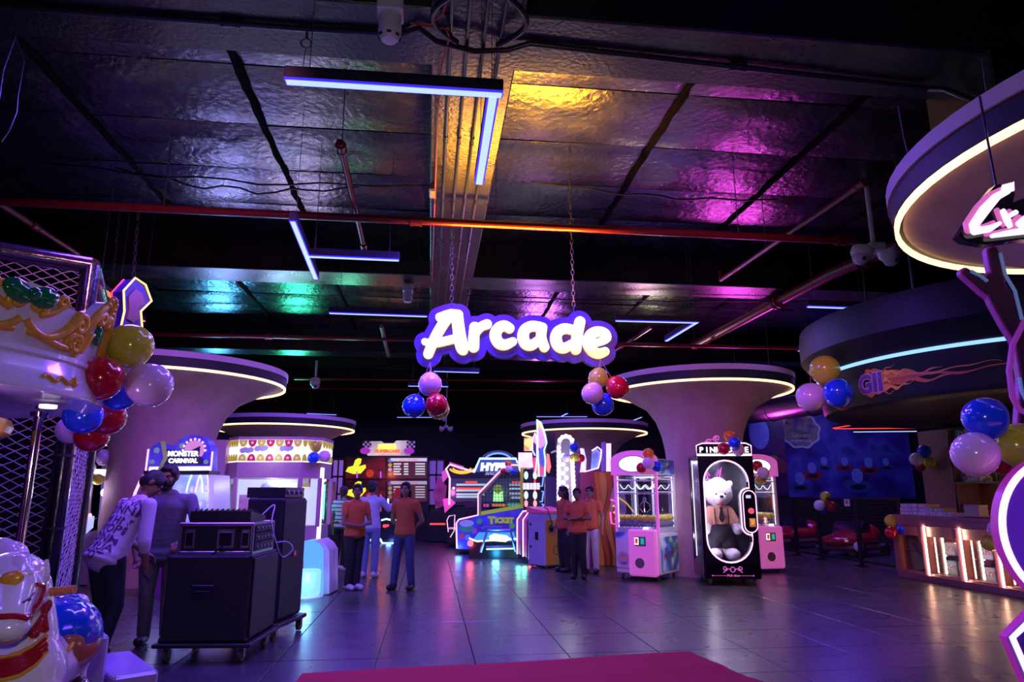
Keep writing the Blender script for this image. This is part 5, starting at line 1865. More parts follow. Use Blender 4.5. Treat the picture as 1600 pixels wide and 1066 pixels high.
for i, z in enumerate((2.194,)):
    o = thing('boxed_toy', 'wide comic printed box on the top niche shelf', 'box', (9.78, 11.42, z), R(-90))
    MB().box((0, 0, .215), (.66, .2, .42), bev=.004).build('carton', mat('carton_white', (.6, .55, .6), .5), o)
    MB().box((0, -.102, .12), (.62, .004, .2)).build('lower_print', art('teal_comic', [(.1, .35, .35), (.6, .6, .4), (.2, .5, .5), (.35, .12, .1), (.05, .12, .14)], 9, 'VORONOI'), o)
    MB().box((0, -.102, .34), (.62, .004, .18)).build('upper_print', art('panel_comic', [(.02, .02, .03), (.7, .66, .7), (.1, .3, .3), (.5, .45, .3), (.03, .03, .04)], 22, 'VORONOI'), o)
bk_ = thing('wire_basket', 'dark wire basket standing in the second niche', 'basket', (9.74, 10.42, 1.0155), R(-90))
mb = MB()
for i in range(8):
    mb.cyl((-.14 + .04 * i, -.06, 0), (-.14 + .04 * i, -.06, .38), .004, n=5)
for i in range(6):
    mb.cyl((-.14, -.06, .01 + .074 * i), (.14, -.06, .01 + .074 * i), .004, n=5)
mb.build('wire_front', M_wire, bk_)
MB().box((0, .02, .1), (.26, .12, .2), bev=.01).build('contents', mat('dark_contents', (.06, .05, .08), .6), bk_)

# ================================================================ kart arena: fence, mural, cars
M_fence = mat('black_steel', (.016, .015, .02), .35, metal=.3)
fp = [12.5, 13.9, 15.4, 16.45, 17.5, 18.6]
for i in range(len(fp) - 1):
    y0, y1 = fp[i], fp[i + 1]
    t = thing('fence_panel', ('nearest', 'second nearest', 'third', 'fourth', 'farthest')[i] + ' black wire fence panel of the kart arena', 'fence', (8.95, y1, 0), R(-90), 'fence panels of the kart arena')
    L = y1 - y0
    for x in (.03, L - .03):
        MB().box((x, 0, .69), (.05, .05, 1.38), bev=.006).build('post', M_fence, t)
        MB().box((x, 0, .008), (.16, .2, .016), bev=.003).build('foot_plate', M_fence, t)
    MB().box((L / 2, 0, 1.36), (L - .04, .05, .05), bev=.006).build('top_rail', M_fence, t)
    MB().box((L / 2, 0, .1), (L - .04, .05, .05), bev=.006).build('bottom_rail', M_fence, t)
    n = int(L / .055)
    mb = MB()
    for k in range(1, n):
        mb.cyl((L * k / n, 0, .1), (L * k / n, 0, 1.36), .003, n=4, caps=False)
    for k in range(1, 18):
        mb.cyl((.04, .004, .1 + 1.26 * k / 18), (L - .04, .004, .1 + 1.26 * k / 18), .003, n=4, caps=False)
    o = mb.build('wire_mesh', mat('mesh_wire', (.05, .045, .06), .4, metal=.5), t)
    o['kind'] = 'stuff'
sn = thing('notice', 'small white notice fixed on the fence top', 'sign', (8.9, 14.12, 1.28), R(-90))
MB().box((0, 0, 0), (.2, .012, .15), bev=.003).build('board', mat('notice_white', (.6, .5, .55), .5), sn)
MB().box((0, -.008, .01), (.08, .004, .08)).build('pictogram', mat('notice_orange', (.6, .15, .05), .5), sn)

# mural wall; unseen blue lamps are added to brighten it
for lx in (12.2, 15.2):
    lamp('arena_fill', 'SPOT', (lx, 20.5, 4.9), 150, (.34, .28, 1.0), .2, target=(lx + .8, 24, 2.6), angle=95, blend=1)
lamp('arena_fill', 'AREA', (11.5, 16.5, 4.6), 50, (.5, .12, .7), 1.0, target=(11.2, 16.5, 0))  # violet fill, also added, to bring out the fence
mw = thing('mural_panel', 'dark blue printed mural of bumper cars behind the fence', 'mural', (14.1, 24.0, 0))
MB().box((0, .06, 2.9), (7.6, .06, 3.2)).build('panel', art('blue_mural', [(.012, .008, .08), (.03, .02, .22), (.05, .035, .4), (.08, .09, .5), (.03, .02, .2)], .9, 'NOISE', rough=.45, distort=.4), mw)
MB().box((0, .08, .65), (7.6, .06, 1.3)).build('base_panel', M_blackgap, mw)
rnd = random.Random(12)
for k, (x, z, s) in enumerate(((-.7, 1.9, .62), (-.2, 2.3, .55), (.3, 2.55, .45), (1.1, 2.55, .45), (1.55, 1.98, .75), (2.05, 2.5, .55), (2.75, 2.55, .42))):
    kart = MB().prism([(x + s * .75 * math.cos(a), z - .32 * s + s * .32 * math.sin(a)) for a in [2 * PI * i / 20 for i in range(20)]], .018, .03)
    kart.build('printed_car', mat('mural_red' if k % 2 else 'mural_teal', (.22, .02, .06) if k % 2 else (.04, .06, .3), .5), mw)
    MB().prism([(x + s * .3 * math.cos(a), z + .18 * s + s * .36 * math.sin(a)) for a in [2 * PI * i / 20 for i in range(20)]], .010, .03).build('printed_rider', mat('mural_blue', (.16, .24, .7), .5, noise=.3), mw)
    MB().prism([(x + s * .42 * math.cos(a), z - .36 * s + s * .12 * math.sin(a)) for a in [2 * PI * i / 16 for i in range(16)]], .006, .018).build('printed_grille', mat('mural_dark', (.01, .01, .04), .5), mw)
rb = [(.8 * math.cos(a) * (1 + .05 * math.sin(9 * a)), 3.75 + .66 * math.sin(a) * (1 + .05 * math.sin(9 * a))) for a in [2 * PI * i / 60 for i in range(60)]]
MB().prism([(x - .55, z) for x, z in rb], -.02, .03).build('badge_rim', mat('badge_blue', (.5, .5, .75), .5), mw)
MB().prism([(x * .88 - .55, 3.75 + (z - 3.75) * .86) for x, z in rb], -.035, -.02).build('badge_field', art('badge_field', [(.03, .02, .12), (.1, .07, .25), (.3, .24, .2), (.05, .03, .2)], 2.4, 'NOISE'), mw)
MB().text('Spinning', -.55, -.04, 3.5, .22, .006, shear=.1, off=.004).build('badge_lettering', mat('badge_ochre', (.6, .5, .2), .5), mw)
MB().text('TRAMPOLINE', -.55, -.04, 3.32, .14, .006, off=.003).build('badge_lettering', mat('badge_pale', (.55, .55, .75), .5), mw)
sidep = thing('mural_panel', 'narrow dark printed banner left of the blue mural', 'mural', (10.9, 22.5, 0), R(-8))
MB().box((.55, .03, 2.9), (1.2, .05, 3.0)).build('panel', art('violet_banner', [(.012, .006, .04), (.03, .015, .10), (.06, .02, .08), (.015, .01, .07)], 1.3, 'NOISE'), sidep)
MB().prism([(.3 + .34 * math.cos(a), 3.5 + .55 * math.sin(a)) for a in [2 * PI * i / 24 for i in range(24)]], -.004, .004).build('printed_mascot_shape', mat('mural_blue'), sidep)
for k in range(4):
    MB().prism([(.5 + .25 * k - .3 + .22 * math.cos(a), 2.5 - .12 * (k % 2) + .25 * math.sin(a)) for a in [2 * PI * i / 18 for i in range(18)]], -.005 - .003 * k, .004).build('printed_ball', mat('banner_ball_%d' % k, [(.3, .08, .02), (.06, .05, .3), (.25, .2, .05), (.2, .03, .05)][k], .5), sidep)
MB().box((.55, .05, .7), (1.2, .05, 1.4)).build('base_panel', M_blackgap, sidep)


def kart(label, x, y, rz, s=1.):
    t = thing('bumper_car', label, 'bumper car', (x, y, 0), R(rz), 'red bumper cars in the arena')
    m = mat('kart_red', (.42, .01, .02), .2, coat=.7)
    blob_obj('body', [('c', (-.75 * s, 0, .34 * s), (.75 * s, 0, .34 * s), .22 * s, .2 * s), ('e', (0, 0, .4 * s), (.75 * s, .5 * s, .22 * s)), ('e', (.6 * s, 0, .36 * s), (.5 * s, .45 * s, .16 * s)), ('e', (-.55 * s, 0, .5 * s), (.3 * s, .4 * s, .25 * s))], m, t, .035, 4)
    MB().box((0, 0, .2 * s), (1.9 * s, 1.0 * s, .14 * s), bev=.06).build('bumper', M_rub, t)
    for i in (-1, 1):
        for j in (-1, 1):
            MB().cyl((i * .55 * s, j * .42 * s, .15 * s), (i * .55 * s, j * .54 * s, .15 * s), .15 * s, n=18).build('wheel', M_fence, t)
    MB().prism([(-.2 * s, .55 * s), (.35 * s, .55 * s), (.1 * s, .8 * s), (-.15 * s, .8 * s)], -.36 * s, .36 * s).build('windscreen', mat('kart_glass', (.02, .02, .04), .1), t)
    MB().box((.93 * s, 0, .38 * s), (.05, .7 * s, .05), bev=.01).build('light_bar', glow('kart_light', (.9, .8, 1), .25), t)
    return t


kart('red bumper car parked behind the middle fence panels', 10.4, 16.4, -150, 1.0)
kart('red bumper car at the far end of the arena', 10.2, 18.9, 200, 1.0)
kart('red bumper car behind the nearest fence panel', 12.2, 15.4, 160, .9)

# ================================================================ neon cut-out signs at the right edge
FN = 3.35


def NP_(px, py, d=0.):
    return atF(px, py, FN + d)


no = atF(1640, 830, FN)
ng = thing('neon_cutout', 'purple round cut-out board with pink neon outline at the right edge', 'sign', (no.x, no.y, 0), -YAW)
inv = (Matrix.Translation((no.x, no.y, 0)) @ Matrix.Rotation(-YAW, 4, 'Z')).inverted()


def NL(px, py):
    q = inv @ NP_(px, py)
    return (q.x, q.z)


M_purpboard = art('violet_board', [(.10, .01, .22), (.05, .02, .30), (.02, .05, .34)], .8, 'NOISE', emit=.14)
c0 = NL(1682, 832)
rr = abs(NL(1560, 832)[0] - c0[0])
circ = [(c0[0] + rr * math.cos(a), c0[1] + rr * math.sin(a)) for a in [2 * PI * i / 48 for i in range(48)]]
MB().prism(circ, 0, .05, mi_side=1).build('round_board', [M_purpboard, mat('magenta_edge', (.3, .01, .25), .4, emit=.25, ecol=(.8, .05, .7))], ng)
MB().tube([(c0[0] + rr * .955 * math.cos(a), -.008, c0[1] + rr * .955 * math.sin(a)) for a in [2 * PI * i / 64 for i in range(64)]], .016, 8, closed=True).build('round_neon', M_pinkneon, ng)
st = [NL(1572, 996), NL(1612, 955), NL(1680, 930), NL(1760, 955), NL(1790, 1000), NL(1760, 1120), NL(1690, 1180), NL(1625, 1120)]
MB().prism(st, 0, .05, mi_side=1).build('lower_board', [M_purpboard, mat('magenta_edge')], ng)
st2 = [NL(1580, 996), NL(1616, 962), NL(1680, 940), NL(1752, 962), NL(1780, 1002), NL(1752, 1112), NL(1690, 1168), NL(1630, 1112)]
MB().tube([(x, -.008, z) for x, z in st2], .014, 8, closed=True).build('lower_neon', M_pinkneon, ng)
MB().box((c0[0] + .05, .07, .55), (.12, .04, 1.1), bev=.008).build('stand_post', M_fence, ng)
MB().box((c0[0] + .05, .1, .015), (.6, .4, .03), bev=.008).build('stand_foot', M_fence, ng)
lo = lamp('neon_light', 'AREA', (0, 0, 0), 1.2, (.75, .1, 1), .7, sy=.7)
lo.parent = ng
lo.location = (c0[0], -.12, c0[1])
lo.rotation_euler = (R(90), 0, 0)

# raised horned hand cut-out with the figure's shoulder
ho = atF(1570, 560, FN + .5)
hg = thing('hand_cutout', 'dark purple cut-out figure raising a two-finger horned hand', 'sign', (ho.x, ho.y, 0), -YAW)
inv2 = (Matrix.Translation((ho.x, ho.y, 0)) @ Matrix.Rotation(-YAW, 4, 'Z')).inverted()


def HL(px, py):
    q = inv2 @ atF(px, py, FN + .5)
    return (q.x, q.z)


kk = abs(HL(1600, 500)[0] - HL(1500, 500)[0]) / 100


def hand_paths(g=0.):
    def S(*a):
        return [(HL(x, y)[0], HL(x, y)[1], (w + g) * kk) for x, y, w in a]
    return [S((1553, 392, 7), (1557, 412, 8), (1563, 432, 9)), S((1511, 425, 5.5), (1526, 437, 6.5), (1545, 452, 8)), S((1553, 440, 14), (1568, 468, 17), (1588, 500, 19), (1610, 530, 22)),
            S((1610, 530, 22), (1640, 600, 40), (1650, 700, 55))]


f1, f2 = strokes(hand_paths(3)), strokes(hand_paths(0))
bx = (HL(1490, 380)[0], HL(1720, 380)[0], HL(1500, 780)[1], HL(1500, 375)[1])
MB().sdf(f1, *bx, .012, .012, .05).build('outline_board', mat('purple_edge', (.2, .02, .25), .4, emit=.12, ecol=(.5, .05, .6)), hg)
MB().sdf(f2, *bx, .012, 0, .012).build('hand_print', art('maroon_hand', [(.05, .01, .10), (.09, .012, .09), (.03, .008, .08)], 7, 'NOISE'), hg)
for pts in (((1562, 396), (1570, 430), (1585, 455), (1596, 500)), ((1516, 424), (1532, 432), (1542, 440)), ((1592, 590), (1596, 612), (1604, 630))):
    q = [HL(*p) for p in pts]
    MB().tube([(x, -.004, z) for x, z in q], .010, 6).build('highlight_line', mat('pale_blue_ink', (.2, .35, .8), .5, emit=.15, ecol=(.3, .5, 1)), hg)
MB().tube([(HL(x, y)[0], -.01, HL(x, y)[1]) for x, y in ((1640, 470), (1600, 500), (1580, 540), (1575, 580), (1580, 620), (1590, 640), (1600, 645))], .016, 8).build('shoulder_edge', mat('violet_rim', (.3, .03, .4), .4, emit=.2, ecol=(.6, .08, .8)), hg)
zb = HL(1650, 720)[1]
MB().box((HL(1660, 700)[0], .08, zb / 2), (.1, .05, zb), bev=.01).build('stand_post', M_fence, hg)
MB().box((HL(1660, 700)[0], .1, .015), (.5, .4, .03), bev=.01).build('stand_foot', M_fence, hg)

# spiky lettered sign under the near ring
FS = 3.15
so = atF(1580, 335, FS)
ss = thing('lettered_sign', 'black plate with spiky white and pink letters under the near ring', 'sign', so, -YAW)
inv3 = (Matrix.Translation(so) @ Matrix.Rotation(-YAW, 4, 'Z')).inverted()


def SL(px, py):
    q = inv3 @ atF(px, py, FS)
    return (q.x, q.z)


pl = [SL(*p) for p in ((1502, 366), (1532, 318), (1560, 286), (1580, 284), (1590, 300), (1587, 314), (1602, 308), (1660, 285), (1760, 270), (1760, 375), (1600, 372), (1545, 380), (1512, 374))]
MB().prism(pl, .02, .07).build('plate', M_blk, ss)
ks = abs(SL(1600, 330)[0] - SL(1500, 330)[0]) / 100


def sp(off, *a):
    return [(SL(x, y)[0] + off[0], SL(x, y)[1] + off[1], w * ks) for x, y, w in a]


def letters(off):
    return [[sp(off, (1572, 300, 5), (1556, 308, 6), (1538, 328, 7.5), (1521, 352, 6.5), (1522, 362, 5.5), (1545, 358, 5), (1560, 350, 3))], [sp(off, (1566, 330, 3), (1573, 345, 4.5), (1577, 354, 3)), sp(off, (1573, 340, 3.2), (1585, 333, 4))],
            [sp(off, (1600, 342, 4), (1592, 350, 4.5), (1600, 356, 4), (1610, 342, 4))], [sp(off, (1550, 369, 3), (1580, 364, 4.5), (1640, 356, 6))]]


for nm, off, m, y0, y1 in (('letter_shadow', (-.018, .012), glow('pink_letter', (1, .2, .7), .55), .004, .02), ('letter', (0, 0), glow('white_letter', (.95, .85, 1), 1.1), -.012, .004)):
    for pth in letters(off):
        f = strokes(pth)
        xs = [p[0] for q in pth for p in q]
        zs = [p[1] for q in pth for p in q]
        MB().sdf(f, min(xs) - .05, max(xs) + .05, min(zs) - .05, max(zs) + .05, .006, y0, y1).build(nm, m, ss)
spk = MB()
for i in range(5):
    a, b = SL(1563 + 4 * i, 303 - i), SL(1566 + 4 * i, 289 - i)
    spk.prism([a, (a[0] + .012, a[1]), b], -.012, .004)
spk.build('letter_spikes', glow('white_letter', (.95, .85, 1), 1.1), ss)
for px in (1570, 1660, 1740):
    q = SL(px, 300)
    MB().cyl((q[0], .05, q[1]), (q[0], .06, 3.5 - so.z), .006, n=6).build('bracket', M_fence, ss)
# ================================================================ game machines in the middle and on the left
class Board:
    """a machine whose measured face stands at forward distance F, facing the entrance"""

    def __init__(s, name, label, cat, px, F, rot=0., group=None):
        p = atF(px, 800, F)
        s.F, s.rot = F, rot
        s.t = thing(name, label, cat, (p.x, p.y, 0), -YAW + R(rot), group)
        s.inv = (Matrix.Translation((p.x, p.y, 0)) @ Matrix.Rotation(-YAW, 4, 'Z')).inverted()
        s.k = F / 1080.

    def L(s, px, py):
        q = s.inv @ atF(px, py, s.F)
        return (q.x, q.z)

    def Ls(s, *pts):
        return [s.L(*p) for p in pts]

    def plate(s, name, pts, m, y0=0., y1=.04, parent=None, mi_side=None):
        pl_ = s.Ls(*pts)
        pl_ = [(x, max(z, .004)) for x, z in pl_]
        return MB().prism(pl_, y0, y1, mi_side=mi_side).build(name, m, parent or s.t)

    def rect(s, name, x0, y0, x1, y1, m, d0=0., d1=.04, parent=None):
        return s.plate(name, [(x0, y1), (x1, y1), (x1, y0), (x0, y0)], m, d0, d1, parent)

    def neon(s, name, pts, m, y=-.012, r=.012, closed=False, parent=None):
        return MB().tube([(a, y, b) for a, b in s.Ls(*pts)], r, 6, closed=closed).build(name, m, parent or s.t)

    def letters(s, body, px, py, hpx, m, y=-.02, depth=.015, sx=1., shear=0., off=0., parent=None, name='lettering'):
        x, z = s.L(px, py)
        return MB().text(body, x, y, z, hpx * s.k * 1.38, depth, sx=sx, shear=shear, off=off).build(name, m, parent or s.t)

    def disc(s, name, px, py, rpx, m, y0=0., y1=.03, parent=None, rz=None, n=24):
        x, z = s.L(px, py)
        r = rpx * s.k
        r2 = (rz if rz else rpx) * s.k
        return MB().prism([(x + r * math.cos(a), z + r2 * math.sin(a)) for a in [2 * PI * i / n for i in range(n)]], y0, y1).build(name, m, parent or s.t)

    def light(s, px, py, e, c, y=-.3, r=.08):
        x, z = s.L(px, py)
        lo = lamp('machine_lamp', 'POINT', (0, 0, 0), e, c, r)
        lo.parent = s.t
        lo.location = (x, y, max(.04, z))
        return lo


M_whitehot = glow('white_hot_panel', (1, .97, 1), 2.2)
M_cyan = glow('cyan_white_neon', (.45, .8, 1.0), 1.8)
M_bluen = glow('blue_neon', (.12, .25, 1.0), 1.8)
M_rose = glow('rose_neon', (1.0, .45, .75), 1.7)
M_redn = glow('red_neon_tube', (1.0, .05, .06), 1.6)
M_cab = mat('black_game_cabinet', (.012, .01, .018), .3, noise=.2)
M_purp = mat('purple_cabinet', (.16, .02, .2), .35, noise=.1)
M_lime = mat('lime_print', (.45, .6, .05), .4, emit=.25, ecol=(.5, .8, .05))

# ---- ticket basket game
g = Board('ticket_game', 'blue ticket game with neon edge and yellow netted frame', 'arcade game', 765, 17.6)
M_tk = art('blue_ticket_print', [(.03, .04, .45), (.05, .06, .6), (.06, .02, .35), (.02, .08, .4)], 1.5, 'NOISE', emit=.35)
g.plate('side_body', [(713, 858), (712, 819), (716, 812), (749, 805), (826, 791), (812, 860)], M_tk, 0, .06)
g.plate('side_body', [(713, 858), (712, 819), (716, 812), (749, 805), (826, 791), (812, 860)], M_purp, 1.0, 1.06)
g.plate('play_bed', [(713, 857), (714, 815), (826, 793), (822, 857)], M_cab, .08, 1.0)
M_yel = mat('yellow_frame', (.6, .5, .03), .4, emit=.15, ecol=(.9, .75, .05))
g.plate('lower_rail', [(749, 806), (749, 800), (828, 786), (828, 792)], M_lime, -.01, .07)
fr = g.plate('sloped_frame', [(746, 806), (746, 771), (784, 731), (789, 735), (752, 775), (752, 805)], mat('olive_frame', (.3, .28, .12), .4), -.01, .07)
g.neon('sloped_neon', [(714, 857), (713, 818), (717, 812), (747, 805), (747, 772), (785, 733), (799, 727), (824, 727)], M_rose, -.02, .022)
g.plate('top_beam', [(784, 733), (799, 724), (826, 724), (826, 731), (800, 731), (788, 738)], mat('olive_frame'), -.01, .07)
g.rect('yellow_post', 813, 731, 821, 790, M_yel, -.01, .09)
mbn = MB()
for i in range(13):
    x0 = 754 + i * 5
    top = 775 - (x0 - 752) * 1.09 if x0 < 786 else 733
    a, b = g.L(x0, max(top, 733)), g.L(x0, 800 - (x0 - 750) * .17)
    mbn.cyl((a[0], .03, a[1]), (b[0], .03, b[1]), .007, n=4, caps=False)
for j in range(13):
    yy = 737 + j * 5
    xl = 752 + max(0, (775 - yy)) * .92
    a, b = g.L(xl, yy), g.L(813, yy)
    mbn.cyl((a[0], .03, a[1]), (b[0], .03, b[1]), .007, n=4, caps=False)
nt_ = mbn.build('safety_net', mat('net_dark', (.06, .05, .09), .5), g.t)
nt_['kind'] = 'stuff'
tub = g.plate('lit_target', [(770, 784), (771, 768), (774, 760), (782, 760), (785, 768), (786, 784)], glow('green_white_target', (.35, 1, .3), 1.6), .3, .5)
g.disc('target_ring', 777.5, 764, 7, mat('olive_ring', (.3, .4, .05), .4, emit=.3, ecol=(.5, .8, .05)), .25, .3, tub)
g.rect('orange_roller', 768, 787, 790, 792, mat('orange_roller', (.8, .3, .03), .4, emit=.4, ecol=(1, .35, .03)), .12, .3)
g.rect('pink_roller', 755, 788, 764, 793, mat('pink_roller', (.8, .1, .3), .4, emit=.4, ecol=(1, .12, .4)), .12, .3)
g.rect('green_roller', 792, 786, 812, 791, mat('green_roller', (.1, .6, .3), .4, emit=.3, ecol=(.1, .8, .4)), .12, .3)
g.letters('T', 768, 818, 10, M_lime, -.01, .02, 1.1, 0, .02)
g.letters('ICKET', 788, 817, 7.5, M_lime, -.01, .02, 1.0, 0, .015)
dr = g.disc('printed_drum', 729, 826, 11, mat('drum_green', (.04, .25, .2), .4, emit=.2, ecol=(.05, .4, .3)), -.012, .0, rz=6)
g.disc('printed_drum_top', 729, 818, 11, mat('drum_lilac', (.35, .4, .6), .4, emit=.2, ecol=(.4, .5, .8)), -.016, .0, rz=5)
for px, py, c in ((722, 838, (.5, .05, .15)), (731, 840, (.1, .3, .6)), (741, 830, (.3, .1, .5)), (749, 815, (.05, .35, .2)), (800, 822, (.1, .5, .1)), (803, 835, (.08, .45, .3))):
    g.disc('printed_dot', px, py, 4.5, mat('ticket_dot_%d' % px, c, .4, emit=.25, ecol=c), -.01, .0, n=8)
g.light(717, 856, 5, (.1, .3, 1), -.12)
g.light(780, 770, 7, (.4, 1, .4), .5)

# ---- racing table in front of the ticket game
g = Board('racing_table', 'low black racing table with glowing blue top and silver frame', 'arcade game', 770, 16.6)
g.plate('base', [(733, 873), (733, 848), (745, 836), (805, 836), (810, 848), (810, 873)], M_cab, 0, .9)
g.plate('glowing_top', [(737, 846), (748, 832), (803, 832), (808, 846)], glow('blue_table_top', (.05, .35, .9), .9), -.02, .0)
g.plate('glare_patch', [(766, 845), (764, 838), (772, 834), (792, 837), (798, 842), (790, 847)], M_whitehot, -.03, -.02)
g.neon('edge_light', [(733, 841), (745, 846), (808, 842)], M_whitehot, -.03, .018)
g.neon('foot_light', [(760, 858), (803, 857)], M_cyan, -.06, .02)
g.neon('silver_frame', [(751, 863), (762, 828), (797, 828), (806, 862)], mat('silver_frame', (.3, .3, .5), .3, metal=.6), -.10, .032)
g.neon('silver_rail', [(753, 827), (757, 824), (785, 824)], mat('silver_frame'), .1, .03)
g.neon('silver_rail', [(759, 854), (803, 853)], mat('silver_frame'), -.08, .016)
g.disc('tail_lamp', 735, 849, 4.5, glow('red_tail', (1, .12, .15), 2.2), -.03, .0)
g.light(735, 852, 4, (1, .1, .2), -.15)
g.light(775, 866, 12, (.05, .5, 1), -.35)

# ---- hyper race machine behind
g = Board('race_game', 'black race game with trapezoid neon header and wide screen', 'arcade game', 755, 20.4)
g.plate('screen_body', [(698, 734), (704, 727), (745, 738), (830, 738), (830, 790), (704, 790)], M_cab, 0, .5)
g.neon('body_neon', [(702, 789), (703, 748), (697, 733), (703, 726), (742, 738)], M_rose, -.02, .03)
g.rect('screen', 706, 748, 826, 784, mat('screen_black', (.02, .02, .05), .2, emit=.25, ecol=(.08, .09, .22)), -.01, .0)
for k, (x0, x1, y, c) in enumerate(((727, 746, 752, 1), (713, 760, 756, 0), (713, 758, 762, 1), (713, 760, 765, 0), (713, 757, 771, 0), (713, 752, 775, 0), (796, 824, 756, 0), (800, 824, 752, 1), (796, 824, 762, 0), (796, 824, 770, 0), (798, 822, 776, 0))):
    g.rect('screen_text_line', x0, y, x1, y + 3.2, glow('screen_red', (1, .1, .06), .8) if c else glow('screen_grey', (.5, .7, .7), .7), -.014, -.01)
for k, r in enumerate((13, 17)):
    x, z = g.L(722, 729)
    pts = [(x + r * g.k * math.cos(a) * 1.2, -.015, z - r * g.k * math.sin(a) * .62) for a in [PI * (.12 + .76 * i / 10) for i in range(11)]]
    MB().tube(pts, .03, 6).build('yellow_swoosh', glow('amber_swoosh', (1, .55, .02), 1.1), g.t)
hd = g.plate('header', [(742, 738), (750, 717), (806, 717), (813, 738)], mat('header_blue', (.02, .02, .14), .3, emit=.3, ecol=(.1, .2, .9)), -.06, .3)
g.neon('header_neon', [(741, 738), (750, 717), (806, 717), (814, 738)], M_cyan, -.08, .035, parent=hd)
g.letters('HYPER', 776, 735, 11, M_whitehot, -.08, .05, 1.12, .1, .02, hd)
g.letters('RACE', 768, 742, 4.5, mat('pale_header_letter', (.5, .5, .55), .4, emit=.3), -.02, .03, 1.3, .4, .01)
x, z = g.L(778, 722)
for k, r in enumerate((22, 27)):
    MB().tube([(x + r * g.k * math.cos(a), .1, z + r * .62 * g.k * math.sin(a)) for a in [PI * i / 16 for i in range(17)]], .03, 6).build('header_arc', M_bluen if k == 0 else mat('arc_dark', (.05, .04, .12), .4, emit=.15, ecol=(.2, .15, .6)), g.t)
for k, pts in enumerate((((690, 738), (697, 733), (700, 745), (692, 755)), ((692, 780), (703, 778), (712, 786), (695, 802)), ((702, 722), (725, 729), (722, 735), (704, 728)))):
    g.plate('pink_fin', pts, glow('pink_fin', (1, .12, .65), .5), -.03, .02)
g.plate('seat_base', [(700, 846), (700, 800), (714, 792), (760, 792), (760, 846)], M_cab, -.5, .5)
g.neon('seat_neon', [(703, 830), (701, 812), (704, 806), (713, 804), (712, 828), (706, 838)], M_rose, -.52, .012)
g.letters('HYPER', 708, 826, 3, M_rose, -.52, .01)
g.plate('seat', [(727, 800), (728, 786), (733, 782), (742, 783), (746, 790), (746, 802)], mat('dark_red_seat', (.12, .01, .05), .4), -.45, -.1)
g.disc('head_lamp', 709, 763, 1.8, M_whitehot, -.03, -.01)
g.light(705, 770, 14, (1, .15, .7), -.4)

# ---- supercar simulators against the back wall
g = Board('car_simulator', 'twin racing simulator with four screens and yellow header', 'arcade game', 604, 22.6)
g.rect('screen_wall', 538, 713, 669, 846, M_cab, .05, .5)
M_scr_a = art('red_dark_screen', [(.004, .002, .003), (.012, .002, .004), (.10, .006, .008), (.01, .002, .004)], 1.0, 'NOISE', emit=.8, stretch=(.5, 1, 1.6))
for k, (x0, y0, x1, y1) in enumerate(((540, 715, 602, 748), (605, 715, 667, 748), (540, 751, 602, 784), (605, 751, 667, 784))):
    s_ = g.rect('screen', x0, y0, x1, y1, M_scr_a if k % 2 == 0 else mat('score_screen', (.04, .03, .04), .25, emit=.5, ecol=(.12, .02, .03)), 0, .05)
    if k % 2 == 0:
        w = .6 if k == 0 else .5
        blobp = [(x0 + 0, y0 + 22), (x0 + 4, y0 + 15), (x0 + 12, y0 + 13), (x0 + 15, y0 + 4), (x0 + 20, y0 + 1), (x0 + 25, y0 + 2), (x0 + 24, y0 + 9), (x0 + 20, y0 + 14), (x0 + 31, y0 + 11), (x0 + 32, y0 + 16), (x0 + 24, y0 + 25), (x0 + 12, y0 + 26)]
        g.plate('glowing_shape', blobp, glow('acid_shape', (.75, .85, .04) if k == 0 else (.4, .45, .05), 1.1 if k == 0 else .6), -.01, 0, s_)
        g.disc('red_glow_spot', x0 + 38, y0 + 25, 6, glow('red_spot', (.8, .06, .02), .5), -.008, 0, s_)
        for q in (18, 55):
            g.neon('light_column', [(x0 + q, y0 + 32), (x0 + q, y0 + 22)], glow('violet_column', (.5, .1, .9), 1.0), -.012, .025, parent=s_)
    else:
        dim = 1. if k == 1 else .6
        g.rect('title_band', x0 + 5, y0 + 1, x1, y0 + 6, glow('score_band_%d' % k, (.6, .6, .8), .9 * dim), -.008, 0, s_)
        g.letters('HALL OF FAME', x0 + 34, y0 + 5.4, 3.2, glow('score_red_%d' % k, (.9, .05, .04), .9 * dim), -.012, .006, parent=s_)
        for r_ in range(5):
            g.rect('score_line', x0 + 10, y0 + 9 + 4 * r_, x0 + 22 - (r_ % 2) * 2, y0 + 11.2 + 4 * r_, glow('score_text_%d' % k, (.75, .75, .85), .8 * dim), -.008, 0, s_)
            g.rect('score_line', x0 + 26, y0 + 9 + 4 * r_, x0 + 33, y0 + 11.2 + 4 * r_, glow('score_text_%d' % k, (1, 1, 1), .8), -.008, 0, s_)
            g.rect('score_line', x0 + 44, y0 + 9 + 4 * r_, x0 + 59, y0 + 11.0 + 4 * r_, glow('score_text_%d' % k, (1, 1, 1), .8), -.008, 0, s_)
            if r_ < 4:
                g.disc('medal', x0 + 4.5, y0 + 5 + 7 * r_, 3, glow(('medal_blue', 'medal_gold', 'medal_grey', 'medal_bronze')[r_] + str(k), ((.1, .2, .8), (.6, .45, .1), (.5, .5, .5), (.5, .25, .08))[r_], .7 * dim), -.008, 0, s_, n=12)
hd = g.plate('header', [(575, 712), (571, 700), (577, 690), (596, 690), (600, 693), (616, 693), (620, 689), (638, 689), (643, 700), (640, 712)], art('header_glow', [(.12, .12, .16), (.7, .66, .62), (.16, .12, .2)], .9, 'NOISE', emit=.7), -.1, .1)
g.rect('header_lamp', 592, 695, 619, 704, glow('yellow_header', (1, .8, .08), 2.0), -.12, -.1, hd)
g.letters('SUPERCARS', 606, 707.5, 4.6, glow('orange_header_letter', (1, .16, .04), 1.2), -.13, .02, 1.15, .15, .012, hd)
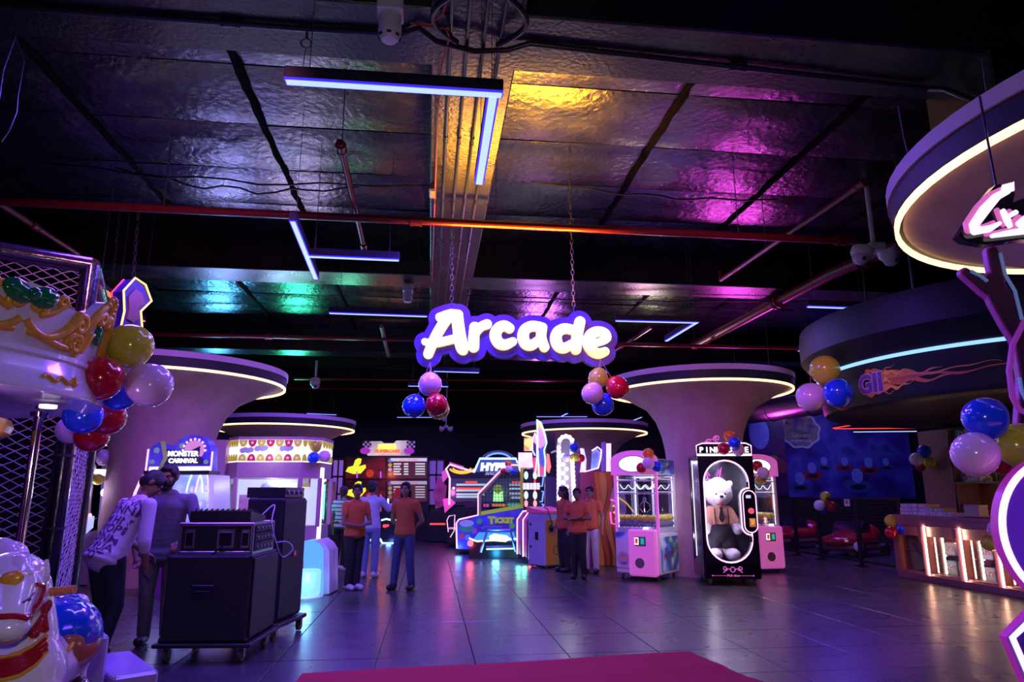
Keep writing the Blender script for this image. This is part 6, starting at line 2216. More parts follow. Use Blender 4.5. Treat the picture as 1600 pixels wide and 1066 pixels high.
for sx in (568, 636):
    for i in range(4):
        for j in range(3):
            g.rect('checker_square', sx + i * 3.4, 690 + j * 3.4, sx + 3.2 + i * 3.4, 693.2 + j * 3.4, mat('checker_pale', (.5, .45, .7), .4, emit=.2) if (i + j) % 2 else mat('checker_dark', (.02, .01, .08), .4), -.13, -.11, hd)
for sx in (566, 634):
    g.disc('magenta_wheel', sx + 6, 705, 8, mat('magenta_wheel', (.4, .03, .45), .4, emit=.4, ecol=(.7, .05, .9)), -.14, -.11, hd, rz=5)
for k, cx in enumerate((583, 620)):
    cb_ = g.plate('seat_shell', [(cx - 15, 838), (cx - 17, 812), (cx - 12, 800), (cx - 10, 790), (cx + 6, 788), (cx + 9, 800), (cx + 13, 812), (cx + 12, 838)], M_cab, -1.2, -.5)
    g.neon('white_piping', [(cx - 13, 811), (cx - 6, 809), (cx + 4, 811), (cx + 11, 811)], M_cyan, -1.22, .03, parent=cb_)
    g.neon('red_side_neon', [(cx + 13, 804), (cx + 15, 818), (cx + 13, 832)] if k == 0 else [(cx - 17, 804), (cx - 18, 818), (cx - 16, 832)], M_redn, -1.2, .03, parent=cb_)
    g.plate('tail_lamp', [(cx - 11, 821), (cx - 10, 817), (cx - 2, 817), (cx - 2, 820), (cx - 8, 822)], M_redn, -1.23, -1.2, cb_)
    g.neon('foot_light', [(cx - 15, 846), (cx, 846), (cx + 8, 840), (cx + 12, 839)] if k == 0 else [(cx - 15, 838), (cx - 11, 845), (cx + 12, 845)], M_cyan, -1.25, .035, parent=cb_)
    g.plate('pedal_base', [(cx - 16, 848), (cx - 15, 836), (cx + 12, 836), (cx + 14, 848)], M_cab, -1.2, -.2, cb_)
    g.plate('red_headrest', [(cx + 2, 806), (cx + 2, 772), (cx + 6, 764), (cx + 12, 764), (cx + 14, 775), (cx + 12, 806)] if k else [(cx - 2, 790), (cx - 1, 776), (cx + 8, 772), (cx + 12, 784), (cx + 10, 792)], mat('red_seat_foam', (.4, .015, .01), .5, emit=.1, ecol=(.9, .04, .02)), -.9, -.6, cb_)
    g.neon('lamp_post', [(cx + 4 - 9 * k, 797), (cx + 4 - 9 * k, 779)], M_rose if k == 0 else M_cyan, -1.0, .03, parent=cb_)
    g.light(cx, 847, 9, (.08, .2, 1), -1.5)
g.rect('number_panel', 589, 788, 601, 799, mat('pink_number', (.5, .1, .35), .4, emit=.3, ecol=(.8, .15, .5)), -.6, -.55)
g.letters('N', 594, 796, 7, glow('teal_letter', (.1, .7, .6), .9), -.62, .02, 1.1, .1, .02)
g.rect('number_panel', 604, 790, 612, 803, mat('pink_number'), -.6, -.55)
g.light(604, 740, 16, (1, .1, .05), -1.0)

# ---- dim violet window bays either side of the simulators
for k, (x0, x1, y0, y1, F, e) in enumerate(((516, 538, 718, 800, 23.2, .5), (669, 694, 719, 790, 23.6, .32))):
    a, b = atF(x0, y1, F), atF(x1, y0, F)
    w, h = abs(b.x - a.x), b.z - a.z
    t = bpy.data.objects.new('window_%d' % (k + 1), None)
    COL.objects.link(t)
    t.location = ((a.x + b.x) / 2, a.y, 0)
    t['kind'] = 'structure'
    MB().box((0, 0, a.z + h / 2), (w, .03, h)).build('violet_pane', mat('violet_pane_%d' % k, (.2, .1, .4), .3, emit=e, ecol=(.35, .14, .9)), t)
    MB().box((0, .02, a.z / 2), (w, .03, a.z)).build('lower_panel', M_cab, t)
    for i in range(4):
        MB().box((0, -.03, a.z + h * i / 3), (w + .06, .05, .06)).build('mullion', M_fence, t)
    for s in (-1, 0, 1):
        MB().box((s * w / 2, -.03, a.z + h / 2), (.05, .05, h)).build('mullion', M_fence, t)
g = Board('racing_pod', 'dark racing pod with a glowing red bar right of the simulators', 'arcade game', 683, 22.0)
g.plate('shell', [(668, 846), (668, 806), (672, 798), (698, 798), (700, 846)], M_cab, 0, .8)
g.neon('red_bar', [(672, 819), (696, 819)], M_redn, -.03, .03)
g.plate('pink_canopy', [(676, 770), (684, 745), (697, 760), (694, 790), (680, 796)], art('pink_dark_canopy', [(.02, .01, .03), (.3, .03, .2), (.04, .01, .06)], 2.2, 'NOISE', emit=.5), .1, .3)

# ---- striped light tunnel and its tall panels
g = Board('light_tunnel', 'row of angular striped frames with white neon edges', 'arcade game', 825, 15.6)
for k in range(3):
    dx = 9 * k
    pts = [(808 + dx, 864 + 3 * k), (808 + dx, 812), (817 + dx, 799), (846 + 4 * k, 797), (846 + 4 * k, 802), (820 + dx, 803), (814 + dx, 814), (814 + dx, 868 + 3 * k)]
    g.plate('frame', pts, glow('violet_frame', (.5, .06, .5), .35), -.15 * k, .35 - .15 * k)
    g.neon('neon_edge', [(808 + dx, 866 + 3 * k), (808 + dx, 812), (817 + dx, 799), (842 + 4 * k, 797)], M_pinkneon, -.15 * k - .02, .017)
    g.light(810 + dx, 868 + 3 * k, 3, ((.1, 1, .5), (.1, 1, .6), (1, .1, .1))[k], -.35 - .15 * k, .05)
g = Board('ladder_light_game', 'black tower with ladders of white oval lamps', 'arcade game', 833, 16.85)
g.rect('tower', 818, 733, 848, 846, M_cab, 0, .6)
for i, px in enumerate((822, 836)):
    for py in (743, 774):
        g.disc('oval_lamp', px, py, 3.2, M_cyan, -.03, 0, rz=6)
    g.disc('red_lamp', px, 787, 2.8, glow('red_white_lamp', (1, .3, .35), 1.6), -.03, 0, rz=5)
for k in range(5):
    g.rect('bar_lamp', 817 + 5.4 * k, 755, 821.6 + 5.4 * k, 765, M_cyan if k % 2 else M_rose, -.03, 0)
g.rect('red_stem', 834.5, 750, 837, 782, M_redn, -.02, 0)
g.rect('pink_panel', 810, 707, 836, 730, art('pink_white_panel', [(.9, .5, .6), (1, .8, .85), (.9, .3, .5)], 2, 'NOISE', emit=1.1), .1, .3)
g.rect('picture_panel', 819, 684, 831, 704, art('bright_picture', [(.9, .8, .1), (.3, .3, .9), (.9, .3, .1), (.9, .8, .5)], 3, 'VORONOI', emit=1.0), .1, .2)
g = Board('neon_totem', 'tall totem with cyan and pink neon outline and black side', 'arcade game', 848, 15.9)
g.plate('art_panel', [(840, 745), (839, 656), (847, 662), (851, 676), (854, 690), (851, 705), (852, 745)], art('totem_print', [(.9, .7, .1), (.8, .1, .2), (.1, .1, .5), (.9, .4, .6), (.02, .02, .1)], 2.6, 'VORONOI', emit=.6), -.02, .05)
g.neon('cyan_outline', [(842, 745), (840, 700), (839, 656), (845, 661), (849, 672), (852, 682), (854, 692), (850, 704), (852, 720), (851, 745)], M_cyan, -.05, .02)
g.plate('art_panel', [(832, 720), (831, 690), (835, 676), (839, 682), (840, 745), (835, 745)], art('totem_print', [(.9, .7, .1)]), .02, .08)
g.neon('pink_outline', [(836, 745), (839, 715), (839, 690), (836, 676), (832, 686), (832, 704), (836, 712)], M_pinkneon, 0, .018)
g.rect('black_side', 854, 674, 868, 800, M_cab, 0, .6)
g.plate('red_lamp', [(854, 709), (858, 710), (861, 730), (858, 740), (854, 736)], glow('red_orange_lamp', (1, .18, .2), 1.3), -.03, 0)
g.rect('grey_side', 852, 745, 872, 884, mat('slate_side', (.10, .11, .16), .4), -.04, .58)
g.plate('white_lettering', [(861, 706), (872, 702), (874, 704), (861, 709)], glow('grey_letter', (.5, .5, .55), .6), -.02, 0)
for k, py in enumerate((752, 776, 796)):
    g.neon('blue_bracket', [(846, py - 8), (849, py - 8), (847, py + 8), (843, py + 8)], M_bluen, -.06, .02)

# ---- arch of bulbs
g = Board('bulb_arch', 'tall arch studded with round white bulbs', 'light arch', 885, 15.0)
path = [(873, 798 - 7.0 * i) for i in range(15)] + [(884 + 11 * math.cos(a), 694 - 12 * math.sin(a)) for a in [PI * (1 - i / 6) for i in range(1, 6)]] + [(893 + .35 * i, 702 + 7.0 * i) for i in range(14)]
g.neon('arch_tube', path, mat('arch_pale', (.6, .5, .6), .4, emit=.3, ecol=(1, .8, .9)), 0, .05)
bme = None
for px, py in path:
    x, z = g.L(px, py)
    if bme is None:
        bme = MB().sphere((0, 0, 0), .047, 12, 8).mesh('bulb', M_whitehot)
    link('bulb', bme, g.t, (x, -.06, z))
for i in range(13):
    x, z = g.L(880 + (i % 2) * 5, 712 + 7 * i)
    link('bulb', bme, g.t, (x, -.03, z))
g.plate('arch_back', [(870, 800), (870, 695), (884, 680), (898, 695), (900, 800)], mat('arch_white_back', (.3, .26, .34), .5), .04, .12)
g.rect('plinth', 868, 798, 902, 872, M_cab, 0, .5)
g.light(884, 740, 7, (1, .9, 1), -.5)

# ---- grey and yellow cabinet with hanging ball
cabt = thing('ball_game', 'waist-high grey and yellow cabinet with a black ball', 'arcade game', (2.2, 14.45, 0), R(-60))
MB().box((0, .3, .56), (.56, .6, 1.04), bev=.015).build('cabinet', mat('pale_grey_panel', (.42, .42, .55), .4), cabt)
MB().box((.286, .3, .5), (.012, .56, .88), bev=.004).build('yellow_side', mat('yellow_side', (.6, .32, .03), .4), cabt)
MB().prism([(-.29, 1.08), (.29, 1.08), (.29, 1.12), (-.29, 1.2)], -.02, .62).build('pink_top', mat('pink_top', (.5, .05, .2), .35, emit=.15, ecol=(.9, .1, .4)), cabt)
MB().box((.02, -.006, .62), (.1, .012, .16), bev=.004).build('coin_door', mat('coin_black', (.02, .02, .03), .3), cabt)
for z in (.4, .85):
    MB().cyl((-.18, -.004, z), (-.18, -.014, z), .03, n=14).build('lock', M_alu, cabt)
bl_ = MB().sphere((.33, .16, .78), .075, 18, 12).build('ball', mat('ball_black', (.01, .01, .012), .15), cabt)
MB().tube([(.33, .16, .85), (.31, .12, 1.0), (.28, .08, 1.16), (.2, .05, 1.2)], .01, 6).build('cord', M_cable, bl_)
MB().tube([(.29 + .0, .3 + .09 * math.cos(a), .34 + .09 * math.sin(a)) for a in [2 * PI * i / 16 for i in range(16)]], .008, 6, closed=True).build('ring_loop', M_cable, cabt)
casters(cabt, [(-.22, .06), (.22, .06), (-.22, .54), (.22, .54)], .02)

# ---- orange wave cabinet with bottle shaped neon on top
g = Board('wave_cabinet', 'tall orange and red wave printed cabinet with neon bottles on top', 'arcade game', 930, 14.9)
g.rect('body', 908, 738, 972, 884, mat('red_violet_side', (.25, .02, .10), .4), .02, .9)
g.plate('wave_panel', [(927, 884), (927, 737), (970, 737), (970, 884)], mat('deep_red_panel', (.30, .02, .02), .4), -.02, .02)
for k, (x0, wv, c) in enumerate(((931, 3.2, (.55, .13, .02)), (939, 3.8, (.62, .28, .04)), (948, 3.5, (.5, .09, .02)), (957, 3.4, (.6, .25, .05)), (965, 2.6, (.5, .1, .02)))):
    lft, rgt = [], []
    for i in range(25):
        y = 738 + 146 * i / 24
        cx = x0 + 6.5 * math.sin(i / 24 * 6.6 + .35 * k) * (.45 + .55 * math.sin(PI * i / 24))
        hw = wv * (1 + .35 * math.sin(i / 24 * 9 + k))
        lft.append((min(969, max(928, cx - hw)), y))
        rgt.append((min(970, max(928.5, cx + hw)), y))
    g.plate('wave_stripe', lft + rgt[::-1], mat('wave_ink_%d' % k, c, .4), -.022 - .002 * k, -.018)
g.disc('pale_moon', 966, 790, 12, mat('pale_pink_disc', (.55, .35, .45), .4), -.03, -.02, rz=34)
g.plate('neon_bottle', [(908, 738), (911, 716), (908, 700), (914, 700), (918, 718), (917, 738)], mat('bottle_glass_lit', (.5, .45, .7), .3, emit=.7, ecol=(.8, .75, 1)), .2, .3)
g.neon('bottle_outline', [(909, 700), (912, 716), (915, 737), (936, 731), (940, 715), (941, 703), (935, 698), (926, 704)], M_pinkneon, .15, .02)
g.plate('blue_panel', [(925, 735), (927, 706), (934, 700), (940, 706), (936, 732)], art('blue_panel_glow', [(.02, .03, .25), (.2, .3, .9), (.02, .02, .15)], 1.5, 'NOISE', emit=.8), .2, .26)
g.rect('lit_cylinder', 950, 692, 957, 737, glow('pale_cylinder', (1, .75, .85), 1.1), .2, .4)
g.rect('violet_post', 943, 690, 949, 737, mat('violet_post', (.12, .05, .4), .3, emit=.3, ecol=(.2, .1, .8)), .18, .4)
zz = MB()
for k, (c, pts) in enumerate((('pink', [(953, 781), (965, 784), (962, 800), (972, 806), (964, 820), (955, 818), (953, 800)]), ('amber', [(957, 790), (966, 795), (958, 801), (968, 806), (960, 811), (972, 816)]), ('amber', [(966, 778), (978, 786), (992, 803), (1000, 806)]))):
    g.neon('neon_coil', pts, M_magneon if c == 'pink' else glow('amber_coil', (1, .5, .1), 1.4), -.06, .016)

# ---- monster carnival game behind the two men
g = Board('carnival_game', 'carnival game with cloud shaped lit header behind the two men', 'arcade game', 285, 10.5)
cl_ = [(231, 738), (232, 708), (238, 697), (248, 692), (258, 694), (266, 698), (275, 694), (283, 685), (296, 680), (312, 681), (323, 688), (329, 700), (329, 737)]
M_mon = art('night_blue_print', [(.03, .02, .3), (.05, .03, .45), (.1, .08, .5), (.03, .02, .25)], 2.5, 'NOISE', emit=.35)
hd = g.plate('header', cl_, M_mon, 0, .25)
g.plate('lit_band', [(233, 736), (234, 730), (328, 729), (328, 735)], M_whitehot, -.012, 0, hd)
g.plate('lit_plaque', [(255, 727), (262, 716), (258, 701), (275, 705), (300, 704), (314, 697), (312, 712), (318, 718), (316, 725)], mat('plaque_ink', (.03, .02, .08), .5), -.02, 0, hd)
g.letters('MONSTER', 287, 713, 8, M_whitehot, -.028, .012, .95, 0, .003, hd)
g.letters('CARNIVAL', 287, 723.5, 7, M_whitehot, -.028, .012, .98, 0, .003, hd)
x, z = g.L(304, 704)
whl = MB().prism([(x + .15 * math.cos(a), z + .15 * math.sin(a)) for a in [2 * PI * i / 24 for i in range(24)]], -.015, 0).build('printed_wheel', mat('pink_wheel', (.6, .25, .4), .4, emit=.4, ecol=(.9, .4, .6)), hd)
for i in range(9):
    a = PI * (i / 8)
    MB().sphere((x + .17 * math.cos(a), -.02, z + .17 * math.sin(a)), .018, 8, 6).build('wheel_bulb', M_rose, hd)
g.plate('printed_ribbon', [(252, 735), (246, 737), (256, 716), (252, 690), (259, 690), (263, 716)], mat('olive_ribbon', (.3, .35, .15), .4, emit=.2), -.024, -.012, hd)
for px, py, r_ in ((245, 704, 5), (285, 697, 5), (322, 722, 4), (238, 722, 4)):
    g.disc('printed_star', px, py, r_, mat('star_green', (.2, .3, .3), .4, emit=.25, ecol=(.3, .5, .4)), -.012, 0, hd, n=5)
g.neon('side_neon', [(228, 742), (231, 718), (233, 702)], M_rose, -.02, .013)
g.neon('side_neon', [(326, 738), (330, 735), (333, 706)], M_rose, -.02, .013)
g.rect('head_shelf', 230, 736, 331, 742, M_cab, -.1, .3)
g.rect('lit_interior', 240, 742, 326, 850, art('blue_white_interior', [(.12, .16, .6), (.3, .35, .8), (.6, .65, 1), (.15, .18, .6)], 1.6, 'NOISE', emit=.55), .25, .3)
g.rect('side_wall', 222, 742, 240, 935, M_wp, 0, .6)
g.rect('side_wall', 326, 742, 334, 930, M_wp, 0, .6)
g.rect('lower_cabinet', 240, 850, 326, 935, M_purp, 0, .6)
for px in (296, 308):
    x, z = g.L(px, 800)
    MB().tube([(x + .14 * math.cos(a) * (1 if px == 296 else .8), .1, z + .62 * math.sin(a)) for a in [PI * (.15 + .7 * i / 14) for i in range(15)]], .012, 6).build('neon_curve', M_cyan if px == 296 else M_rose, g.t)
for px, py in ((290, 765), (314, 762), (318, 790), (305, 788)):
    g.disc('round_target', px, py, 5, mat('target_blue', (.2, .25, .6), .4, emit=.5, ecol=(.35, .4, .9)), .2, .25, rz=7)
    g.disc('target_centre', px, py, 2.5, mat('target_pale', (.5, .4, .6), .4, emit=.5), .18, .2, rz=4)
g.neon('side_curve', [(232, 742), (222, 752), (214, 770), (206, 800)], M_rose, -.05, .02)
g.light(285, 770, 12, (.55, .6, 1), -.3)

# ---- scalloped crane booth
bc = atF(415, 800, 11.5)
bo = thing('crane_booth', 'pink crane booth with red and yellow scalloped lit canopy', 'arcade game', (bc.x, bc.y, 0), -YAW)
M_pinkcab = mat('mauve_cabinet', (.42, .22, .36), .4, noise=.06)
HW = .53


def prof8(r):
    """plan of the booth: broad front, chamfers, sides"""
    return [(-HW * r, 0), (HW * r, 0), (HW * r + .26, .26), (HW * r + .26, .95), (-HW * r - .26, .95), (-HW * r - .26, .26)]


def ring(z0, z1, r=1., grow=0.):
    p = prof8(r)
    if grow:
        p = [(x * (1 + grow), y - grow * .5) for x, y in p]
    mb = MB()
    n = len(p)
    v = [(x, y, z0) for x, y in p] + [(x, y, z1) for x, y in p]
    mb.add(v, [tuple(range(n))[::-1], tuple(range(n, 2 * n))] + [(i, (i + 1) % n, n + (i + 1) % n, n + i) for i in range(n)])
    return mb


ring(.0, .95).build('base', M_pinkcab, bo)
ring(1.72, 1.98).build('mid_band', M_pinkcab, bo)
ring(1.98, 2.35).build('lit_canopy', glow('canopy_white', (1, .95, 1), 1.15), bo)
ring(2.35, 2.40, grow=.02).build('roof', M_pinkcab, bo)
P8 = prof8(1)
for i in (0, 1, 2, 5):
    a, b = Vector((*P8[i], 0)), Vector((*P8[(i + 1) % 6], 0))
    d = (b - a)
    L = d.length
    M = Matrix.Translation(a) @ Matrix.Rotation(math.atan2(d.y, d.x), 4, 'Z')
    n = 7 if i == 0 else 4
    w = L / n
    for row, z in ((0, 2.345), (1, 2.0)):
        for k in range(n):
            cx = (k + .5) * w
            half_ = [(cx + w * .46 * math.cos(t), z + (-1 if row == 0 else 1) * .115 * math.sin(t)) for t in [PI * q / 10 for q in range(11)]]
            red = (k % 2 == 1) and i == 0
            s_ = MB().prism(half_, -.014, -.002, M=M).build('scallop', mat('scallop_red', (.45, .01, .06), .4, emit=.25, ecol=(.8, .02, .12)) if red else mat('scallop_yellow', (.5, .42, .04), .4, emit=.3, ecol=(.7, .6, .06)), bo)
            if i == 0:
                cz = z + (-.045 if row == 0 else .05)
                star5 = [(cx + (.032 if q % 2 == 0 else .014) * math.sin(PI * q / 5), cz + (.032 if q % 2 == 0 else .014) * math.cos(PI * q / 5)) for q in range(10)]
                MB().prism(star5, -.018, -.014, M=M).build('star', mat('star_pale', (.8, .6, .6), .4, emit=.4), s_)
    if i == 0:
        for cx, cz, col in ((.14, 2.17, 'cloud_lilac'), (.38, 2.2, 'cloud_lilac'), (.55, 2.16, 'cloud_white'), (.8, 2.2, 'cloud_lilac'), (.98, 2.16, 'cloud_white')):
            mbc = MB()
            for q in range(4):
                mbc.prism([(cx + (.045 * (q - 1.5)) + .05 * math.cos(t), cz + .012 * (q % 2) + .045 * math.sin(t)) for t in [2 * PI * e / 14 for e in range(14)]], -.010 - .001 * q, -.001, M=M)
            mbc.build('cloud_print', mat('cloud_lilac', (.4, .36, .55), .5, emit=.1) if col == 'cloud_lilac' else glow('cloud_white', (1, 1, 1), 1.6), bo)
for i in range(6):
    x, y = P8[i]
    MB().box((x, y + .0, 1.33), (.07, .07, .8), bev=.01).build('post', M_pinkcab, bo)
for i in (0, 1, 2, 4, 5):
    a, b = Vector((*P8[i], 0)), Vector((*P8[(i + 1) % 6], 0))
    d = (b - a)
    M = Matrix.Translation(a) @ Matrix.Rotation(math.atan2(d.y, d.x), 4, 'Z')
    MB().box((d.length / 2, .01, 1.33), (d.length - .08, .006, .76), M=M).build('window_pane', M_glass, bo)
MB().box((0, .5, 1.33), (1.5, .03, .76)).build('lit_back', glow('booth_back', (.82, .8, 1), .95), bo)
MB().box((.28, .3, 1.5), (.42, .02, .3), bev=.01).build('lit_sign', M_lamp_w, bo)
MB().prism([(-.22, 1.0), (.05, 1.0), (.05, 1.5), (.0, 1.62), (-.08, 1.66), (-.17, 1.62), (-.22, 1.5)], .2, .22).build('grey_arch', mat('arch_grey', (.3, .3, .5), .5), bo)
MB().prism([(-.5, 1.1), (-.28, 1.1), (-.28, 1.45), (-.5, 1.45)], .12, .14).build('pink_flag', art('pink_flag_print', [(.6, .1, .35), (.7, .3, .5), (.4, .05, .25)], 4, 'NOISE', emit=.2), bo)
MB().box((-.38, .1, 1.02), (.25, .02, .07)).build('red_display', glow('red_digits', (1, .12, .12), .7), bo)
MB().box((-.38, .1, 1.10 - .16), (.25, .02, .08)).build('teal_display', glow('teal_digits', (.1, .6, .6), .5), bo)
fr_ = MB()
for k in range(6):
    fr_.prism([(.13 + .055 * k, 1.40), (.18 + .055 * k, 1.40), (.155 + .055 * k, 1.34)], .285, .29)
fr_.build('fringe', mat('fringe_grey', (.25, .22, .35), .5), bo)
sp_ = MB().prism([(-HW - .27 - .42, .0), (-HW - .27, .0), (-HW - .27, 2.36), (-HW - .27 - .25, 2.36), (-HW - .27 - .36, 2.3), (-HW - .27 - .42, 2.18)], .15, .9).build('side_wing', M_pinkcab, bo)
arch_w = [(-HW - .60, 1.0), (-HW - .40, 1.0), (-HW - .40, 1.70)] + [(-HW - .50 + .1 * math.cos(a), 1.70 + .1 * math.sin(a)) for a in [PI * q / 8 for q in range(1, 8)]] + [(-HW - .60, 1.70)]
MB().prism(arch_w, .12, .15).build('arched_window', glow('arched_lilac', (.55, .62, 1.0), .9), sp_)
MB().prism([(x * .15 + (-HW - .5) * .85 + .03, z * .9 + .14) for x, z in arch_w], .11, .12).build('window_bar', M_whitehot, sp_)
for q in range(3):
    MB().tube([(-HW - .55 + (.05 + .04 * q) * math.cos(a), .145, 2.14 + (.05 + .04 * q) * math.sin(a)) for a in [PI / 2 * (1 + e / 6) for e in range(7)]], .007, 5).build('vent_arc', mat('vent_pale', (.6, .5, .6), .4), sp_)
MB().box((HW + .27, .16, 1.7), (.03, .16, .24), bev=.005).build('price_card', art('price_card', [(.8, .6, .1), (.5, .1, .4), (.7, .7, .8)], 9, 'VORONOI', emit=.4), bo, rot=(0, 0, R(-45)), loc=(-.1, .62, 0))
MB().box((HW + .275, .3, 1.05), (.05, .10, 1.7), bev=.01).build('corner_light', M_strip, bo)
for loc, e in (((0, .2, 1.68), 14), ((0, -.35, 2.1), 4)):
    lo = lamp('booth_lamp', 'POINT', (0, 0, 0), e, (.85, .85, 1), .1)
    lo.parent = bo
    lo.location = loc

# ---- glowing blue plinth seat
g = Board('light_plinth', 'glowing pale blue plinth with rounded white edge at the booth side', 'plinth', 495, 10.75)
pts = [(474, 937), (474, 846), (492, 845), (500, 850), (506, 858), (506, 930), (500, 933)]
g.plate('glowing_face', pts, glow('pale_blue_face', (.12, .42, .95), .95), 0, .5)
g.plate('white_rim', [(500, 933), (506, 930), (506, 858), (500, 850), (492, 845), (499, 843), (509, 851), (515, 861), (515, 928), (508, 934)], M_wp, -.02, .5)
x, z = g.L(485, 935)
MB().lathe([(0, .36), (.17, .36), (.19, .34), (.19, .03), (.17, 0), (0, 0)], 28, c=(x + .0, -.22, max(z, .0) + .02)).build('lit_drum', glow('cyan_drum', (.3, .75, 1.0), 1.0), g.t)
MB().lathe([(0, .02), (.24, .02), (.25, .0), (0, 0)], 28, c=(x, -.22, max(z, 0) + .0)).build('drum_base', M_wp, g.t)
g.neon('rim_line', [(474, 937), (478, 938), (500, 934)], M_wp, -.05, .02)
g.light(495, 900, 8, (.2, .6, 1), -.5)

# ---- small green prize game
g = Board('prize_game', 'slim prize game with white lit header and green neon side', 'arcade game', 499, 14.2)
g.rect('cabinet', 484, 752, 511, 868, M_cab, 0, .7)
hd = g.plate('header', [(484, 756), (484, 748), (490, 745), (497, 748), (503, 744), (508, 748), (508, 753), (503, 757)], M_whitehot, -.04, .1)
g.rect('digit_display', 488, 758, 503, 765, mat('digit_back', (.06, .01, .02), .3), -.02, 0)
g.letters('360', 496, 764, 5, glow('red_digit', (1, .15, .1), 1.4), -.03, .01, 1.1)
g.rect('green_screen', 487, 766, 507, 800, art('green_screen', [(.02, .2, .12), (.1, .6, .2), (.1, .3, .5), (.6, .5, .1)], 5, 'NOISE', emit=.8), -.02, 0)
g.neon('green_neon', [(508, 757), (506, 800), (502, 850)], glow('green_neon', (.3, 1, .7), 1.6), -.04, .022)
g.rect('white_card', 485, 832, 489, 838, mat('notice_white'), -.03, 0)
g.light(497, 790, 5, (.2, 1, .6), -.4)

# ---- glass cabinet at the far left
g = Board('glass_cabinet', 'grey cabinet with tall lit glass front behind the net cage', 'arcade game', 155, 11.9)
g.plate('side', [(160, 912), (172, 727), (181, 725), (181, 912)], mat('mauve_grey_side', (.25, .18, .28), .4), 0, .6)
g.plate('frame', [(135, 912), (143, 724), (172, 727), (166, 912)], mat('mauve_grey_side'), .3, .6)
g.plate('lit_head', [(146, 740), (147, 733), (171, 734), (170, 745)], M_lamp_w, -.02, .02)
g.plate('glass_front', [(137, 822), (146, 736), (170, 738), (162, 800)], M_glass, -.01, 0)
g.plate('inside', [(138, 822), (146, 742), (168, 744), (162, 822)], art('violet_inside', [(.06, .05, .2), (.2, .2, .45), (.05, .03, .12)], 1.5, 'NOISE', emit=.4), .26, .3)
g.neon('neon_left', [(137, 824), (140, 780), (146, 738)], M_rose, -.03, .015)
g.neon('swoosh_neon', [(112, 824), (128, 818), (140, 812), (150, 806), (156, 804)], M_rose, -.25, .03)
g.plate('white_swoosh', [(112, 838), (114, 826), (130, 820), (156, 806), (154, 824), (140, 836)], mat('blue_white_swoosh', (.3, .35, .7), .4, emit=.9, ecol=(.5, .55, 1)), -.22, -.15)
g.plate('lower_cabinet', [(125, 912), (128, 836), (165, 826), (165, 912)], mat('mauve_grey_side'), -.15, .6)
g.neon('blue_ring', [(118 + 7 * math.cos(a), 855 - 14 * math.sin(a)) for a in [2 * PI * i / 18 for i in range(18)]], M_bluen, -.2, .018, True)
g.light(150, 770, 7, (.8, .7, 1), -.3)
# ================================================================ people
from mathutils.bvhtree import BVHTree
M_skin = [mat('brown_skin', (.22, .105, .065), .5, noise=.08, scale=12, sss=.05), mat('light_brown_skin', (.32, .16, .10), .5, noise=.08, scale=12, sss=.05)]
M_hair = mat('black_hair', (.006, .005, .005), .6, noise=.3, scale=40, bump=.5, bscale=70)
M_eyew = mat('eye_white', (.3, .24, .24), .4, noise=.03)
M_iris = mat('eye_dark', (.015, .008, .006), .15)
M_lip = mat('lip_tone', (.22, .06, .06), .45)


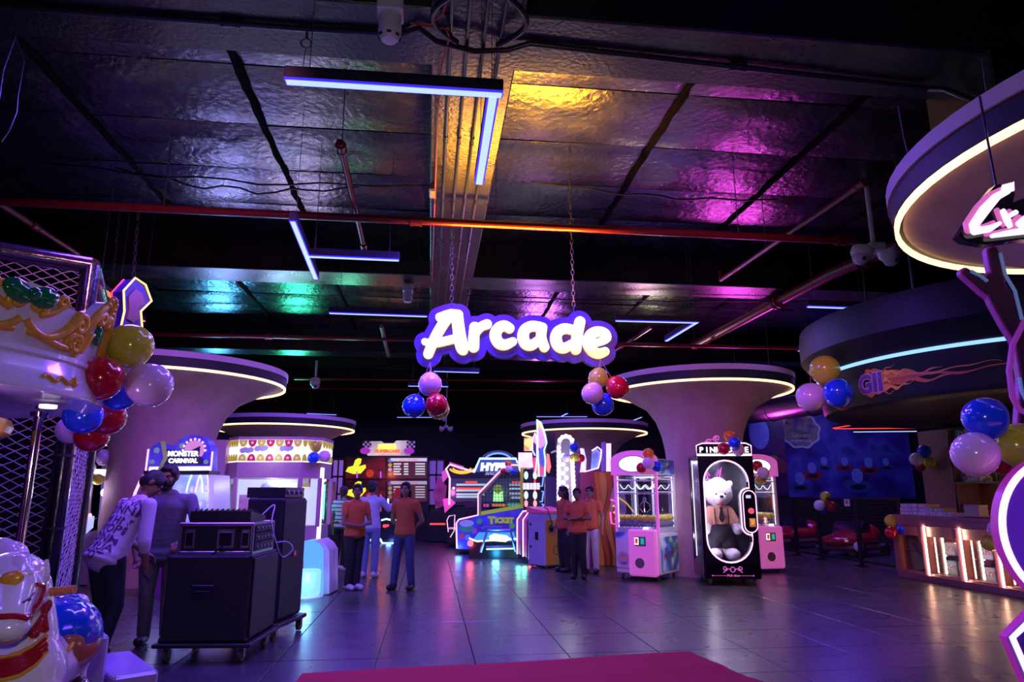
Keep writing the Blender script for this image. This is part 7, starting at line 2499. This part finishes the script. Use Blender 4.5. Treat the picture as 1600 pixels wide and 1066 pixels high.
def person(label, loc, heading, H=1.62, lean=0., leanx=0., head=(0, 0), skin=0, shirt=None, trousers=None, shoe=None, hair='long', arms=None, legs=None, sleeve=.45, hem=.50,
           group=None, girth=1., beard=False, print_=None, hero=False):
    t = thing('person', label, 'person', loc, R(heading), group)
    s = H
    vx = .0085
    piv = Vector((0, 0, .53 * s))
    RL = (Matrix.Rotation(R(leanx), 3, 'Y') @ Matrix.Rotation(R(lean), 3, 'X'))     # lean > 0 bends forward (towards -Y)

    def U(x, y, z):      # upper body point
        return piv + RL @ (Vector((x * s, y * s, z * s)) - piv)

    def W(x, y, z):
        return Vector((x * s, y * s, z * s))

    lg = legs or {}
    hip = {k: W(sx * .052 * girth, 0, .50) for k, sx in (('R', -1), ('L', 1))}
    kn = {'R': W(*lg.get('kR', (-.056, -.012, .275))), 'L': W(*lg.get('kL', (.056, -.012, .275)))}
    an = {'R': W(*lg.get('aR', (-.058, .012, .04))), 'L': W(*lg.get('aL', (.058, .012, .04)))}
    ar = arms or {}
    sh = {'R': U(-.107 * girth, .0, .795), 'L': U(.107 * girth, .0, .795)}
    el = {'R': ar.get('eR', (-.145 * girth, .02, .635)), 'L': ar.get('eL', (.145 * girth, .02, .635))}
    wr = {'R': ar.get('wR', (-.15 * girth, -.035, .485)), 'L': ar.get('wL', (.15 * girth, -.035, .485))}
    absA = ar.get('abs', False)
    el = {k: (W(*v) if absA else U(*v)) for k, v in el.items()}
    wr = {k: (W(*v) if absA else U(*v)) for k, v in wr.items()}
    neck0, neck1 = U(0, .005, .81), U(0, -.006, .872)
    hk = s / 1.62
    MH = RL @ Matrix.Rotation(R(head[0]), 3, 'Z') @ Matrix.Rotation(R(head[1]), 3, 'X')
    HC = U(0, -.012, .925)

    def Hd(x, y, z):
        return HC + MH @ (Vector((x, y, z)) * hk)

    def he(c, r, sc=1.):
        return ('e', Hd(*c), tuple(q * hk * sc for q in r), MH)

    body = [he((0, .012, .022), (.073, .09, .085)), he((0, -.018, -.042), (.058, .068, .06)), he((0, -.058, -.083), (.028, .026, .022)), ('c', Hd(0, -.088, .012), Hd(0, -.106, -.022), .009 * hk, .0135 * hk),
            he((0, -.074, .032), (.05, .018, .014)), he((0, -.084, -.053), (.026, .012, .011)), he((-.036, -.06, -.02), (.024, .026, .026)), he((.036, -.06, -.02), (.024, .026, .026)),
            he((-.076, .012, -.005), (.011, .022, .032)), he((.076, .012, -.005), (.011, .022, .032)),
            ('c', neck0, neck1, .042 * hk, .038 * hk), ('c', neck1, Hd(0, .0, -.05), .038 * hk, .036 * hk),
            ('e', U(0, 0, .735), (.085 * s * girth, .052 * s, .085 * s), RL), ('e', U(0, 0, .63), (.074 * s * girth, .05 * s * girth, .09 * s), RL), ('e', U(0, 0, .545), (.085 * s * girth, .056 * s, .06 * s), RL),
            ('c', U(-.07, 0, .79), U(.07, 0, .79), .036 * s, .036 * s)]
    for k in 'RL':
        body += [('c', sh[k], el[k], .030 * s, .023 * s), ('c', el[k], wr[k], .023 * s, .0155 * s), ('c', hip[k], kn[k], .048 * s, .03 * s), ('c', kn[k], an[k], .03 * s, .02 * s),
                 ('c', an[k], an[k] + W(0, -.07, -.018), .02 * s, .016 * s)]
        d = (wr[k] - el[k]).normalized()
        side = Vector((1, 0, 0)) - d * d.x
        if side.length < .2:
            side = Vector((0, 1, 0)) - d * d.y
        side.normalize()
        nrm = d.cross(side)
        pc = wr[k] + d * .045 * hk
        body.append(('c', wr[k], pc, .021 * hk, .024 * hk))
        for q in range(4):
            o_ = side * (-.024 + .016 * q) * hk
            a = pc + d * .022 * hk + o_
            body.append(('c', pc + o_ * .8, a, .0125 * hk, .0105 * hk))
            Lf = (.030, .036, .033, .026)[q] * hk
            m = a + d * Lf * .9 + nrm * (.010 * hk if k == 'R' else -.010 * hk)
            e_ = m + d * Lf * .5 + nrm * (.018 * hk if k == 'R' else -.018 * hk)
            body += [('c', a, m, .0098 * hk, .0092 * hk), ('c', m, e_, .0092 * hk, .008 * hk)]
        th = wr[k] + d * .03 * hk + side * (.026 if k == 'R' else -.026) * hk
        t1 = th + (d * .022 + side * (.018 if k == 'R' else -.018)) * hk
        body += [('c', wr[k] + d * .01, th, .015 * hk, .0125 * hk), ('c', th, t1, .0118 * hk, .0105 * hk), ('c', t1, t1 + d * .022 * hk, .0105 * hk, .009 * hk)]
    blob_obj('body', body, M_skin[skin], t, vx if hero else .0105, 3)
    # face details
    for sx in (-1, 1):
        e = MB().sphere(Hd(sx * .031, -.0765, .008), .0098 * hk, 12, 8).build('eye', M_eyew, t)
        MB().sphere(Hd(sx * .031, -.0835, .008), .0055 * hk, 10, 8).build('iris', M_iris, e)
        MB().tube([Hd(sx * .014, -.096, .028), Hd(sx * .032, -.092, .034), Hd(sx * .052, -.078, .028)], .004 * hk, 6).build('eyebrow', M_hair, t)
    MB().sphere((0, 0, 0), (.023 * hk, .008 * hk, .006 * hk), 12, 8, 0, Matrix.Translation(Hd(0, -.0955, -.053)) @ MH.to_4x4()).build('lips', M_lip, t)
    # hair
    hp = [he((0, .024, .042), (.081, .092, .083)), he((-.058, -.03, .045), (.022, .04, .04)), he((.058, -.03, .045), (.022, .04, .04)), he((-.05, .03, .01), (.034, .06, .06)), he((.05, .03, .01), (.034, .06, .06)), he((0, -.03, .088), (.055, .055, .03)), he((0, .055, -.01), (.064, .055, .07))]
    if hair == 'long':
        hp += [('c', Hd(0, .07, -.03), Hd(0, .085, -.22), .062 * hk, .05 * hk), ('c', Hd(-.06, .03, .0), Hd(-.068, .03, -.17), .03 * hk, .028 * hk), ('c', Hd(.06, .03, .0), Hd(.068, .03, -.15), .03 * hk, .026 * hk)]
    elif hair == 'tied':
        hp += [('c', Hd(0, .08, -.02), Hd(0, .11, -.05), .045 * hk, .04 * hk), ('c', Hd(0, .11, -.05), Hd(.0, .105, -.2), .035 * hk, .02 * hk)]
    elif hair == 'pony':
        hp += [('e', Hd(0, .12, .03), (.04 * hk, .04 * hk, .045 * hk)), ('c', Hd(0, .13, .01), Hd(0, .15, -.12), .035 * hk, .018 * hk)]
    blob_obj('hair', hp, M_hair, t, .011, 4)
    if beard:
        blob_obj('beard', [he((0, -.03, -.06), (.062, .066, .045)), he((0, -.066, -.092), (.034, .03, .026)), he((0, -.095, -.036), (.03, .01, .007)), he((-.052, -.02, -.03), (.018, .03, .035)), he((.052, -.02, -.03), (.018, .03, .035))], M_hair, t, .009, 3)
    # shirt
    sp = [('c', U(-.07 * girth, 0, .788), U(.07 * girth, 0, .788), .041 * s, .041 * s), ('c', U(-.028, .0, .82), U(.028, .0, .82), .034 * s, .034 * s)]
    nz = 10
    for i in range(nz):
        f = i / (nz - 1)
        z = .75 + (hem + .03 - .75) * f
        rx = .100 - .010 * math.sin(PI * min(1, f * 1.15)) + .004 * f
        ry = .064 + .006 * f
        sp.append(('e', U(0, 0, z), (rx * s * girth, ry * s * girth, .075 * s), RL))
    sp.append(('e', U(0, 0, hem + .012), (.108 * s * girth, .080 * s * girth, .034 * s), RL))
    sp.append(('e', U(0, 0, hem + .04), (.107 * s * girth, .078 * s * girth, .05 * s), RL))
    for k in 'RL':
        if sleeve <= 1:
            sp.append(('c', sh[k], sh[k].lerp(el[k], sleeve), .036 * s, .034 * s))
        else:
            sp += [('c', sh[k], el[k], .039 * s, .034 * s), ('c', el[k], el[k].lerp(wr[k], sleeve - 1), .034 * s, .028 * s)]
    so_ = blob_obj('shirt', sp, shirt, t, .0115, 9)
    # trousers
    tp = [('e', W(0, 0, .525), (.090 * s * girth, .062 * s * girth, .045 * s)), ('e', W(0, .012, .49), (.088 * s * girth, .063 * s * girth, .05 * s))]
    for k in 'RL':
        tp += [('c', hip[k] - W(0, 0, .01), kn[k], .053 * s * girth, .043 * s), ('c', kn[k], an[k] + W(0, 0, .012), .043 * s, .036 * s)]
    blob_obj('trousers', tp, trousers, t, .0115, 5)
    for k in 'RL':
        a = an[k]
        blob_obj('shoe', [('c', Vector((a.x, a.y + .02 * s, .035 * s)), Vector((a.x * 1.08, a.y - .085 * s, .026 * s)), .031 * s, .026 * s), ('c', Vector((a.x, a.y + .02 * s, .022 * s)), Vector((a.x * 1.08, a.y - .085 * s, .02 * s)), .024 * s, .022 * s), ('c', Vector((a.x, a.y + .012 * s, .03 * s)), Vector((a.x, a.y + .012 * s, .055 * s)), .03 * s, .026 * s)], shoe, t, .010, 3)
    if print_:
        # printed lettering laid onto the cloth
        lines, mP, back, size = print_
        bv = BVHTree.FromPolygons([v.co for v in so_.data.vertices], [tuple(p.vertices) for p in so_.data.polygons])
        mb = MB()
        for (body_, x, z, sz, rot) in lines:
            tb = MB().text(body_, 0, 0, 0, sz, .002, off=sz * .02)
            Mt = Matrix.Rotation(R(rot), 4, 'Y')
            vs, ok = [], []
            yd = 1 if back else -1
            for v in tb.v:
                v = Mt @ v
                o3 = U((x * s + (-v.x if back else v.x)) / s, yd * .3, (z * s + v.z) / s)
                dr = RL @ Vector((0, -yd, 0))
                hit = bv.ray_cast(o3, dr)
                ok.append(hit[0] is not None and hit[3] < .3 * s)
                vs.append((hit[0] - dr * .004) if hit[0] is not None else o3)
            fs = [f for f in tb.f if all(ok[i] for i in f) and max((vs[i] - vs[f[0]]).length for i in f) < .12]
            mb.add(vs, fs)
        mb.build('shirt_print', mP, so_, smooth=False)['kind'] = 'stuff'
    return t


M_orange = mat('orange_polo', (.52, .11, .03), .8, noise=.12, scale=9, bump=.3, bscale=14)
M_blackcloth = mat('black_trouser', (.012, .010, .014), .8, noise=.3, scale=9, bump=.3, bscale=12)
M_jean = mat('blue_denim', (.05, .06, .16), .8, noise=.3, scale=11, bump=.3, bscale=14)
M_navy = mat('dark_navy_denim', (.012, .012, .03), .8, noise=.3, scale=11, bump=.3, bscale=14)
M_whitesh = mat('white_sneaker', (.6, .5, .6), .5, noise=.08)
M_darksh = mat('dark_shoe', (.02, .015, .016), .4)
M_shirtp = mat('lilac_white_shirt', (.60, .47, .60), .75, noise=.1, scale=6, bump=.35, bscale=9)
M_inkp = mat('shirt_print_ink', (.20, .12, .26), .8, noise=.2)
M_grey = mat('slate_shirt', (.13, .11, .17), .8, noise=.15, bump=.35, bscale=10)
M_khaki = mat('grey_khaki', (.16, .12, .15), .8, noise=.15, bump=.3, bscale=12)
M_palecot = mat('pale_blue_cotton', (.4, .4, .6), .8, noise=.15, bump=.3, bscale=12)


def striped():
    m = mat('striped_cotton', (.45, .45, .62), .8, bump=.2)
    nt = m.node_tree
    w = nt.nodes.new('ShaderNodeTexWave')
    w.bands_direction = 'Z'
    w.inputs['Scale'].default_value = 4.2
    cr = nt.nodes.new('ShaderNodeValToRGB')
    cr.color_ramp.interpolation = 'CONSTANT'
    cr.color_ramp.elements[0].color = (.05, .05, .14, 1)
    cr.color_ramp.elements[1].position = .2
    cr.color_ramp.elements[1].color = (.45, .45, .62, 1)
    nt.links.new(nt.nodes['Texture Coordinate'].outputs['Object'], w.inputs['Vector'])
    nt.links.new(w.outputs['Fac'], cr.inputs[0])
    nt.links.new(cr.outputs[0], nt.nodes['Principled BSDF'].inputs['Base Color'])
    return m


rows = [("ITOD'NN", .0, .765, .11, 0), ("TOO'NNA", .0, .712, .115, -3), ("XNM HNT", -.01, .66, .105, 2), ("OR*TOPI", .01, .61, .105, -2), ("TOO'NMA", -.01, .56, .11, 2), ("INM RUA", .0, .512, .1, -2), ("OR* TOT", .02, .468, .1, 1)]
person('man bending over the mixer in a lettered lilac shirt and dark jeans', (-2.93, 6.95, 0), 138, 1.78, lean=27, leanx=0, head=(-25, 24), skin=0, shirt=M_shirtp, trousers=M_navy, shoe=M_darksh, hair='short', sleeve=1.3, hem=.47, girth=1.2,
       arms={'eR': (-.17, -.06, .62), 'wR': (-.14, -.15, .52), 'eL': (.17, -.1, .66), 'wL': (.10, -.24, .62)}, print_=(rows, M_inkp, True, .09), hero=True,
       legs={'kR': (-.075, -.03, .275), 'aR': (-.085, .03, .04), 'kL': (.06, -.03, .275), 'aL': (.07, .0, .04)})
person('bearded man in a slate shirt facing out behind the mixer', (-2.72, 7.72, 0), 8, 1.78, lean=6, head=(-8, 6), skin=0, shirt=M_grey, trousers=M_khaki, shoe=M_darksh, hair='short', sleeve=.75, hem=.46, girth=1.2, beard=True, hero=True,
       arms={'eR': (-.165, -.02, .64), 'wR': (-.12, -.09, .49), 'eL': (.18, -.06, .65), 'wL': (.12, -.18, .58)})
person('woman in orange polo and black trousers with arms folded, left of the pair', (-1.17, 11.5, 0), 38, 1.63, head=(-38, 2), skin=0, shirt=M_orange, trousers=M_blackcloth, shoe=M_whitesh, hair='tied', girth=1.08,
       arms={'eR': (-.15, -.03, .62), 'wR': (-.03, -.105, .60), 'eL': (.15, -.03, .62), 'wL': (.03, -.115, .615)}, legs={'kR': (-.04, -.012, .275), 'kL': (.04, -.012, .275), 'aR': (-.04, .02, .04), 'aL': (.04, .0, .04)})
person('woman in orange polo and blue jeans with hands behind her back', (-.38, 11.42, 0), -22, 1.66, head=(8, 0), skin=1, shirt=M_orange, trousers=M_jean, shoe=M_darksh, hair='long',
       arms={'eR': (-.155, .05, .63), 'wR': (-.06, .085, .53), 'eL': (.155, .05, .63), 'wL': (.06, .09, .54)}, legs={'kR': (-.075, -.01, .275), 'kL': (.065, -.01, .275), 'aR': (-.10, .0, .04), 'aL': (.075, .02, .04)})
person('woman in orange polo looking left beside the grey cabinet', (2.62, 13.6, 0), -68, 1.62, head=(-12, 0), skin=0, shirt=M_orange, trousers=M_blackcloth, shoe=M_darksh, hair='long')
person('woman in orange polo and black trousers with crossed arms in front', (2.66, 12.5, 0), -24, 1.58, head=(6, 0), skin=0, shirt=M_orange, trousers=M_blackcloth, shoe=M_darksh, hair='tied',
       arms={'eR': (-.15, -.03, .66), 'wR': (.02, -.10, .665), 'eL': (.15, -.03, .66), 'wL': (-.02, -.115, .655)}, legs={'kR': (-.04, -.012, .275), 'kL': (.05, -.012, .275), 'aR': (-.05, .0, .04), 'aL': (.06, .02, .04)})
person('woman in orange polo and white trousers by the wave cabinet', (3.08, 13.3, 0), -30, 1.62, head=(4, 0), skin=1, shirt=M_orange, trousers=mat('white_trouser', (.55, .48, .62), .8, noise=.1), shoe=M_darksh, hair='pony')
person('man in pale shirt reaching towards the racing simulator screens', (-1.05, 13.1, 0), 165, 1.70, head=(-10, 0), skin=0, shirt=M_palecot, trousers=mat('pale_denim', (.16, .2, .4), .8, noise=.2), shoe=M_whitesh, hair='short', sleeve=1.5,
       arms={'eL': (.16, -.06, .66), 'wL': (.10, -.16, .73), 'eR': (-.17, -.06, .70), 'wR': (-.20, -.18, .78)})
person('woman with ponytail in a striped top seen from behind', (-1.72, 14.3, 0), 150, 1.62, head=(20, 0), skin=1, shirt=striped(), trousers=M_blackcloth, shoe=M_whitesh, hair='pony', sleeve=.6,
       arms={'eR': (-.15, -.03, .63), 'wR': (-.18, -.14, .60)})
person('woman in lilac top standing at the green prize game', (-2.42, 13.4, 0), 80, 1.5, head=(10, 5), skin=1, shirt=mat('lilac_top', (.35, .2, .38), .8, noise=.15), trousers=M_jean, shoe=M_darksh, hair='tied')
person('child in a pale tee with one arm stretched out to the right', (-2.22, 13.95, 0), 20, 1.22, head=(0, 0), skin=0, shirt=mat('pale_tee', (.42, .3, .38), .8, noise=.15), trousers=M_blackcloth, shoe=M_darksh, hair='short', arms={'eL': (.2, -.03, .74), 'wL': (.33, -.06, .76)})
person('small child half hidden behind the striped woman', (-1.86, 15.4, 0), -10, 1.3, skin=1, shirt=M_palecot, trousers=M_jean, shoe=M_darksh, hair='tied')
person('man in dark plaid shirt half hidden behind the padded post', (-5.0, 10.4, 0), 60, 1.70, skin=0, shirt=mat('dark_plaid', (.05, .03, .12), .8, noise=.5, scale=30), trousers=M_blackcloth, shoe=M_darksh, hair='short', sleeve=.8)

bpy.data.scenes.remove(WORK)
